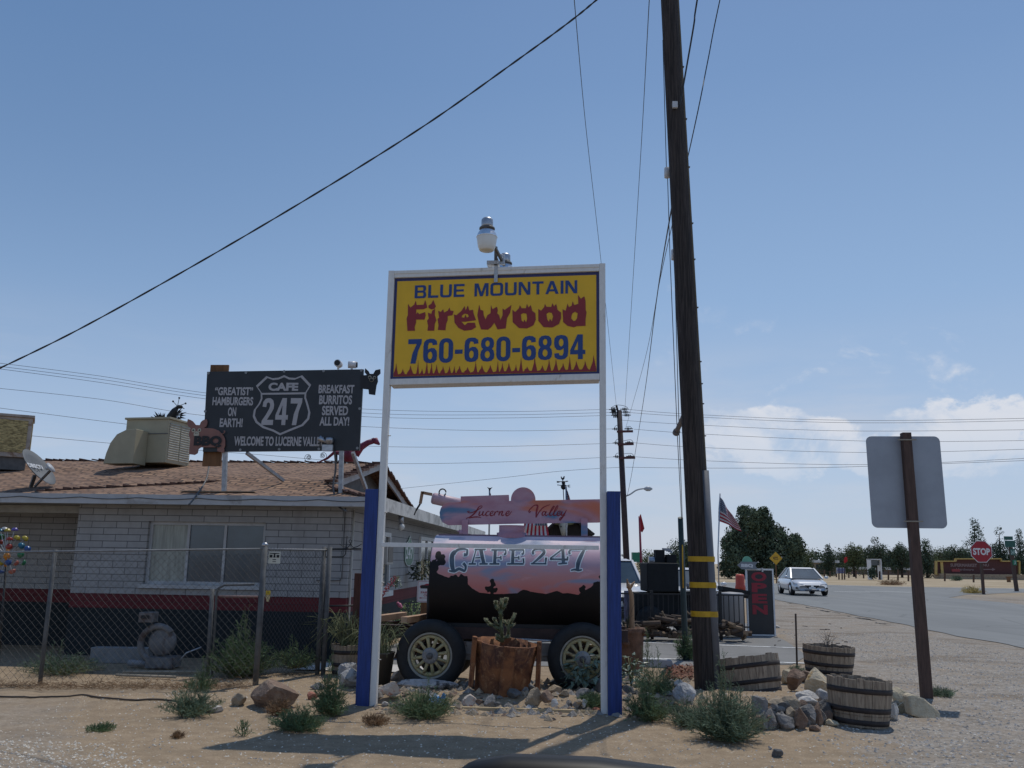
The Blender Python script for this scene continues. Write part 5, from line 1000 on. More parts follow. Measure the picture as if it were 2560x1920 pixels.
def rock(u, v, w_, h, kind, label=None, zb=0.0, depth=0.85, rot=None, group='small rocks in the border'):
    rk_i[0] += 1; g = GT(u, v, zb); g.y += 0.02; s_ = 1/ppm(g); W_, H_ = w_*s_*1.08, h*s_*1.22
    big = label is not None
    o = bpy.data.objects.new('rock', mesh('rock', rockmesh(W_, max(W_*depth, H_*.6), H_, rk_i[0]*7.3), RK[kind])); COL.objects.link(o)
    o.location = (g.x*(1+W_*depth*0.35/g.y), g.y+W_*depth*0.35, g.z); o.rotation_euler = (0, rad(rot or 0), uni(-.25, .25))
    ROOTM[o.name] = Matrix.Translation(o.location)
    return tag(o, label or 'small %s rock lying among the border rocks under the sign' % {'mott': 'mottled', 'dark': 'dark grey'}.get(kind, kind), 'rock', group if not big else 'larger rocks in the border')
ZB, Z6b, Z8, ZL, ZR = zz(1140, 1580, 5.267), zz(860, 1500, 2.836), zz(1500, 1500, 2.458), zz(380, 1680, 4.424), zz(1540, 1620, 6.144)
def rz_(zf, k, x, y, w_, h, *a, **kw): u, v = zf(x, y); return rock(u, v, w_/k, h/k, *a, **kw)
rz_(ZB, 5.267, 168, 992, 195, 145, 'orange', 'white rock with orange streak in front of the rusty planter')
rz_(ZB, 5.267, 300, 990, 110, 90, 'brown'); rz_(ZB, 5.267, 425, 1010, 155, 165, 'grey', 'upright grey stone right of the orange streaked rock', rot=15)
rz_(ZB, 5.267, 545, 975, 100, 50, 'dark'); rz_(ZB, 5.267, 895, 885, 120, 140, 'grey', 'rounded grey stone right of the planter front rib'); rz_(ZB, 5.267, 970, 785, 160, 105, 'grey', 'flat rounded grey stone on top of the planter rock pile', zb=0.02)
rz_(ZB, 5.267, 1015, 990, 225, 225, 'tan', 'broad tan rock right of the rusty planter'); rz_(ZB, 5.267, 960, 1030, 105, 58, 'white', 'small white stone lying below the broad tan rock')
rz_(ZB, 5.267, 1200, 930, 190, 140, 'brown'); rz_(ZB, 5.267, 1300, 810, 180, 90, 'tan'); rz_(ZB, 5.267, 1100, 770, 150, 80, 'tan'); rz_(ZB, 5.267, 1300, 985, 90, 90, 'white'); rz_(ZB, 5.267, 1490, 1005, 90, 90, 'grey'); rz_(ZB, 5.267, 1595, 1000, 115, 85, 'grey'); rz_(ZB, 5.267, 1695, 1000, 80, 100, 'white')
rz_(ZB, 5.267, 1695, 915, 225, 150, 'grey', 'large oval stone beside the right white post'); rz_(ZB, 5.267, 1505, 765, 115, 95, 'white'); rz_(ZB, 5.267, 1620, 950, 90, 60, 'tan'); rz_(ZB, 5.267, 1835, 1015, 165, 110, 'red', 'red brown rock at the foot of the right white post'); rz_(ZB, 5.267, 1850, 1065, 125, 60, 'red')
rz_(ZB, 5.267, 1300, 715, 160, 80, 'dark'); rz_(ZB, 5.267, 770, 868, 190, 105, 'dark'); rz_(ZB, 5.267, 1895, 800, 110, 170, 'dark'); rz_(ZB, 5.267, 230, 765, 220, 115, 'dark', 'dark blocky rock left of the rusty planter'); rz_(ZB, 5.267, 90, 735, 150, 70, 'white'); rz_(ZB, 5.267, 165, 830, 110, 50, 'tan'); rz_(ZB, 5.267, 980, 690, 80, 50, 'white', zb=.05)
rz_(ZB, 5.267, 650, 860, 90, 90, 'tan'); rz_(ZB, 5.267, 1420, 860, 130, 90, 'tan'); rz_(ZB, 5.267, 1120, 880, 90, 60, 'tan')
rz_(Z6b, 2.836, 590, 645, 425, 70, 'mott', 'long flat stone slab below the left wagon wheel', depth=0.3); rz_(Z6b, 2.836, 425, 580, 190, 78, 'grey', 'leaning grey slab against the left wagon wheel', depth=.35, rot=-22)
rz_(Z6b, 2.836, 320, 680, 150, 88, 'orange', 'orange rock near the left white post'); rz_(Z6b, 2.836, 262, 672, 65, 60, 'tan'); rz_(Z6b, 2.836, 288, 605, 55, 35, 'dark'); rz_(Z6b, 2.836, 350, 700, 90, 30, 'tan'); rz_(Z6b, 2.836, 290, 755, 50, 30, 'white')
rock(872, 1722, 58, 45, 'mott', 'mottled boulder left of the blue board, lower of two'); rock(866, 1697, 44, 34, 'mott', 'mottled boulder left of the blue board, upper of two'); rock(905, 1735, 26, 22, 'grey')
o = rz_(ZL, 4.424, 1345, 425, 500, 285, 'brown', 'big jagged brown boulder in front of the fence corner post'); rz_(ZL, 4.424, 950, 385, 155, 130, 'tan', 'small pinkish block beside the big boulder'); rz_(ZL, 4.424, 655, 455, 225, 75, 'white', 'flat white slab half under the green weed'); rz_(ZL, 4.424, 1835, 200, 150, 70, 'grey', 'small pointed grey stone behind the big boulder', group=None); rz_(ZL, 4.424, 1770, 312, 115, 75, 'red', 'flat red stone between big boulder and blue board')
rz_(ZR, 6.144, 1060, 850, 340, 270, 'mott', 'mottled black and white boulder left of the utility pole'); rz_(ZR, 6.144, 975, 605, 150, 95, 'orange', 'orange stone on the low border left of the pole', zb=0.12); rz_(ZR, 6.144, 725, 960, 200, 160, 'tan', 'pale angular stone between blue board and pole'); rz_(ZR, 6.144, 180, 800, 210, 200, 'dark', 'dark boulder right of the blue board'); rz_(ZR, 6.144, 450, 650, 135, 55, 'white'); rz_(ZR, 6.144, 480, 760, 150, 60, 'white'); rz_(ZR, 6.144, 600, 790, 150, 70, 'tan'); rz_(ZR, 6.144, 960, 930, 150, 90, 'brown')
for x, y, w_, h, k, l, zb in ((985, 795, 80, 100, 'grey', 0, 0), (1055, 800, 105, 112, 'grey', 'squarish grey stone at the left of the low rock wall', 0), (1155, 800, 112, 85, 'grey', 0, 0), (1235, 792, 85, 115, 'brown', 0, 0), (1285, 775, 105, 115, 'grey', 'slanting grey slab in the middle of the low rock wall', 0), (1342, 770, 64, 125, 'brown', 0, 0), (1395, 752, 85, 105, 'dark', 0, 0),
                              (985, 722, 95, 115, 'grey', 0, .1), (1092, 695, 125, 75, 'tan', 0, .1), (1172, 700, 105, 92, 'tan', 'tan block on top of the low rock wall', .1), (1285, 665, 135, 60, 'white', 'flat white capping stone on the low rock wall', .13), (1240, 612, 75, 42, 'white', 0, .08), (1292, 618, 112, 52, 'white', 0, .08), (1382, 625, 90, 65, 'mott', 0, .08), (1110, 640, 120, 30, 'tan', 0, .1),
                              (1345, 585, 155, 145, 'gold', 'large golden rock behind the front half barrel', .03), (1215, 552, 110, 112, 'brown', 'brown rock with pale centre between two half barrels', .03), (1275, 512, 115, 66, 'brown', 0, 0), (1160, 522, 75, 82, 'cream', 0, 0), (1850, 642, 115, 90, 'cream', 'cream rock right behind the front half barrel', 0), (1832, 692, 85, 62, 'tan', 0, 0), (1868, 702, 92, 72, 'cream', 0, 0), (1815, 742, 75, 95, 'white', 'white stone touching the right side of the front barrel', 0),
                              (1430, 780, 82, 38, 'cream', 0, 0), (1325, 812, 72, 36, 'brown', 0, 0), (1092, 972, 65, 46, 'dark', 'lone dark stone on the sand in front of the rock wall', 0), (1050, 922, 25, 18, 'white', 0, 0), (1090, 172, 32, 14, 'white', 0, 0)):
    u, v = Z8(x, y)
    if not l: rock(u, v, w_/2.458, h/2.458, k, 'small %s stone in the low rock wall by the barrels' % {'mott': 'mottled', 'dark': 'dark grey'}.get(k, k), zb, group='small stones of the low rock wall')
    else: rock(u, v, w_/2.458, h/2.458, k, l, zb)
for i in range(26):
    u, v = Z8(960+i%13*36+uni(-12, 12), 806-12*(i%13)/3 if i < 13 else 735-(i%13)*4); kd = random.choice(('grey', 'grey', 'brown', 'dark', 'tan')); rock(u, v, uni(26, 40), uni(30, 44) if i < 13 else uni(24, 32), kd, 'small %s stone in the low rock wall by the barrels' % {'dark': 'dark grey'}.get(kd, kd), 0.0 if i < 13 else .08, group='small stones of the low rock wall')
slo = [(1905, 580), (1945, 572), (2005, 598), (2050, 640), (2088, 682), (2078, 716), (2012, 722), (1950, 708), (1905, 695)]; sg0 = GT(*Z8(1990, 722)); sl_ = [(A(*Z8(*p), sg0.y).x, A(*Z8(*p), sg0.y).z-.02) for p in slo]
mb = MB().poly([sl_], sg0.y, .16, lambda x, y, z: V((x, y+(z-.1)*.45, z))); solo('rock', mb, RK['cream'], 'cream angular stone slab at the foot of the square sign post', 'rock', sg0, 'larger rocks in the border', bevel=.02)
gpc = Z8(1228, 520); g = G(*gpc, 0.1); 

# ---------------------------------------------------------------- weeds and plants
M_w1 = mat('grey green weed', (0.10, 0.145, 0.085), 0.8, 0.35, 9); M_w2 = mat('fresh green weed', (0.085, 0.135, 0.055), 0.8, 0.35, 9); M_w3 = mat('dry brown weed', (0.22, 0.13, 0.065), 0.9, 0.35, 9); M_stalk = mat('pale weed stem', (0.20, 0.20, 0.10), 0.8, 0.2)
def weedmesh(w_, h, n, seed, leafs=14, L=0.035, spike=0):
    rnd = random.Random(seed); st, lf = MB(), MB()
    for i in range(n):
        a = rnd.uniform(0, 6.28); lean = rnd.uniform(0.02, 1.0)**0.55*1.1; ht = h*(1-0.5*lean**2)*rnd.uniform(.35, 1.0)
        if i < spike: lean, ht = rnd.uniform(0, .25), h*rnd.uniform(.95, 1.45)
        ex = w_/2*lean; p0 = V((rnd.uniform(-.12, .12)*w_, rnd.uniform(-.12, .12)*w_, -0.01)); p2 = V((math.cos(a)*ex, math.sin(a)*ex, ht)); p1 = p0.lerp(p2, 0.5)+V((math.cos(a)*ex*0.15, math.sin(a)*ex*0.15, ht*0.12))
        P = [p0, p0.lerp(p1, .6), p1, p1.lerp(p2, .5)+V((0, 0, .02*h)), p2]; st.tube(P, [0.003, 0.0028, 0.0024, 0.0018, 0.0008], 3, False)
        for k in range(leafs):
            q = rnd.uniform(.15, 1.0); j = min(int(q*4), 3); b0 = P[j].lerp(P[j+1], q*4-j); d = (P[j+1]-P[j]).normalized()
            e = V((rnd.gauss(0, 1), rnd.gauss(0, 1), rnd.gauss(0.3, .8))).normalized(); d2 = (d*0.7+e*0.8).normalized(); LL = L*rnd.uniform(.5, 1.8)*(1.25-q*.6); s_ = d2.orthogonal().normalized()*LL*0.05
            lf.add([b0-s_, b0+s_, b0+d2*LL*0.6+s_*.8, b0+d2*LL], [(0, 1, 2, 3)])
            for _ in range(2):
                e2 = V((rnd.gauss(0, 1), rnd.gauss(0, 1), rnd.gauss(0.2, .8))).normalized(); d3 = (d2+e2*0.8).normalized(); b1 = b0+d2*LL*rnd.uniform(.3, .8); s3 = d3.orthogonal().normalized()*LL*0.06
                lf.add([b1-s3, b1+s3, b1+d3*LL*.6], [(0, 1, 2)])
    return st, lf
wd_i = [0]
def weed(u, v, w_, h, label, n=60, m_=None, L=0.035, spike=0, leafs=14, zb=0.0, cat='weed', name='weed', Y=None):
    n = int(n*1.5); w_ *= 1.2; wd_i[0] += 1; g = A(u, v, Y) if Y else GT(u, v, zb); s_ = 1/ppm(g); st, lf = weedmesh(w_*s_, h*s_, n, wd_i[0]*13, leafs, L, spike)
    o = thing(name, label, cat, V((g.x*(1+w_*s_*.2/g.y), g.y+w_*s_*.2, g.z)), 0, 'weeds on the dirt'); part(o, 'stems', st, M_stalk if m_ is not M_w3 else M_w3); part(o, 'leaves', lf, m_ or M_w1); return o
weed(1815, 1858, 172, 150, 'large feathery green tumbleweed in front of the utility pole', 170, M_w1, .045, 10, 26)
weed(1715, 1820, 90, 80, 'dark low weed in the pole shadow left of the tumbleweed', 70, M_w1, .035, 0, 16)
weed(1061, 1800, 150, 84, 'bushy green weed growing between the white sign posts', 130, M_w2, .035, 2, 20)
weed(745, 1832, 122, 66, 'green weed at the tip of the sign shadow', 100, M_w2, .035, 0, 18); weed(822, 1795, 80, 120, 'tall shaded weed leaning on the left blue board', 80, M_w2, .04, 5, 18)
weed(478, 1795, 135, 80, 'sprawling weed over the flat white slab', 90, M_w1, .035, 3, 16); weed(500, 1730, 70, 60, 'thin weed at the fence foot behind the sprawling one', 40, M_w2, .035, 3)
weed(600, 1694, 150, 120, 'big green bush behind the fence corner', 150, M_w2, .05, 10, 26, Y=12.0); weed(735, 1672, 110, 60, 'grey weed behind the short side of the fence', 70, M_w2, .05, 3, 16, Y=12.4)
weed(150, 1688, 165, 62, 'low grey weed behind the left fence post', 90, M_w1, .045, 3, 16, Y=11.9); weed(252, 1829, 62, 18, 'tiny green tuft alone on the sand', 30, M_w2, .03); weed(608, 1843, 34, 40, 'little leafy sprig in the middle of the sand', 7, M_w2, .04, 2, 8); weed(445, 1846, 26, 14, 'tiny dry tuft near the left sand edge', 12, M_w3, .03)
weed(1622, 1805, 110, 105, 'green weed right of the right blue board', 90, M_w2, .04, 3, 16); weed(1640, 1742, 120, 85, 'yellow green weed behind the blue board stones', 80, M_w2, .04, 5, 14); weed(1621, 1690, 40, 95, 'thin tall stalk before the concrete wheel stop', 5, M_w2, .04, 5, 22)
weed(1718, 1652, 52, 78, 'fresh green weed around the guy wire guard', 60, M_w2, .06, 5, 18); weed(1480, 1768, 60, 40, 'grassy tuft among the stones by the right white post', 50, M_w2, .04); weed(2352, 1742, 60, 22, 'sparse grass at the square sign post', 30, M_w1, .05); weed(1995, 1690, 40, 25, 'small grass tuft beside the thin stake', 25, M_w1, .05)
weed(700, 1790, 60, 45, 'dry reddish stems left of the left blue board', 40, M_w3, .04, 0, 12)
weed(940, 1815, 60, 30, 'dry twiggy tuft at the left white post foot', 30, M_w3, .035, 0, 12)
# dry brush along the fence line
mb = MB()
for _ in range(2600):
    q = uni(0, 1); p = fA.lerp(fB, q)+V((uni(-.1, .1), -0.28+random.gauss(0, .1), 0)); p.z = abs(random.gauss(0, .035)); d = V((random.gauss(0, 1), random.gauss(0, .6), random.gauss(.15, .3))).normalized()*uni(.04, .14); s_ = d.orthogonal().normalized()*0.003
    mb.add([p-s_, p+s_, p+d], [(0, 1, 2)])
solo('dry_brush', mb, M_w3, 'brown dry brush piled along the fence foot', None, kind='stuff')
mb = MB()
for _ in range(900):
    p = G(1706+uni(-42, 26), 1690+uni(-22, 10)); p.z = uni(0, .05); d = V((random.gauss(0, 1), random.gauss(0, 1), random.gauss(0, .3))).normalized()*uni(.02, .06); s_ = d.cross(V((0, 0, 1))).normalized()*.012
    mb.add([p-s_, p+s_, p+d+s_, p+d-s_], [(0, 1, 2, 3)])
solo('bark_mulch', mb, mat('red bark', (0.17, 0.065, 0.035), 0.9, 0.4, 15), 'red bark mulch spread left of the pole', None, kind='stuff')
# broad leaf plants
M_leaf = mat('grey green broad leaf', (0.13, 0.18, 0.13), 0.45, 0.3, 6); M_leaf2 = mat('bright green leaf', (0.08, 0.17, 0.025), 0.6, 0.4, 8)
def leafy(base, w_, h, n, L, seed, lw=0.42, low=0.1):
    rnd = random.Random(seed); mb = MB()
    for _ in range(n):
        a = rnd.uniform(0, 6.28); r = rnd.uniform(0, 1)**.6*w_/2; p = V((math.cos(a)*r, math.sin(a)*r, h*(low+(1-low)*rnd.uniform(0, 1)*(1-(2*r/w_)**2*.6)))); d = V((math.cos(a)+rnd.gauss(0, .5), math.sin(a)+rnd.gauss(0, .5), rnd.gauss(-.1, .45))).normalized(); s_ = d.cross(V((rnd.gauss(0, .4), rnd.gauss(0, .4), 1))).normalized()*L*lw/2; l2 = L*rnd.uniform(.6, 1.2); up_ = V((0, 0, l2*.1))
        mb.add([p, p+d*l2*.4+s_-up_*0, p+d*l2*.45+up_, p+d*l2*.4-s_, p+d*l2-up_], [(0, 2, 1), (0, 3, 2), (1, 2, 4), (2, 3, 4)])
    return mb
def plant(name, u, v, w_, h, n, L, m_, label, cat='plant', Y=None, stalk=True, seed=3):
    g = A(u, v, Y) if Y else GT(u, v); s_ = 1/ppm(g); o = thing(name, label, cat, V((g.x*(1+w_*s_*.3/g.y), g.y+w_*s_*.3, g.z)), 0)
    part(o, 'leaves', leafy(g, w_*s_, h*s_, n, L, seed), m_)
    if stalk:
        mb = MB()
        for i in range(7): a = i*.9; mb.tube([(0, 0, 0), (math.cos(a)*w_*s_*.12, math.sin(a)*w_*s_*.12, h*s_*.5), (math.cos(a)*w_*s_*.3, math.sin(a)*w_*s_*.3, h*s_*.85)], 0.006, 5)
        part(o, 'stems', mb, M_stalk)
    return o
plant('broad_leaf_plant', 1462, 1728, 112, 92, 190, .13, M_leaf, 'grey green broad leaf plant in front of the right wagon wheel', seed=5); plant('broad_leaf_plant', 1578, 1722, 62, 84, 110, .11, M_leaf, 'grey green broad leaf plant just right of the blue board', seed=6)
plant('rose_bush', 1030, 1580, 90, 78, 420, .06, M_leaf2, 'bright green rose bush in front of the parking sign', 'bush', Y=16.5, seed=7)
rb = A(999, 1513, 16.3); fl_ = solo('pink_rose', MB().ball(rb, .04).ball(rb+V((-.03, 0, .03)), .03).ball(rb+V((.03, 0, -.03)), .028), mat('pink petals', (0.55, 0.16, 0.25), 0.6, .3, 20), 'single pink rose at the left of the rose bush', 'flower', rb)
plant('window_plant', 989, 1472, 26, 36, 70, .07, M_leaf, 'small leafy plant on the café window sill', Y=16.6, seed=8); plant('dark_vine', 1055, 1455, 60, 60, 170, .12, mat('dark vine leaf', (0.03, 0.045, 0.025), .6, .3), 'dark vine beside the café side window', 'vine', Y=19, seed=9)
mb = MB(); P = spline2([A(938, 1532, 14.6), A(948, 1505, 14.6), A(962, 1480, 14.6), A(975, 1462, 14.6), A(988, 1446, 14.6)], 5); mb.tube(P, .005, 4)
for p in P[6:]:
    for _ in range(5): mb.ball(V(p)+V((uni(-.04, .04), uni(-.04, .04), uni(-.04, .04))), .012, 5, 4)
solo('red_yucca_bloom', mb, mat('coral bloom', (0.36, 0.10, 0.11), .7, .2), 'leaning coral red flower stalk by the white post', 'flower stalk', P[0])
mb = MB()
for i in range(110): a = uni(-.3, 3.4); r = uni(.3, .8); p = bp4+V((uni(-.1, .1), uni(-.1, .1), .36)); q = p+V((math.cos(a)*r*.5, uni(-.2, .2), uni(.2, .5))); e = p+V((math.cos(a)*r*.9, uni(-.3, .3), uni(-.1, .5))); mb.tube(spline2([p, q, e], 4), [.004]*4+[.003]*4+[.001], 3, False)
gr_ = solo('long_grass', mb, mat('mixed dry grass', (0.16, 0.17, 0.08), .85, .45, 5), 'long arching grass in the barrel left of the blue board', 'grass plant', bp4)
pt = A(942, 1720, 11.0); o = thing('clay_pot', 'dark pot with arching grass beside the left white post', 'pot', V((pt.x, 11.2, 0)), 0); part(o, 'pot', MB().lathe([(0, 0), (.12, 0), (.17, .42), (.18, .44), (.155, .44), (.14, .36), (0, .36)], n=26), mat('dark glazed pot', (0.05, .04, .03), .4, .2))
mb = MB()
for i in range(90): a = uni(0, 6.28); r = uni(.15, .5); p = V((uni(-.08, .08), uni(-.08, .08), .38)); mb.tube(spline2([p, p+V((math.cos(a)*r*.5, math.sin(a)*r*.5, uni(.2, .42))), p+V((math.cos(a)*r, math.sin(a)*r, uni(-.1, .3)))], 4), [.004]*4+[.003]*4+[.001], 3, False)
part(o, 'grass', mb, MATS['mixed dry grass'])
# concrete wheel stop, stakes, litter
p, q = G(1603, 1668), G(1684, 1672)
solo('wheel_stop', MB().add([p+V((0, 0, 0)), q+V((0.03, 0, 0)), q+V((.03, .16, 0)), p+V((0, .16, 0)), p+V((0, .04, .12)), q+V((-.02, .04, .12)), q+V((-.02, .13, .12)), p+V((0, .13, .12))], [(3, 2, 1, 0), (4, 5, 6, 7), (0, 1, 5, 4), (1, 2, 6, 5), (2, 3, 7, 6), (3, 0, 4, 7)]), mat('grey concrete', (0.36, .36, .37), .9, .12, 6), 'grey concrete wheel stop left of the utility pole', 'wheel stop', p, bevel=.01)
b_ = G(1993, 1680); solo('thin_stake', MB().bar(b_, A(1989, 1534, b_.y), .022, .022), mat('rusty stake', (.07, .05, .04), .8), 'thin rusty stake standing between the barrels and parking lot', 'stake', b_)
b_ = G(1092, 1778); mb = MB(); n_ = 7; mb.add([b_+V((i*.03-.09+uni(-.01, .01), j*.02, .05+j*.035+.03*math.sin(i*2.1+j))) for j in range(4) for i in range(n_)], [(j*n_+i, j*n_+i+1, (j+1)*n_+i+1, (j+1)*n_+i) for j in range(3) for i in range(n_-1)])
def litter(t, b, vec):
    n = t.noise(vec, 22, 3, .6); c = t.mix(t.m('GREATER_THAN', n, .5), (0.05, 0.22, .5), (.65, .68, .7)); t.l.new(c, b.inputs['Base Color'])
solo('crumpled_wrapper', mb, custom('blue white wrapper', litter, .4), 'crumpled blue and white wrapper on the weed between the posts', 'litter', b_)
P = [G(*ZL(*p)) for p in ((-620, 190), (-380, 185), (-150, 200), (60, 215), (250, 235))]
P = [G(*p) for p in ((-10, 1753), (60, 1755), (140, 1755), (205, 1750), (270, 1760), (340, 1763), (420, 1764), (470, 1772))]
solo('old_cable', MB().tube([V((p.x, p.y, gz_(p.x, p.y)+.012)) for p in spline2(P, 6)], .010, 6), mat('dusty black cable', (.06, .045, .035), .8), 'dusty black cable lying along the sand before the fence', 'cable', P[0])
# yard things behind the fence
Ym = 12.9; m2 = zz(0, 1340, 3.456); q2 = lambda x, y, d=0: A(*m2(x, y), Ym+d)
M_mach = mat('grey machine paint', (0.16, .155, .155), .7, .25, 6, col2=(.08, .05, .04), fac2=.4)
em = thing('old_pump_engine', 'old grey pump engine with curved housing behind the fence', 'engine', q2(1360, 1150), 0)
a, b_, c, d = q2(1225, 655), q2(1350, 655), q2(1345, 745), q2(1230, 745)
part(em, 'head', MB().box(a.x, b_.x, Ym-.1, Ym+.1, c.z, a.z), M_mach, world=True, bevel=.01); part(em, 'slot', MB().box(a.x+.04, b_.x-.05, Ym-.106, Ym-.101, a.z-.085, a.z-.04), M_blk2, world=True)
ctr = q2(1360, 930); part(em, 'housing', MB().tube([ctr+V((.235*math.cos(rad(t_)), 0, .235*math.sin(rad(t_)))) for t_ in range(40, 275, 12)], .045, 10), M_mach, world=True); part(em, 'flywheel', MB().lathe([(0, .06), (.16, .06), (.19, .03), (.19, -.03), (.16, -.06), (0, -.06)], ctr+V((.05, .05, .02)), 26, (0, -1, 0)), M_mach, world=True)
part(em, 'pipe', MB().tube([q2(1110, 1095), q2(1290, 1105)], .045, 12), mat('grey pvc', (.24, .24, .25), .6), world=True); part(em, 'base', MB().box(q2(1290, 1100).x, q2(1520, 1100).x, Ym-.15, Ym+.2, .02, .16), M_mach, world=True); part(em, 'lever', MB().tube([q2(1500, 1135, -.1), q2(1610, 1010, -.1), q2(1740, 960, -.1)], .010, 6), M_gal, world=True)
p = q2(290, 510); q = q2(440, 840); solo('leaning_board', MB().box(p.x, q.x, Ym+1.7, Ym+1.73, .2, A(80, 1492, Ym+1.7).z), mat('faded orange board', (.20, .09, .02), .8, .2), 'faded orange board leaning in the dark porch behind the fence', 'board', V((p.x, Ym+1.7, .2)))
solo('concrete_block_row', MB().box(q2(640, 1000).x, q2(1160, 1000).x, Ym+.5, Ym+.7, 0, .22), mat('dull concrete', (.22, .22, .22), .9, .1), 'low grey concrete ledge at the café wall foot', 'ledge', V((q2(640, 1000).x, Ym+.5, 0)), bevel=.01)  # ledge in a plain mid grey
mb = MB()
for (a, b_) in (((1000, 1222), (1520, 1240)), ((1060, 1195), (1800, 1195)), ((640, 1165), (910, 1160))): mb.tube([G(*m2(*a))+V((0, 0, .03)), G(*m2(*b_))+V((0, 0, .03))], .018, 6)
solo('wood_strips', mb, mat('grey lath', (.34, .29, .22), .85, .2), 'pale wooden strips lying on the ground inside the fence', 'lumber', G(*m2(1300, 1200)))

def border_area():
    while 1:
        u = uni(925, 1760); v = uni(1700, 1785)
        if not (u > 1510 and v > 1765): break
    g = GT(u, v); return g.x, g.y
for nm, n_, s_, m_, lb in (('rubble', 420, 0.05, RK['tan'], 'tan rubble between the border rocks'), ('rubble', 300, 0.055, RK['grey'], 'grey rubble between the border rocks'), ('rubble', 200, 0.04, RK['brown'], 'brown rubble between the border rocks')):
    solo(nm, pebbles(n_, border_area, s_), m_, lb, None, kind='stuff')
# ---------------------------------------------------------------- café side signs
def wsp(u, v): a = WS(u, v); return a
g_ = [WS(*Z5(*p)) for p in ((368, 560), (442, 560), (442, 740), (425, 775), (404, 785), (383, 775), (368, 735))]
c_ = WS(*Z5(404, 680)); s0, s1 = WS(*Z5(368, 680))[0], WS(*Z5(443, 680))[0]; z0, z1 = WS(*Z5(404, 788))[1], WS(*Z5(404, 560))[1]
gs = thing('green_route_sign', 'green shield sign reading 247 on the café side wall', 'sign', WS.w(s0, 0, z0), 86.1)
wd_, hh = s1-s0, z1-z0
shp = [(0, hh*.35), (wd_*.06, hh*.16), (wd_*.25, hh*.03), (wd_*.5, 0), (wd_*.75, hh*.03), (wd_*.94, hh*.16), (wd_, hh*.35), (wd_, hh*.78), (wd_*.72, hh*.9), (wd_*.5, hh*1.12), (wd_*.28, hh*.9), (0, hh*.78)]
part(gs, 'plate', MB().poly([shp], -0.02, 0.01), mat('green sign enamel', (0.01, .16, .085), .4, .05)); part(gs, 'border', MB().poly([shp, [(wd_*.5+(x-wd_*.5)*.93, hh*.5+(z-hh*.5)*.95) for x, z in shp]], -0.022), M_wplast); part(gs, 'lettering', MB().text('247', (wd_*.1, hh*.26, wd_*.9, hh*.70), -0.023, bold=.02), M_wplast)
Yp = 15.6; pp = A(1042, 1580, Yp); s_ = 1/ppm(pp); x_ = lambda u: A(u, 1500, Yp).x; zq = lambda v: A(1060, v, Yp).z
ps = thing('parking_sign', 'white parking only sign with red car on a wooden post', 'sign', V((pp.x, Yp, 0)), 0)
part(ps, 'post', MB().box(x_(1052)-pp.x, x_(1072)-pp.x, .02, .1, 0, zq(1460)), M_plank); 
L, R_, B, T_ = x_(1042)-pp.x, x_(1098)-pp.x, zq(1506), zq(1451)
part(ps, 'plate', MB().poly([rrect(L, B, R_, T_, .03)], 0, .01), M_wplast); M_rs = mat('red sign print', (.35, .01, .03), .5, .05); wv_, hv = R_-L, T_-B
car = [(.12, .62), (.12, .70), (.2, .745), (.3, .75), (.42, .80), (.6, .80), (.72, .745), (.9, .72), (.93, .64), (.88, .62)]
part(ps, 'lettering', MB().text('PARKING', (L+wv_*.17, B+hv*.40, L+wv_*.85, B+hv*.50), -.003, bold=.02).text('ONLY', (L+wv_*.3, B+hv*.27, L+wv_*.7, B+hv*.37), -.003, bold=.02).poly([[(L+wv_*x, B+hv*y) for x, y in ((.08, .2), (.2, .235), (.2, .21), (.85, .21), (.85, .19), (.2, .19), (.2, .165))]], -.003), M_rs)
part(ps, 'car_emblem', MB().poly([[(L+wv_*x, B+hv*(y+.05)) for x, y in car]], -.003), M_rs); part(ps, 'border', MB().poly([rrect(L+.012, B+.012, R_-.012, T_-.012, .025), rrect(L+.017, B+.017, R_-.017, T_-.017, .022)], -.002), M_rs)
p = A(1080, 1245, 15.5); pc = thing('pink_tank_ornament', 'pale pink cylinder with wooden bracket sticking out above the café side eave', 'ornament', p, 0)
part(pc, 'cylinder', MB().lathe([(0, -.01), (.08, 0), (.1, .03), (.1, .5), (.08, .53), (0, .54)], V((0, 0, 0)), 20, (0.93, .2, -.18)), mat('pale pink paint', (.50, .34, .38), .5, .1)); part(pc, 'bracket', MB().bar((0, 0, .06), (-.17, 0, .09), .05, .05).bar((-.17, 0, .11), (-.2, 0, -.1), .05, .05), mat('raw pine', (.33, .20, .12), .8)); part(pc, 'clamp', MB().bar((-.2, 0, -.1), (-.27, 0, -.22), .03, .03).bar((-.27, 0, -.22), (-.3, 0, -.3), .02, .02), M_iron)
mb = MB(); mb.tube([V((.18+.06*math.cos(i*.5), 0, .1+.06*math.sin(i*.5))) for i in range(13)], .012, 6); part(pc, 'wire_ring', mb, M_iron)
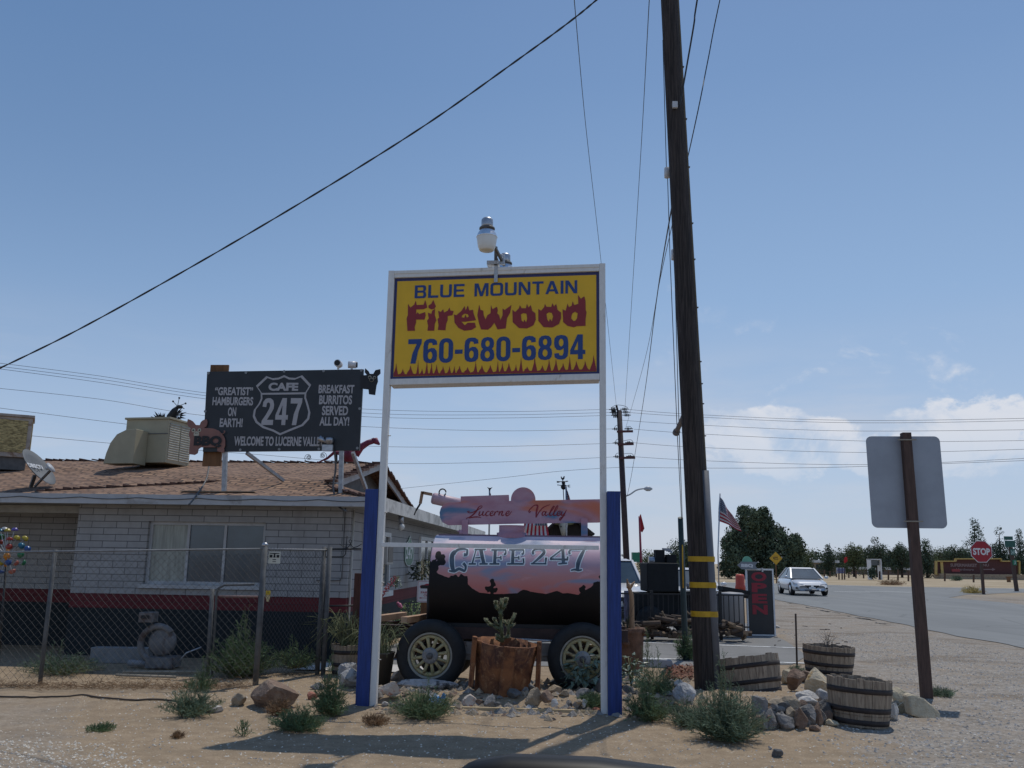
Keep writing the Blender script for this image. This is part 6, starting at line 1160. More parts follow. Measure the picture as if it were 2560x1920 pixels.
# things behind the wagon: flag, shed with skull, weathervane, small flags
def flagmat(nm):
    def fn(t, b, vec):
        at = t.node('ShaderNodeUVMap'); u, v_, _ = t.sep(at.outputs[0])
        st = t.m('LESS_THAN', t.m('FRACT', t.m('MULTIPLY', v_, 6.5)), .5); c = t.mix(st, (.55, .53, .53), (.38, .02, .04))
        can = t.m('MULTIPLY', t.m('LESS_THAN', u, .4), t.m('GREATER_THAN', v_, .46)); c = t.mix(can, c, (.02, .035, .09))
        fu = t.m('SUBTRACT', t.m('FRACT', t.m('MULTIPLY', u, 15.0)), .5); fv = t.m('SUBTRACT', t.m('FRACT', t.m('MULTIPLY', v_, 13.0)), .5)
        star = t.m('LESS_THAN', t.m('ADD', t.m('MULTIPLY', fu, fu), t.m('MULTIPLY', fv, fv)), .07); c = t.mix(t.m('MULTIPLY', can, star), c, (.6, .6, .6)); t.l.new(c, b.inputs['Base Color'])
    return custom(nm, fn, .8)
M_flag = flagmat('striped flag cloth')
def flag(name, corners, label, pole=None, wave=.04, cat='flag', n=14):
    a, b_, c, d = [V(p) for p in corners]                    # hoist top, hoist bottom, fly bottom, fly top
    o = thing(name, label, cat, b_, 0); mb = MB(); N = n
    vs = []; uv = []
    for i in range(N+1):
        for j in range(N+1):
            q, r = i/N, j/N; p = (b_.lerp(c, q)).lerp(a.lerp(d, q), r)+V((0, wave*math.sin(q*9+r*3), wave*.3*math.sin(q*6))); vs.append(p); uv.append((q, r))
    mb.add(vs, [(i*(N+1)+j, (i+1)*(N+1)+j, (i+1)*(N+1)+j+1, i*(N+1)+j+1) for i in range(N) for j in range(N)], True)
    f = part(o, 'cloth', mb, M_flag, world=True); ul = f.data.uv_layers.new(name='UVMap')
    for l in f.data.loops: ul.data[l.index].uv = uv[l.vertex_index]
    if pole: q_ = V(pole[-1]); part(o, 'pole', MB().tube([V(p) for p in pole]+[V((q_.x, q_.y, 0))], .018, 7), M_gal, world=True)
    return o
Zf = zz(1140, 1180, 5.53); F_ = lambda x, y, Y=17: A(*Zf(x, y), Y)
flag('hanging_flag', (F_(1250, 640), F_(960, 640), F_(900, 905), F_(1290, 905)), 'stars and stripes hanging behind the gap above the tank', (F_(955, 640, 17.03), F_(955, 900, 17.03)), .03)
sh_ = thing('wooden_shed', 'dark wooden well house with cow skull behind the tank wagon', 'shed', A(1425, 1400, 21), 0); F2 = lambda x, y: A(*Zf(x, y), 21)
a, b_, c = F2(1300, 1000), F2(1740, 1000), F2(1520, 560)
part(sh_, 'wall', MB().box(a.x, b_.x, 21, 22.4, 0, F2(1500, 760).z).add([(a.x, 21, F2(1500, 760).z), (b_.x, 21, F2(1500, 760).z), (c.x, 21, c.z-.1)], [(0, 1, 2)]), mat('dark barn wood', (.035, .028, .024), .9, .3, 5, stretch=(8, 8, 1)), world=True)
part(sh_, 'roof', MB().bar((F2(1160, 880).x, 21.6, F2(1160, 880).z), (c.x, 21.6, c.z), 1.7, .05).bar((c.x, 21.6, c.z), (F2(1900, 870).x, 21.6, F2(1900, 870).z), 1.7, .05), mat('dark shed roof', (.04, .03, .03), .9), world=True)
sk = F2(1480, 800); so2 = thing('cow_skull', 'bleached cow skull hanging on the dark well house', 'skull', sk-V((0, .1, 0)), 0)
part(so2, 'skull', MB().tube([(0, 0, .2), (0, -.03, .12), (0, -.04, 0), (0, -.03, -.14)], [.07, .115, .085, .04], 12), mat('bleached bone', (.50, .46, .38), .8, .1)); part(so2, 'horn', MB().tube(spline2([(.09, 0, .14), (.22, 0, .16), (.3, 0, .28)], 4), [.035]*5+[.02]*3+[.005], 8), M_stalk); part(so2, 'horn', MB().tube(spline2([(-.09, 0, .14), (-.22, 0, .16), (-.3, 0, .28)], 4), [.035]*5+[.02]*3+[.005], 8), M_stalk)
for x in (-.055, .055): part(so2, 'eye_socket', MB().ball((x, -.1, .07), .025), M_blk2)
wvp = lambda x, y: A(*Zf(x, y), 21.3); b_ = wvp(1505, 640); wvn = thing('weathervane', 'black rooster weathervane with compass letters above the wagon header board', 'weathervane', b_, 0)
part(wvn, 'mast', MB().tube([wvp(1505, 640), wvp(1475, 110)], .010, 6).ball(wvp(1488, 205), .07).ball(wvp(1486, 150), .045), M_iron, world=True)
rp_ = [(1448, 65), (1458, 60), (1466, 82), (1478, 80), (1486, 62), (1503, 55), (1500, 92), (1487, 108), (1480, 116), (1468, 110), (1452, 92)]
part(wvn, 'rooster', MB().poly([[(wvp(*p).x, wvp(*p).z) for p in rp_]], 21.29, .015), M_iron, world=True)
part(wvn, 'arrow', MB().tube([wvp(1395, 137), wvp(1550, 128)], .010, 6).poly([[(wvp(*p).x, wvp(*p).z) for p in ((1388, 125), (1430, 128), (1436, 138), (1428, 146), (1390, 150), (1400, 138))]], 21.29, .015).poly([[(wvp(*p).x, wvp(*p).z) for p in ((1528, 118), (1552, 128), (1528, 140))]], 21.29, .015), M_iron, world=True)
bx_ = lambda x0, y0, x1, y1: (wvp(x0, y0).x, wvp(x0, y0).z, wvp(x1, y1).x, wvp(x1, y1).z)
part(wvn, 'compass_letters', MB().tube([wvp(1425, 182), wvp(1548, 192)], .009, 6).tube([wvp(1488, 190)+V((0, -.25, 0)), wvp(1488, 190)+V((0, .25, 0))], .009, 6).text('W', bx_(1400, 195, 1424, 165), 21.3, bold=.02).text('E', bx_(1550, 213, 1580, 178), 21.3, bold=.02), M_iron, world=True)
flag('furled_flag', (F_(1523, 205, 19), F_(1526, 640, 19), F_(1660, 640, 19), F_(1545, 270, 19)), 'furled dark starred flag beside the weathervane', (F_(1522, 195, 19.02), F_(1527, 700, 19.02)), .03)
flag('furled_flag', (F_(466, 270, 19), F_(464, 500, 19), F_(510, 500, 19), F_(482, 300, 19)), 'thin furled flag tip above the left block of the header board', (F_(464, 235, 19.02), F_(464, 560, 19.02)), .02)
o_ = F_(466, 240, 19); solo('eagle_finial', MB().poly([[(o_.x-.06, o_.z+.05), (o_.x-.02, o_.z), (o_.x, o_.z-.04), (o_.x+.02, o_.z), (o_.x+.06, o_.z+.05), (o_.x+.01, o_.z+.03), (o_.x-.01, o_.z+.03)]], o_.y, .02), M_iron, 'small spread eagle finial on the thin furled flag pole', 'finial', o_)

# ---------------------------------------------------------------- utility poles and wires
def polemat(nm, c, k): return mat(nm, c, .85, .5, 5, stretch=(9, 9, .35), bump=.9, bscale=9, col2=tuple(q*k for q in c), fac2=.5, s2=7)
M_pole = polemat('dark creosote pole', (.050, .038, .032), .35); M_cond = mat('grey conduit plastic', (.13, .135, .15), .6, .1, 5); M_yb = mat('yellow marker band', (.55, .32, .01), .6, .12, 12); M_mold = mat('weathered moulding', (.15, .12, .08), .8, .25, 5, stretch=(5, 5, 1))
pb_, pt_ = A(1768, 1760, 11.3), A(1668, -90, 11.3); pd = pt_-pb_
up = thing('utility_pole', 'dark leaning utility pole with yellow bands and grey conduit', 'utility pole', pb_, 0)
pa = lambda q: pb_+pd*q; qv = lambda v: (1760-v)/1850
def qz(v):                                    # fraction along the pole at photo row v
    lo, hi_ = 0.0, 1.0
    for _ in range(40):
        m_ = (lo+hi_)/2; lo, hi_ = (m_, hi_) if PX(pa(m_))[1] > v else (lo, m_)
    return lo
PR = lambda q: .142-.026*q
mb = MB(); qs = [-.02]+[i/30 for i in range(31)]+[1.15, 1.3]; mb.tube([pa(q) for q in qs], [PR(q) for q in qs], 28); part(up, 'shaft', mb, M_pole, world=True)
rgt = V((math.cos(rad(-12)), math.sin(rad(-12)), 0)).normalized()
c0, c1 = qz(1760), qz(1178); rgc = V((math.cos(rad(-38)), math.sin(rad(-38)), 0)); part(up, 'conduit', MB().tube([pa(c0)+rgc*.150, pa(c1)+rgc*.142], .050, 14), M_cond, world=True)
mb = MB().bar(pa(c1)+rgt*.135, pa(1.03)+rgt*.118, .03, .03); part(up, 'moulding', mb, M_mold, world=True)
for v in (170, 300, 420, 560, 650, 770, 905, 960, 1010, 1090):
    q = qz(v); mb = MB().box(-.01, .012, -.02, .02, -.006, .006); mb.v = [p+pa(q)+rgt*(PR(q)+.02) for p in mb.v]; part(up, 'staple', mb, M_dark, world=True)
for v0, v1 in ((1391, 1404), (1455, 1469), (1527, 1541)):
    q0, q1 = qz(v1), qz(v0); mb = MB(); vs = []; n_ = 48
    for q in (q0, q1):
        for i in range(n_):
            a = 2*math.pi*i/n_; d = V((math.cos(a), math.sin(a), 0)); r = PR(q)+.004; dd = d.dot(rgc)
            if dd > 0: off = rgc*.15; b2 = d.dot(off); r = max(r, b2+math.sqrt(max(0, b2*b2-.15**2+.055**2)) if b2*b2-.15**2+.055**2 > 0 else r)
            vs.append(pa(q)+d*r)
    mb.add(vs, [(i, (i+1) % n_, (i+1) % n_+n_, i+n_) for i in range(n_)], True); part(up, 'yellow_band', mb, M_yb, world=True)
s0_, s1_ = pa(qz(1000)), A(1692, 1078, 12.0); part(up, 'guy_strut', MB().tube([s0_, s1_], .034, 12).lathe([(0, 0), (.05, 0), (.05, .05), (0, .05)], s1_, 12, (s1_-s0_)), mat('grey strut', (.16, .15, .15), .6), world=True)
M_ins = mat('white porcelain', (.58, .58, .58), .25, .05); M_cable = mat('black cable', (.025, .027, .032), .6)
tgp = pa(qz(275))+V((-.03, -.15, 0)); part(up, 'bracket_tag', MB().box(tgp.x-.035, tgp.x+.035, tgp.y-.02, tgp.y+.02, tgp.z-.05, tgp.z+.04), M_ins, world=True)
def wire(pts, r, label, sub=10, parent=None, grp=None, m_=None, twist=0, name='wire'):
    P = [V(p) for p in spline2([tuple(A(*p)) for p in pts], sub)]
    mb = MB()
    if twist:
        n_ = len(P); fine = []
        for i in range(n_-1):
            for k in range(8): fine.append(P[i].lerp(P[i+1], k/8))
        for ph in (0, math.pi): mb.tube([p+V((0, math.cos(i*twist+ph)*r*.6, math.sin(i*twist+ph)*r*.6)) for i, p in enumerate(fine)], r, 5, False)
    else: mb.tube(P, r, 5, False)
    return solo(name, mb, m_ or M_cable, label, 'cable', P[0], grp)
gA = thing('guy_wire', 'guy wire with two strain insulators running into the green guard', 'guy wire', G(1715, 1648), 0)
ga = lambda u, v, Y: A(u, v, Y); top1 = pa(qz(100)); 
for pts in (((1657, 100, 11.2), (1666, 418, 11.5)), ((1669, 446, 11.5), (1675, 640, 11.7), (1693, 1080, 12.3), (1704, 1300, 14.3)), ((1684, 560, 11.5), (1685, 622, 11.55)), ((1686, 652, 11.6), (1698, 1080, 12.3), (1706, 1300, 14.3))):
    part(gA, 'wire', MB().tube([A(*p) for p in pts], .0055, 5, False), M_cable, world=True)
for u, v, Y in ((1668, 432, 11.5), (1685.5, 637, 11.57)): p = A(u, v, Y); part(gA, 'strain_insulator', MB().tube([p-V((0, 0, .075)), p-V((0, 0, .07)), p+V((0, 0, .07)), p+V((0, 0, .075))], [.025, .042, .042, .025], 12), M_ins, world=True)
g1 = G(1717, 1652); part(gA, 'guard', MB().tube([g1-V((0, 0, .05)), A(1712, 1585, 15.1), A(1701, 1294, 14.3)], [.055, .05, .042], 12), mat('dark green guard', (.012, .03, .03), .5, .2), world=True); part(gA, 'marker_strip', MB().tube([A(1708, 1470, 14.6), A(1706, 1362, 14.4)], .010, 6), M_yb, world=True)
Pf = 58.0; fb, ft = A(1569, 1400, Pf), A(1548, 1026, Pf); fb.z = 0; fp = thing('utility_pole', 'distant utility pole with stacked crossarms and street lamp', 'utility pole', fb, 0)
fa = lambda u, v, d=0: A(u, v, Pf+d); M_fp = mat('far dark pole', (.045, .032, .035), .85, .2)
part(fp, 'shaft', MB().tube([fb, ft], [.21, .17], 12), M_fp, world=True); part(fp, 'top_pin', MB().bar(fa(1541, 1014), fa(1548, 1042), .12, .12), M_fp, world=True)
Zq = zz(1440, 1000, 8.508); fz_ = lambda x, y, d=0: fa(*Zq(x, y), d)
for x0_, y0_, x1_, y1_ in ((870, 672, 1212, 665), (888, 945, 1226, 936), (908, 1232, 1258, 1228)): part(fp, 'crossarm', MB().bar(fz_(x0_, y0_, -.25), fz_(x1_, y1_, -.25), .12, .14), mat('red brown crossarm', (.09, .035, .035), .85), world=True)
for i, (x, y, sg_) in enumerate(((790, 203, -1), (805, 265, -1), (835, 328, -1), (1030, 195, 1), (1050, 258, 1), (1075, 322, 1), (855, 617, -1), (868, 915, -1), (880, 1208, -1), (1120, 612, 1), (1135, 905, 1), (1155, 1198, 1))):
    mb = MB(); big = sg_ < 0 and i < 3
    for k in range(3): mb.tube([fz_(x-30+k*32-8, y), fz_(x-30+k*32+8, y)], .17 if big else (.10 if k < 2 or i < 6 else .05), 10)
    mb.tube([fz_(x-90, y), fz_(x+90, y)], .03, 5); part(fp, 'insulator', mb, M_iron, world=True)
mb = MB()
for pts in (((745, 165), (850, 110), (980, 115), (1080, 150), (1105, 200)), ((805, 610), (850, 545), (910, 540)), ((1060, 575), (1130, 560), (1170, 580), (1195, 620)), ((820, 905), (870, 840), (925, 835)), ((1000, 870), (1140, 845), (1190, 860), (1215, 900)), ((828, 1195), (870, 1135), (940, 1130)), ((1010, 1145), (1140, 1135), (1200, 1150), (1230, 1190))): mb.tube([fz_(*p) for p in spline2(pts, 4)], .018, 4, False)
part(fp, 'jumper_wire', mb, M_cable, world=True)
la = part(fp, 'lamp_arm', MB().tube([fa(*p) for p in spline2([(1562, 1241), (1575, 1236), (1590, 1226), (1605, 1222), (1618, 1222)], 4)], .05, 7), mat('pale street lamp steel', (.42, .44, .46), .5), world=True); part(la, 'lamp_head', MB().tube([fa(1610, 1222), fa(1616, 1222), fa(1624, 1222), fa(1631, 1222)], [.06, .16, .16, .04], 10), MATS['pale street lamp steel'], world=True)
grp = 'power lines to the distant pole'
for k, (pl_, lbl) in enumerate(((((-40, 903, 44), (250, 940, 48), (520, 983, 51), (900, 1022, 54), (1250, 1029, 56), (1530, 1023, 58)), 'highest of the wires running left from the distant pole'), (((-40, 911, 44), (250, 948, 48), (520, 990, 51), (900, 1032, 54), (1250, 1037, 56), (1530, 1031, 58)), 'second highest wire running left from the distant pole'), (((-40, 917, 44), (250, 956, 48), (520, 998, 51), (900, 1041, 54), (1250, 1045, 56), (1535, 1038, 58)), 'third highest wire running left from the distant pole'),
        (((-40, 967, 46), (250, 998, 49), (520, 1040, 52), (900, 1066, 54), (1250, 1077, 56), (1540, 1072, 58)), 'wire running left from the upper crossarm of the distant pole'), (((-40, 1015, 46), (330, 1062, 50), (640, 1096, 53), (940, 1116, 55), (1250, 1116, 56), (1540, 1108, 58)), 'wire running left from the middle crossarm of the distant pole'), (((-40, 1078, 46), (320, 1112, 50), (640, 1136, 53), (940, 1158, 55), (1250, 1155, 56), (1540, 1142, 58)), 'wire running left from the lowest crossarm of the distant pole'), (((940, 1228, 70), (1250, 1195, 64), (1400, 1178, 60), (1552, 1168, 58)), 'thin low cable dropping left from the distant pole'),
        (((1565, 1023, 58), (1700, 1034, 56), (2000, 1048, 53), (2250, 1051, 51), (2600, 1045, 48)), 'highest wire running right from the distant pole'), (((1568, 1031, 58), (1700, 1040, 56), (2000, 1054, 53), (2250, 1057, 51), (2600, 1051, 48)), 'second highest wire running right from the distant pole'), (((1550, 1050, 58), (1700, 1060, 57), (2100, 1077, 54), (2600, 1074, 49)), 'third highest wire running right from the distant pole'),
        (((1585, 1073, 58), (1720, 1083, 56), (2000, 1097, 53), (2250, 1104, 51), (2600, 1101, 48)), 'wire running right from the upper crossarm of the distant pole'), (((1585, 1107, 58), (1720, 1117, 56), (2000, 1128, 53), (2250, 1131, 51), (2600, 1122, 48)), 'wire running right from the middle crossarm of the distant pole'), (((1588, 1142, 58), (1720, 1150, 56), (2000, 1160, 53), (2250, 1160, 51), (2600, 1144, 48)), 'wire running right from the lowest crossarm of the distant pole'), (((1564, 1168, 58), (1720, 1170, 56), (1950, 1170, 53), (2160, 1166, 51), (2600, 1150, 48)), 'thin lowest cable running right from the distant pole'))): wire(pl_, .011, lbl, 8, grp=grp)
wire(((1360, -800, 4), (1433, -30, 14), (1465, 320, 24), (1503, 657, 34), (1541, 1016, 58)), .009, 'wire coming down behind the right sign post to the distant pole top', 8); wire(((1680, -800, 4), (1625, -30, 14), (1604, 350, 24), (1580, 740, 36), (1562, 1028, 58)), .009, 'wire falling straight to the distant pole between sign and near pole', 8)
wire(((2000, -900, 7), (1804, -20, 11), (1768, 160, 11.4), (1727, 360, 12), (1650, 700, 22), (1612, 900, 34), (1562, 1078, 58)), .008, 'thin line passing behind the near pole from the top right', 8); wire(((1700, 420, 11.6), (1672, 560, 14), (1640, 760, 22), (1612, 980, 36), (1580, 1180, 52), (1568, 1240, 58)), .012, 'dark cable leaving the near pole to the street lamp pole', 8)
wire(((1900, -900, 6), (1748, -30, 10.5), (1735, 60, 10.7), (1717, 165, 10.95), (1700, 262, 11.1)), .012, 'thick cable dropping from the top to the near pole bracket', 8)
wire(((-20, 930, 10.5), (200, 822, 10.3), (500, 655, 10), (800, 478, 9.6), (1060, 315, 9.2), (1280, 160, 8.8), (1430, 50, 8.5), (1540, -40, 8.3), (1900, -330, 7.4), (2300, -640, 6.4)), (.0075), 'twisted black service cable crossing the whole sky', 14, twist=.12, name='service_cable')

# ---------------------------------------------------------------- square sign seen from behind
Q = PL(*G(2312, 1744).xy, -6); sq = thing('road_sign_back', 'grey back of a large road sign on a brown wooden post', 'road sign', Q.o, -6)
Zs = zz(2100, 1040, 6.32); crn = [Q(u, v) for u, v in ((2164, 1094), (2347, 1088), (2367, 1320), (2181, 1321))]
sx = [p[0] for p in crn]; cx = sum(sx)/4; w2 = 1.01/2*((sx[1]-sx[0]+sx[2]-sx[3])/2); zt_, zb_ = (crn[0][1]+crn[1][1])/2, (crn[2][1]+crn[3][1])/2; ln = (sum(sx[:2])-sum(sx[2:]))/2/(zt_-zb_)
sh = lambda x, y, z: V((x+ln*(z-(zt_+zb_)/2), y, z))
part(sq, 'panel', MB().poly([rrect(cx-w2, zb_, cx+w2, zt_, .07)], -.014, .008, sh), mat('grey aluminium sheet', (.33, .35, .385), .5, .07, 3, metal=.15), bevel=.002)
for z in (zt_-.06, zb_+.08): mb = MB().box(cx-.1, cx+.13, -.135, -.125, z-.008, z+.008); mb.v = [sh(*p) for p in mb.v]; part(sq, 'strap', mb, mat('tan strap', (.3, .26, .2), .6))
pbx = lambda u, v: Q(u, v)[0]; xb = Q(2312, 1744)[0]; xt = Q(2258, 1088)[0]
mb = MB(); hw = .062; zt2 = zt_+.035
mb.add([(xb-hw, -.124, -.1), (xb+hw, -.124, -.1), (xb+hw, -.015, -.1), (xb-hw, -.015, -.1), (xt-hw*.75, -.124, zt2), (xt+hw, -.124, zt2), (xt+hw, -.015, zt2), (xt-hw*.75, -.015, zt2)], [(3, 2, 1, 0), (4, 5, 6, 7), (0, 1, 5, 4), (1, 2, 6, 5), (2, 3, 7, 6), (3, 0, 4, 7)])
part(sq, 'post', mb, mat('red brown sign post', (.085, .05, .038), .8, .25, 4, stretch=(8, 8, 1)), bevel=.004)

# ---------------------------------------------------------------- car mirror at the bottom edge
mm = thing('car_mirror', 'black car mirror top edge at the bottom of the view', 'car mirror', A(1490, 1976, 1.0), -6)
mo = A(1490, 1976, 1.0); prof = [(-.20, -.075), (-.197, -.03), (-.185, .0), (-.16, .016), (-.11, .024), (0, .024), (.10, .016), (.155, .006), (.175, -.02), (.18, -.075)]
mb = MB(); rows = [(0.0, .82, -.012), (.012, .95, -.002), (.03, 1.0, 0), (.08, .98, -.006), (.12, .85, -.02)]; n_ = len(prof)
for d, k, dz in rows: mb.add([(x*k*.88, d, z*k+dz) for x, z in prof], [])
mb.f = [(r*n_+i, r*n_+i+1, (r+1)*n_+i+1, (r+1)*n_+i) for r in range(4) for i in range(n_-1)]+[list(range(n_-1, -1, -1)), list(range(4*n_, 5*n_))]; mb.s = [True]*36+[False]*2; mb.m = [0]*38
part(mm, 'housing', mb, mat('black car plastic', (.004, .004, .0045), .5, .1, spec=.25))
# ---------------------------------------------------------------- cars
M_wcar = mat('white car paint', (.62, .62, .62), .25, .03, coat=.6); M_scar = mat('silver car paint', (.60, .61, .63), .28, .03, metal=.2, coat=.7); M_lampl = mat('clear headlight', (.45, .47, .5), .12, .2, 20, spec=.8); M_blkp = mat('black trim', (.015, .015, .016), .5)
def car(name, label, loc, deg, paint, L=4.6, Wd=1.78, Hh=1.48, nose=1.0, cab=(-.5, .62, 1.45, 1.9), suv=False):
    # +x is forward; origin on the ground at the middle of the car
    o = thing(name, label, 'car', loc, deg); hw = Wd/2; x0, x1 = -L/2, L/2; bz = .62*Hh if not suv else .60*Hh
    st = [(x0, .82, .36, bz*.80), (x0+.12, .93, .30, bz*.97), (x0+.7, 1, .24, bz*1.02), (0, 1, .22, bz), (x1-1.25, 1, .22, bz*.98), (x1-.6, .97, .22, bz*.88), (x1-.2, .88, .22, bz*.76), (x1, .70, .26, bz*.60)]
    mb = MB(); N = 12
    for x, k, zl, zh in st:
        mb.add([(x, y*hw*k, zl+(zh-zl)*z) for y, z in ((-.88, 0), (-.99, .18), (-1, .5), (-.97, .78), (-.88, .94), (-.6, 1.0), (.6, 1.0), (.88, .94), (.97, .78), (1, .5), (.99, .18), (.88, 0))], [])
    mb.f = [(i*N+j, i*N+(j+1) % N, (i+1)*N+(j+1) % N, (i+1)*N+j) for i in range(len(st)-1) for j in range(N)]+[list(range(N)), list(range(len(st)*N-1, (len(st)-1)*N-1, -1))]; mb.s = [True]*len(mb.f); mb.m = [0]*len(mb.f); mb.f = [list(reversed(f)) for f in mb.f]
    part(o, 'body', mb, paint)
    ca, cb2, cc, cd_ = cab if not suv else (x0+.1, x0+.5, .35, 1.05)   # rear base, rear top, front top, front base
    if not suv: ca, cb2, cc, cd_ = x0+.30, x0+1.35, x0+2.35, x1-1.0
    zb2, zt2 = bz*.98, Hh
    def ring(k): return [(ca, hw*.86*k, zb2), (cb2, hw*.64*k, zt2-.02), (cc, hw*.64*k, zt2-.02), (cd_, hw*.86*k, zb2)]
    l, r = ring(1), ring(-1); mb = MB().add(l+r, [(0, 1, 2, 3), (7, 6, 5, 4)]); part(o, 'side_window', MB().add(l, [(0, 1, 2, 3)]), M_glass); part(o, 'side_window', MB().add(r, [(3, 2, 1, 0)]), M_glass)
    part(o, 'windscreen', MB().add([l[3], l[2], r[2], r[3]], [(0, 1, 2, 3)]), M_gl2); part(o, 'rear_window', MB().add([l[0], l[1], r[1], r[0]], [(3, 2, 1, 0)]), M_glass)
    mb = MB()
    mb.add([(cb2-.05, hw*.65, zt2-.03), (cc+.05, hw*.65, zt2-.03), (cc+.05, -hw*.65, zt2-.03), (cb2-.05, -hw*.65, zt2-.03), (cb2+.15, hw*.48, zt2+.03), (cc-.1, hw*.48, zt2+.03), (cc-.1, -hw*.48, zt2+.03), (cb2+.15, -hw*.48, zt2+.03)], [(4, 5, 6, 7), (0, 1, 5, 4), (1, 2, 6, 5), (2, 3, 7, 6), (3, 0, 4, 7)])
    for s_ in (l, r):
        for a, b_ in ((0, 1), (2, 3)): mb.bar(s_[a], s_[b_], .07, .07)
        m0 = V(s_[0]).lerp(V(s_[3]), .5); m1 = V(s_[1]).lerp(V(s_[2]), .45); mb.bar(m0, m1, .06, .05)
    part(o, 'roof', mb, paint)
    for sx_ in (x0+.85, x1-.88):
        for sg_ in (-1, 1):
            wl_ = part(o, 'wheel', MB().lathe([(.2, .005), (.3, .01), (.325, -.03), (.325, -.19), (.28, -.21), (0, -.21)], (sx_, sg_*hw*.99, .325), 26, (0, sg_, 0)), M_tyre); part(wl_, 'rim', MB().lathe([(0, .012), (.06, .012), (.2, -.005), (.205, -.03)], (sx_, sg_*hw*.99, .325), 20, (0, sg_, 0)), M_alu)
    fx = x1+.005
    for sg_ in (-1, 1):
        part(o, 'headlight', MB().add([(x1-.02, sg_*hw*.42, bz*.66), (x1-.20, sg_*hw*.86, bz*.72), (x1-.42, sg_*hw*.955, bz*.83), (x1-.38, sg_*hw*.90, bz*.60), (x1-.08, sg_*hw*.66, bz*.52)], [(0, 1, 2, 3, 4) if sg_ < 0 else (4, 3, 2, 1, 0)]), M_lampl)
        part(o, 'fog_recess', MB().box(x1-.22, x1-.07, sg_*hw*.72-.12, sg_*hw*.72+.12, .34, .42), M_blkp)
        part(o, 'mirror', MB().ball((cd_-.15, sg_*(hw+.09), zb2+.08), .1, sq=(.6, 1.1, .75)), paint)
    part(o, 'grille', MB().add([(fx, -hw*.40, bz*.62), (fx, hw*.40, bz*.62), (fx+.005, hw*.25, bz*.45), (fx+.005, -hw*.25, bz*.45)], [(3, 2, 1, 0)]).add([(fx-.0, -hw*.42, bz*.36), (fx, hw*.42, bz*.36), (fx, hw*.36, .27), (fx, -hw*.36, .27)], [(3, 2, 1, 0)]), M_blkp)
    part(o, 'badge', MB().tube([(fx, 0, bz*.56), (fx+.02, 0, bz*.56)], .07, 12), M_alu); part(o, 'number_plate', MB().box(fx+.003, fx+.02, -.16, .16, bz*.40, bz*.40+.1), M_wplast)
    return o
cp_ = G(2006, 1487); car('silver_sedan', 'silver sedan driving toward us on the grey road', (cp_.x, cp_.y, .02), -95, M_scar, 4.35, 1.84, 1.36)
car('white_suv', 'white sport utility vehicle facing us behind the black smoker', (A(1540, 1500, 26).x, 27.5, 0), -92, M_wcar, 4.7, 1.95, 1.62, suv=True)
car('white_car', 'white car partly hidden between the guy guard and utility pole', (A(1742, 1500, 30).x, 31, 0), -95, M_wcar, 4.5, 1.8, 1.36, suv=True)

# ---------------------------------------------------------------- black smoker trailer and iron fence
Zk = zz(1540, 1400, 7.373); Ys = 20.0; k = lambda x, y, d=0: A(*Zk(x, y), Ys+d)
M_smk = mat('black smoker steel', (.008, .009, .010), .8, .3, 5); sm = thing('barbecue_smoker', 'big black barbecue smoker trailer behind the iron fence', 'smoker', V((k(850, 900).x, Ys, 0)), 0)
a, b_ = k(570, 560), k(1440, 30)
part(sm, 'firebox', MB().box(k(570, 0).x, k(1150, 0).x, Ys, Ys+1.1, k(0, 580).z, k(0, 40).z), M_smk, world=True, bevel=.03)
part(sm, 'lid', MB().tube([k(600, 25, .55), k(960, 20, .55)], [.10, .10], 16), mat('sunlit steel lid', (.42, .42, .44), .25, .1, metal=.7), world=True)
part(sm, 'chimney', MB().box(A(1645, 1400, Ys).x, A(1668, 1400, Ys).x, Ys+.3, Ys+.6, k(0, 40).z, A(1650, 1374, Ys).z), M_smk, world=True); part(sm, 'chimney', MB().box(A(1672, 1400, Ys).x, A(1696, 1400, Ys).x, Ys+.2, Ys+.5, k(0, 40).z, A(1650, 1386, Ys).z), M_smk, world=True)
part(sm, 'hood', MB().add([A(1655, 1370, Ys+.3), A(1675, 1371, Ys+.3), A(1683, 1384, Ys+.3), A(1655, 1374, Ys+.3), A(1655, 1370, Ys+.7), A(1675, 1371, Ys+.7), A(1683, 1384, Ys+.7), A(1655, 1374, Ys+.7)], [(0, 1, 2, 3), (7, 6, 5, 4), (0, 4, 5, 1), (1, 5, 6, 2), (2, 6, 7, 3)]), mat('pale steel hood', (.3, .31, .33), .5), world=True)
part(sm, 'shelf', MB().box(k(1150, 0).x, A(1812, 1400, Ys).x, Ys-.1, Ys+.9, k(0, 570).z-.05, k(0, 560).z), M_smk, world=True)
part(sm, 'body', MB().box(k(350, 0).x, A(1800, 1400, Ys).x, Ys+.1, Ys+.9, .35, k(0, 600).z), M_smk, world=True)  # black box stretched left: part smoker body, part stand-in for shade behind the fence
part(sm, 'tongue', MB().bar(A(1800, 1470, Ys), A(1868, 1482, Ys), .5, .09).bar(A(1800, 1480, Ys), A(1866, 1490, Ys), .3, .1), M_smk, world=True)
part(sm, 'drum', MB().tube([A(1722, 1467, Ys-.2)-V((0, 0, .05)), A(1722, 1467, Ys-.2)+V((0, 0, .08))], .05, 12), mat('grey can', (.25, .25, .27), .5, metal=.5), world=True)
for x, d in ((620, 0), (620, 1.2), (1300, 0.1)): part(sm, 'wheel', MB().lathe([(0, .02), (.18, .02), (.3, .0), (.31, -.1), (.28, -.16), (0, -.16)], V((k(x, 0).x, Ys+d-.05, .31)), 24, (0, -1, 0)), M_tyre, world=True)
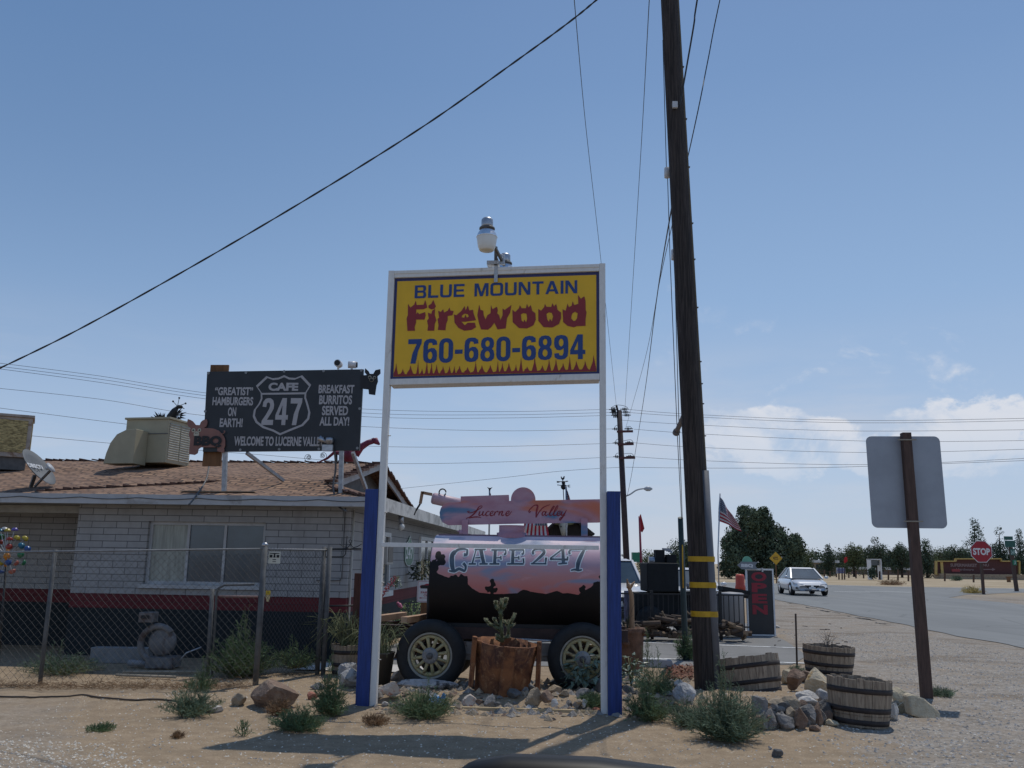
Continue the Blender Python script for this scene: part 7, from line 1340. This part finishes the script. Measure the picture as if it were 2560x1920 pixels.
tp = A(1826, 1520, Ys-.3); solo('white_drum', MB().lathe([(0, 0), (.29, 0), (.29, .8), (.3, .82), (.26, .84), (0, .86)], (tp.x, Ys-.3, .1), 26), mat('white drum paint', (.3, .3, .31), .5, .06), 'white drum standing under the smoker tongue', 'drum', V((tp.x, Ys-.3, .1)))
Yi = 18.9; fi = thing('iron_fence', 'low black iron bar fence in front of the smoker', 'fence', A(1710, 1560, Yi), 0); x0_, x1_ = A(1545, 1500, Yi).x, A(1872, 1500, Yi).x
zT, zB = A(1700, 1484, Yi).z, A(1700, 1567, Yi).z
part(fi, 'rail', MB().box(x0_, x1_, Yi-.015, Yi+.015, zT-.03, zT), M_iron, world=True); part(fi, 'rail', MB().box(x0_, x1_, Yi-.015, Yi+.015, zB, zB+.03), M_iron, world=True)
n_ = 26
for i in range(n_+1): x = x0_+(x1_-x0_)*i/n_; part(fi, 'bar', MB().box(x-.008, x+.008, Yi-.008, Yi+.008, zB-.05, zT+.0), M_iron, world=True)
for x in (A(1629, 1500, Yi).x, A(1800, 1500, Yi).x, x0_): part(fi, 'post', MB().box(x-.03, x+.03, Yi-.032, Yi+.032, 0, zT+.05), M_iron, world=True)
# firewood pile: individual logs
M_logs = [mat('split log bark', (.075, .05, .035), .9, .3, 8), mat('split log face', (.20, .14, .09), .9, .2, 8), mat('dark log', (.045, .032, .025), .9, .3, 8)]
lg0 = None
for i in range(95):
    u = uni(1566, 1722) if i < 68 else uni(1806, 1860); row = uni(0, 1)
    top_ = 1540 if 1640 < u < 1722 else 1557
    p = A(u, 1592-(1592-top_)*row, Yi-.35+uni(-.25, .25)); L = uni(.2, .45); a = rad(uni(-30, 30)+(90 if random.random() < .35 else 0)); d = V((math.cos(a), math.sin(a)*.8, uni(-.25, .3))); r = uni(.025, .055); p.z = max(p.z, r)
    mb = MB().tube([-d*L/2, d*L/2], r, random.choice((5, 6, 7))); mb.s = [False]*len(mb.s)
    lo = solo('firewood_log', mb, random.choice(M_logs), 'split firewood log heaped along the black iron fence' if i < 68 else 'split firewood log heaped left of the open sign', 'log', None, 'firewood logs'); lo.location = p
for pts in (((1655, 1528), (1665, 1545), (1688, 1558)), ((1712, 1525), (1725, 1535), (1735, 1533)), ((1590, 1560), (1605, 1572), (1620, 1565), (1635, 1558)), ((1712, 1562), (1728, 1580), (1740, 1588))): solo('crooked_branch', MB().tube([A(*p, Yi-.5) for p in spline2(pts, 4)], .018, 6), M_logs[1], 'crooked pale branch lying over the firewood heap', 'branch', A(*pts[0], Yi-.5), 'crooked branches on the firewood')
hc = k(190, 850, -.6); solo('hanging_cloth', MB().add([hc+V((x, .03*math.sin(j*2+x*40), z)) for j, z in enumerate((.32, .15, 0, -.2, -.42)) for x in (-.05, 0, .05, .09)], [(j*4+i, j*4+i+1, (j+1)*4+i+1, (j+1)*4+i) for j in range(4) for i in range(3)]), mat('grey violet cloth', (.15, .14, .20), .9, .2), 'grey violet cloth hanging on the iron fence left of the driftwood', 'cloth', hc)
# driftwood in a rusty log planter
dw = thing('driftwood_post', 'tall smooth driftwood trunk standing in the rough planter', 'driftwood', G(1597, 1690), 0); D_ = lambda x, y: A(*Zk(x, y), 13.4)
part(dw, 'trunk', MB().tube([D_(*p) for p in spline2([(430, 1640), (330, 1420), (290, 1200), (290, 900), (285, 680), (265, 590), (240, 500), (215, 420), (205, 350)], 4)], [.045]*4+[.055]*8+[.05]*4+[.052]*4+[.05]*4+[.045]*4+[.03]*4+[.018]+[.008]*0 if False else [.05-.001*i if i < 24 else max(.012, .05-.005*(i-22)) for i in range(33)], 12), mat('pale driftwood', (.34, .22, .125), .75, .2, 4, stretch=(6, 6, .7), col2=(.16, .09, .05), fac2=.25), world=True)
part(dw, 'branch', MB().tube([D_(245, 520), D_(300, 455), D_(345, 398)], [.03, .02, .008], 8), MATS['pale driftwood'], world=True)
pg_ = V((A(1572, 1690, 13.3).x, 13.35, 0)); pn = thing('log_planter', 'rough rusty brown log planter right of the blue board', 'planter', pg_, 0)
part(pn, 'shell', MB().lathe([(.20, 0), (.21, .3), (.23, .55), (.25, .62), (.19, .62), (.17, .4)], n=22, wob=lambda j, h: 1+.1*noise.noise(V((j*.8, h*5, 2)))), mat('rough brown bark', (.16, .09, .06), .95, .35, 7, bump=.8, bscale=20)); part(pn, 'soil', MB().lathe([(.19, .5), (0, .52)], n=18), M_soil); part(pn, 'knob', MB().ball((.22, -.1, .56), .05).ball((-.05, -.22, .42), .05), MATS['rough brown bark'])
mb = MB()
for i in range(26): a = uni(0, 6.28); mb.tube([(0, 0, .5), (math.cos(a)*.1-.08, math.sin(a)*.1, .75), (math.cos(a)*.25-.1, math.sin(a)*.2, uni(.7, 1.1))], [.005, .004, .001], 4)
part(pn, 'agave_leaves', mb, mat('dark spiky leaf', (.03, .045, .03), .7))
# OPEN sign with arrow board
Zo = zz(1500, 1180, 4.424); Yo = 20.2; ob = A(1905, 1590, Yo); op = thing('open_sign', 'tall black framed sign with red OPEN letters', 'sign', V((ob.x, Yo, 0)), 0); ox = lambda x: A(*Zo(x, 1300), Yo).x-ob.x; oz = lambda y: A(*Zo(1770, y), Yo).z
fx0, fx1, ft_ = ox(1618), ox(1928), oz(1070); sk_ = 0.0
part(op, 'frame', MB().box(fx0, fx0+.035, 0, .06, 0, ft_).box(fx1-.035, fx1, 0, .06, 0, ft_).box(fx0+.036, fx1-.036, .002, .058, ft_-.035, ft_).box(fx0+.036, fx1-.036, .002, .058, 0, .035), M_wplast, bevel=.003)
part(op, 'panel', MB().box(fx0+.036, fx1-.036, .015, .045, .036, ft_-.036), M_bk); M_or = mat('dull red letters', (.28, .012, .03), .5, .1)
W_o = fx1-fx0; hgt = (ft_-.5)/4
for i, ch in enumerate('OPEN'): z1_ = ft_-.07-i*hgt; part(op, 'letter', MB().text(ch, (fx0+W_o*.2, z1_-hgt*.86, fx0+W_o*.74, z1_), .011, bold=.05), M_or)
arr = thing('arrow_sign', 'grey left pointing arrow board reading BBQ above the open sign', 'sign', V((ox(1640)+ob.x, Yo, oz(1035))), 0); a0 = V((ox(1640), 0, oz(1035)))
an = [(ox(x)-a0.x, oz(y)-a0.z) for x, y in ((1525, 1035), (1572, 995), (1748, 995), (1725, 1035), (1748, 1078), (1572, 1078))]
part(arr, 'board', MB().poly([an], -.03, .02), mat('grey painted board', (.22, .235, .25), .7, .1)); part(arr, 'lettering', MB().text('BBQ', (ox(1566)-a0.x, oz(1060)-a0.z, ox(1698)-a0.x, oz(1018)-a0.z), -.033, bold=.07), M_wplast); part(arr, 'bracket', MB().box(ox(1795)-a0.x, ox(1812)-a0.x, -.02, 0, oz(1105)-a0.z, oz(1060)-a0.z).box(ox(1640)-a0.x, ox(1800)-a0.x, -.008, 0, oz(1075)-a0.z, oz(1066)-a0.z), M_gal)
gd = A(*Zo(1628, 980), Yo+.02); solo('round_green_sign', MB().poly([[(gd.x+.125*math.cos(rad(a)), gd.z-.09+.19*math.sin(rad(a))) for a in range(0, 181, 12)]], gd.y, .02), mat('pale green sign', (.16, .42, .28), .5, .1), 'small pale green rounded sign over the arrow board', 'sign', gd-V((0, 0, .09)))
# flags, far signs and street furniture
rfl = thing('red_flag', 'red pennant on a red pole above the white vehicle', 'flag', A(1603, 1500, 21.5), 0); R2 = lambda x, y: A(*Zo(x, y), 21.5)
part(rfl, 'pole', MB().tube([R2(462, 1250), R2(455, 1010), R2(435, 490)], [.022, .03, .022], 8), mat('red pole', (.32, .03, .05), .5), world=True); part(rfl, 'cloth', MB().add([R2(440, 480), R2(452, 465), R2(492, 625), R2(468, 668), R2(444, 650), R2(440, 570)]+[p+V((0, .02, 0)) for p in (R2(440, 480), R2(452, 465), R2(492, 625), R2(468, 668), R2(444, 650), R2(440, 570))], [(5, 4, 3, 2, 1, 0), (6, 7, 8, 9, 10, 11)]), mat('red cloth', (.42, .015, .02), .8, .2, 8), world=True)
A2 = lambda x, y, d=0: A(*Zo(x, y), 24+d); flag('waving_flag', (A2(1322, 270), A2(1308, 540), A2(1570, 655), A2(1480, 500)), 'waving stars and stripes right of the utility pole', (A2(1328, 238), A2(1305, 900)), .05, n=18)
def post_sign(name, label, u, vb, uc, vc, fn, pw, m_, Y=None, cat='road sign', lean=True):
    g = G(u, vb) if not Y else A(u, vb, Y); g.z = 0; c = A(uc, vc, g.y); o = thing(name, label, cat, g, 0); part(o, 'post', MB().bar(V((g.x, g.y, 0)), V((c.x, g.y, c.z+.1)), pw, pw), m_, world=True); fn(o, c); return o
def diamond(o, c): r = 16/ppm(c); part(o, 'plate', MB().poly([[(c.x, c.z-r), (c.x+r, c.z), (c.x, c.z+r), (c.x-r, c.z)]], c.y-.1, .02), mat('yellow road sign', (.62, .33, .015), .5), world=True); part(o, 'symbol', MB().box(c.x-r*.35, c.x+r*.35, c.y-.11, c.y-.101, c.z-r*.15, c.z-r*.05).box(c.x-r*.25, c.x+r*.3, c.y-.11, c.y-.101, c.z+r*.12, c.z+r*.22).box(c.x-r*.4, c.x-r*.3, c.y-.11, c.y-.101, c.z-r*.1, c.z+r*.2), M_blkp, world=True)
post_sign('warning_sign', 'yellow diamond warning sign before the big dark tree', 1941, 1444, 1939, 1396, diamond, .08, M_plank, 75)
def stop(o, c):
    r = 26.5/ppm(c); oc = lambda k_: [(c.x+k_*r/math.cos(rad(22.5))*math.cos(rad(22.5+45*i)), c.z+k_*r/math.cos(rad(22.5))*math.sin(rad(22.5+45*i))) for i in range(8)]
    part(o, 'plate', MB().poly([oc(1)], c.y-.12, .02), M_wplast, world=True); part(o, 'face', MB().poly([oc(.95)], c.y-.124), mat('stop sign red', (.33, .008, .022), .45, .05), world=True); part(o, 'lettering', MB().text('STOP', (c.x-r*.8, c.z-r*.32, c.x+r*.8, c.z+r*.32), c.y-.128, bold=.04), M_wplast, world=True)
stp = post_sign('stop_sign', 'red octagonal stop sign on a wooden post by the side road', 2459, 1485, 2451, 1379, stop, .14, MATS['red brown sign post']); 
def street(o, c):
    s_ = 1/ppm(c); gm = mat('dark green street sign', (.015, .09, .07), .5, .1)
    for du, dv, w_, h in ((-6, -26, 22, 9), (-3, -12, 26, 16), (2, 8, 12, 16)): part(o, 'plate', MB().box(c.x+(du-w_/2)*s_, c.x+(du+w_/2)*s_, c.y-.13, c.y-.1, c.z-(dv+h/2)*s_, c.z-(dv-h/2)*s_), gm, world=True)
    part(o, 'plate', MB().box(c.x-1*s_, c.x+9*s_, c.y-.13, c.y-.1, c.z-40*s_, c.z-27*s_), MATS['green sign enamel'], world=True); part(o, 'arrow', MB().text('J', (c.x+2*s_, c.z-38*s_, c.x+6*s_, c.z-29*s_), c.y-.134, bold=.03).text('247', (c.x-3*s_, c.z-14*s_, c.x+7*s_, c.z-4*s_), c.y-.134, bold=.03), mat('pale sign print', (.4, .5, .45), .5), world=True)
post_sign('street_name_post', 'wooden post with dark green street and route signs at the right edge', 2542, 1478, 2527, 1372, street, .2, MATS['red brown sign post'])
gs2 = A(1591, 1390, 62); solo('green_highway_sign', MB().box(gs2.x-.27, gs2.x+.25, 62, 62.05, A(1591, 1405, 62).z, A(1591, 1381, 62).z).box(gs2.x-.33, gs2.x-.28, 62, 62.08, 0, A(1591, 1381, 62).z), MATS['green sign enamel'], 'small green sign far behind the white vehicle', 'road sign', V((gs2.x, 62, 0)))
# supermarket wall sign
Zw = zz(2240, 1280, 6.9125); Yw = 120.0; wq = lambda x, y: A(*Zw(x, y), Yw); wb = wq(1400, 1085); wa = thing('wall_sign', 'long brown wall sign with yellow edge reading SUPERMARKET', 'sign', wb, 0)
ol = [(685, 1080), (685, 850), (1020, 850), (1020, 810), (1800, 808), (1800, 850), (2115, 850), (2115, 1075)]; w3 = lambda l: [(wq(*p).x, wq(*p).z) for p in l]
part(wa, 'wall', MB().poly([w3(ol)[::-1]], Yw, .5), mat('dark red brown wall', (.085, .03, .028), .8, .15), world=True); M_yt = mat('yellow trim', (.5, .36, .12), .7)
mb = MB()
for a, b_ in zip(ol[:-1], ol[1:]): mb.bar(wq(*a)-V((0, .1, 0)), wq(*b_)-V((0, .1, 0)), .5, .14)
mb.box(wq(690, 0).x, wq(735, 0).x, Yw-.15, Yw-.02, wq(0, 1075).z, wq(0, 850).z); part(wa, 'trim', mb, M_yt, world=True); mb = MB(); bb = lambda x0, y0, x1, y1: (wq(x0, y0).x, wq(x0, y0).z, wq(x1, y1).x, wq(x1, y1).z)
mb.text('SUPERMARKET', bb(940, 945, 1395, 895), Yw-.05, bold=.04).text('Hardware', bb(1040, 1010, 1340, 975), Yw-.05, bold=.02).text('NU', bb(1500, 940, 1600, 895), Yw-.05, bold=.03).poly([w3(((1505, 1000), (1505, 985), (1660, 985), (1660, 965), (1715, 992), (1660, 1020), (1660, 1000)))], Yw-.05); part(wa, 'lettering', mb, mat('dusty pink lettering', (.24, .17, .17), .7), world=True); part(wa, 'red_box', MB().box(wq(880, 0).x, wq(1020, 0).x, Yw-.06, Yw-.02, wq(0, 1015).z, wq(0, 970).z), mat('faded red', (.35, .06, .06), .7), world=True)
part(wa, 'plinth', MB().box(wq(640, 0).x, wq(2160, 0).x, Yw-.9, Yw+1, -.2, wq(0, 1050).z), MATS['tan rock'], world=True)
# far fence, info board, low houses, bush
ff = thing('wire_fence', 'thin far post and wire fence across the dry field', 'fence', G(2240, 1450), 0); M_ffp = mat('far fence post', (.10, .06, .04), .9)
for u, v0, v1 in ((2048, 1424, 1440), (2061, 1424, 1442), (2075, 1427, 1443), (2091, 1425, 1443), (2122, 1430, 1445), (2140, 1428, 1446), (2159, 1434, 1446), (2199, 1428, 1449), (2221, 1428, 1450), (2245, 1424, 1451), (2271, 1431, 1453), (2362, 1432, 1453), (2434, 1437, 1456)):
    p = G(u, v1); part(ff, 'post', MB().bar(p, A(u, v0, p.y), .14, .14), M_ffp, world=True)
part(ff, 'wire', MB().tube([A(2048, 1428, 112), A(2199, 1433, 100), A(2271, 1436, 98), A(2450, 1442, 95)], .02, 4, False), M_ffp, world=True)
ibp = A(2103, 1445, 100); ibd = thing('notice_board', 'white and blue notice board on legs in the dry field', 'sign', V((ibp.x, 100, 0)), 0)
bbq = lambda u0, v0, u1, v1, d=0: (A(u0, v0, 100).x, A(u1, v0, 100).x, 100+d, 100.1+d, A(u0, v1, 100).z, A(u0, v0, 100).z)
part(ibd, 'board', MB().box(*bbq(2091, 1419, 2113, 1434)), mat('pale notice board', (.42, .44, .5), .6), world=True); part(ibd, 'print', MB().box(*bbq(2094, 1422, 2110, 1424, -.12)).box(*bbq(2093, 1426, 2111, 1428, -.12)).box(*bbq(2095, 1430, 2109, 1432, -.12)), mat('blue print', (.08, .1, .25), .6), world=True)
for u in (2097, 2105, 2111): part(ibd, 'leg', MB().bar((A(u, 1440, 100.05).x, 100.05, 0), A(u, 1419, 100.05), .12, .12), M_ffp, world=True)
kp_ = lambda u, v: A(u, v, 104); ks = thing('field_booth', 'small white framed booth with red flag behind the notice board', 'booth', V((kp_(2100, 1420).x, 104, 0)), 0)
part(ks, 'frame', MB().box(kp_(2088, 0).x, kp_(2090, 0).x, 104, 105, 0, kp_(2100, 1397).z).box(kp_(2111, 0).x, kp_(2113, 0).x, 104, 105, 0, kp_(2100, 1397).z).box(kp_(2088, 0).x, kp_(2113, 0).x, 104, 105.1, kp_(2100, 1398).z, kp_(2100, 1396).z), M_wplast, world=True); part(ks, 'screen', MB().box(kp_(2092, 0).x, kp_(2110, 0).x, 104.4, 104.6, kp_(2100, 1412).z, kp_(2100, 1399).z), M_glass, world=True); part(ks, 'flag', MB().poly([[(kp_(*p).x, kp_(*p).z) for p in ((2110, 1394), (2117, 1392), (2118, 1403), (2112, 1408), (2109, 1404))]], 103.9, .05), MATS['red cloth'], world=True)
for nm, lb, x0_, x1_, v0, v1, Y, cr_ in (('mobile_home', 'low tan mobile home behind the dry field trees', 2030, 2090, 1401, 1432, 150, (.24, .20, .15)), ('yellow_house', 'pale yellow house wall at the edge of the big tree', 1976, 2000, 1397, 1420, 140, (.30, .27, .14)), ('flat_house', 'low pinkish house behind the trees left of the wall sign', 2160, 2300, 1420, 1432, 160, (.2, .14, .12))):
    p0, p1 = A(x0_, v1, Y), A(x1_, v0, Y); o = thing(nm, lb, 'house', V(((p0.x+p1.x)/2, Y, 0)), 0); hh = p1.z
    part(o, 'wall', MB().box(p0.x, p1.x, Y, Y+6, 0, hh-.4), mat(nm.replace('_', ' ')+' wall', cr_, .8), world=True); part(o, 'roof', MB().box(p0.x-.4, p1.x+.4, Y-.4, Y+6.4, hh-.4, hh), M_trim, world=True)
    for q in (.3, .7): xw = p0.x+(p1.x-p0.x)*q; part(o, 'window', MB().box(xw-.5, xw+.5, Y-.05, Y-.01, hh*.35, hh*.7), M_glass, world=True)
dp = A(2040, 1400, 260); solo('distant_pole', MB().tube([V((dp.x, 260, 0)), A(2039, 1378, 260)], .2, 6).bar(A(2036, 1381, 260), A(2042, 1381, 260), .2, .2), M_fp, 'tiny far pole above the mobile home', 'utility pole', V((dp.x, 260, 0)))
tr = A(2533, 1443, 100); solo('field_bench', MB().box(tr.x-.45, tr.x+.45, 100, 100.6, .5, .62).box(tr.x-.42, tr.x-.3, 100, 100.6, 0, .5).box(tr.x+.3, tr.x+.42, 100, 100.6, 0, .5), M_plank, 'dark bench in the field at the right edge', 'bench', V((tr.x, 100, 0)))
# ---------------------------------------------------------------- far trees
M_fol = [mat('dark grey green foliage', (.085, .11, .07), 1.0, .35, .8, spec=.05), mat('olive foliage', (.11, .13, .065), 1.0, .35, .8, spec=.05), mat('pine foliage', (.07, .10, .07), 1.0, .35, .8, spec=.05)]; M_trk = mat('tree bark', (.06, .045, .035), .9)
def crown(blobs, n, sz, seed):
    rnd = random.Random(seed); mb = MB(); tot = sum(r**2 for *_, r in blobs)
    for x, y, z, r in blobs:
        for _ in range(int(n*r*r/tot)):
            d = V((rnd.gauss(0, 1), rnd.gauss(0, 1), rnd.gauss(0, 1))).normalized(); q = rnd.uniform(.55, 1.08)*(1+.34*noise.noise(d*2.4+V((x, z, seed)))); p = V((x, y, z))+d*r*q
            nn = (d+V((rnd.gauss(0, .6), rnd.gauss(0, .6), rnd.gauss(.2, .6)))).normalized(); a = nn.orthogonal().normalized(); b_ = nn.cross(a); s_ = sz*rnd.uniform(.5, 1.3); an = rnd.uniform(0, 6.28); a, b_ = a*math.cos(an)+b_*math.sin(an), b_*math.cos(an)-a*math.sin(an)
            mb.add([p-a*s_, p+b_*s_*.5, p+a*s_, p-b_*s_*.5], [(0, 1, 2, 3)])
    return mb
def tree(name, u, vb, vt, w_px, Y, kind, label, shape, seed, n=2200, sz=.16):
    g = A(u, vb, Y); H_ = A(u, vt, Y).z; R_ = w_px/ppm(g)/2; o = thing(name, label, 'tree', V((g.x, Y, 0)), 0, 'trees beyond the road'); rnd = random.Random(seed); bl = []
    if shape == 'round': bl = [(rnd.uniform(-.55, .55)*R_, rnd.uniform(-.5, .5)*R_, H_*rnd.uniform(.22, .78), R_*rnd.uniform(.34, .54)) for _ in range(14)]+[(0, 0, H_*.55, R_*.6), (0, 0, H_-R_*.28, R_*.28)]
    elif shape == 'big': bl = [((A(a, b_, Y).x-g.x), rnd.uniform(-.4, .2)*R_, A(a, b_, Y).z, r/ppm(g)) for a, b_, r in ((1868, 1300, 32), (1903, 1303, 28), (1845, 1345, 36), (1890, 1350, 42), (1940, 1345, 33), (1972, 1368, 28), (1830, 1392, 36), (1880, 1402, 46), (1935, 1402, 43), (1978, 1408, 26), (1862, 1277, 15), (1905, 1281, 14), (1922, 1318, 20), (1986, 1348, 13), (1820, 1358, 20), (1812, 1420, 24), (1990, 1425, 18))] or [(-.05*R_, 0, H_*.80, R_*.36), (.28*R_, 0, H_*.74, R_*.34), (-.4*R_, 0, H_*.52, R_*.42), (.55*R_, .1, H_*.45, R_*.42), (0, -.3*R_, H_*.45, R_*.55), (-.65*R_, 0, H_*.32, R_*.36), (.72*R_, 0, H_*.30, R_*.34), (.1*R_, 0, H_*.25, R_*.5), (-.15*R_, 0, H_*.9, R_*.2), (.35*R_, 0, H_*.88, R_*.18), (.9*R_, 0, H_*.42, R_*.18)]+[(rnd.uniform(-.8, .8)*R_, rnd.uniform(-.6, .2)*R_, H_*rnd.uniform(.12, .7), R_*rnd.uniform(.15, .25)) for _ in range(16)]
    else: bl = [(rnd.uniform(-.4, .4)*R_*(1.1-i/12), rnd.uniform(-.4, .4)*R_*(1-i/13), H_*(.14+.80*i/12), R_*(.62*(1.05-i/14)+.14)) for i in range(13)]
    mb = MB(); mb.tube([(0, 0, -.1), (.05*R_, 0, H_*.3), (-.05*R_, 0, H_*.6), (0, 0, H_*.85)], [R_*.1, R_*.075, R_*.05, R_*.02], 8)
    for i in range(5): a = rnd.uniform(0, 6.28); z = H_*rnd.uniform(.25, .5); mb.tube([(0, 0, z), (math.cos(a)*R_*.3, math.sin(a)*R_*.3, z+H_*.12), (math.cos(a)*R_*.6, math.sin(a)*R_*.6, z+H_*.2)], [R_*.04, R_*.03, R_*.01], 5)
    part(o, 'trunk', mb, M_trk); part(o, 'crown', crown(bl, n, sz*(R_/2.2)**.5, seed), M_fol[kind]); return o
tree('broad_tree', 1862, 1452, 1268, 215, 96, 0, 'big broad dark tree behind the yellow warning sign', 'big', 3, 30000, .115)
tree('broad_tree', 1718, 1440, 1352, 110, 100, 0, 'dark tree mostly hidden behind the utility pole', 'round', 4, 7000, .11)
tree('broad_tree', 1630, 1432, 1380, 80, 105, 1, 'low green tree behind the smoker chimney', 'round', 5, 4500, .11); tree('broad_tree', 1556, 1415, 1385, 26, 70, 1, 'small bright tree at the foot of the distant pole', 'round', 6, 900)
for i, (u, vb, vt, w_, Y, kd, lb, shp_) in enumerate((q[0], q[1], q[2]-5, q[3]*1.3, *q[4:]) for q in ((2013, 1436, 1372, 46, 128, 1, 'olive tree directly behind the silver sedan', 'round'), (2073, 1436, 1366, 42, 130, 0, 'narrow topped tree left of the field booth', 'tall'), (2135, 1438, 1360, 50, 126, 1, 'olive tree right of the field booth', 'round'), (2193, 1438, 1346, 58, 126, 0, 'taller round tree over the ball bush', 'round'), (2255, 1438, 1358, 52, 126, 0, 'tree behind the square sign post', 'round'), (2318, 1438, 1352, 56, 125, 0, 'tree just right of the square sign post', 'tall'), (2390, 1420, 1364, 50, 150, 0, 'low dark tree above the left part of the wall sign', 'round'), (2445, 1425, 1298, 62, 140, 2, 'tall dark pine rising behind the stop sign', 'tall'), (2506, 1425, 1322, 66, 140, 2, 'broad dark pine behind the street name post', 'round'), (2556, 1425, 1326, 44, 142, 2, 'dark pine at the right edge of the view', 'tall'), (2355, 1420, 1372, 60, 170, 1, 'pale hazy trees between the field trees and pines', 'round'), (2100, 1425, 1385, 60, 175, 0, 'distant dark tree behind the field booth', 'round'), (2165, 1425, 1378, 60, 175, 0, 'distant dark tree between two olive trees', 'round'), (2225, 1425, 1380, 60, 180, 2, 'distant dark tree left of the square sign post', 'round'), (2290, 1425, 1385, 70, 180, 2, 'distant dark tree behind the square sign post', 'round'), (2420, 1425, 1378, 60, 172, 1, 'distant green tree left of the tall pine', 'round'), (1995, 1425, 1378, 30, 140, 0, 'slim grey tree between big tree and sedan', 'tall'))): tree('field_tree', u, vb, vt, w_, Y, kd, lb, shp_, 20+i, 4200, .13)
rnd_ = random.Random(5); bl_ = [(A(1990+i*7.2, 1425, 195).x, 195+rnd_.uniform(-6, 6), rnd_.uniform(.6, 2.6), rnd_.uniform(1.6, 3.0)) for i in range(96)]
solo('treeline', crown(bl_, 16000, .33, 91), M_fol[0], 'low continuous band of far trees along the horizon', None, kind='stuff')
p = A(2182, 1449, 98); o = thing('ball_bush', 'dark clipped ball bush in the dry field', 'bush', V((p.x, 98, 0)), 0); part(o, 'leaves', crown([(0, 0, .65, .48), (0, 0, 1.0, .42)], 900, .09, 77), M_fol[2])
weed(2230, 1463, 55, 16, 'yellow grass clump at the far road edge', 60, M_w3, .2, 0, 6); weed(2432, 1484, 48, 20, 'yellow dry grass at the stop sign foot', 70, mat('straw grass', (.42, .32, .10), .9, .2), .15, 0, 6); weed(2392, 1452, 20, 12, 'grey green shrub before the wall sign', 40, M_w1, .3, 0, 8)
# orange barrel and litter on the road side
ob_ = G(1851, 1478); solo('orange_barrel', MB().lathe([(0, 0), (.3, 0), (.29, .3), (.26, .35), (.26, .8), (.2, .95), (0, .97)], ob_, 18), mat('orange red plastic', (.5, .06, .03), .5, .1), 'orange red traffic barrel left of the open sign', 'barrel', ob_)

mb = MB()
for _ in range(16):
    u, v = uni(1930, 2120), uni(1545, 1632); p = G(u, v); d = V((random.gauss(0, 1), random.gauss(0, .5), 0)).normalized()*uni(.04, .18); mb.tube([p+V((0, 0, .015)), p+d+V((0, 0, .02))], uni(.004, .010), 5)
solo('twigs', mb, M_logs[2], 'dark twigs and bark bits scattered on the gravel shoulder', None, kind='stuff')
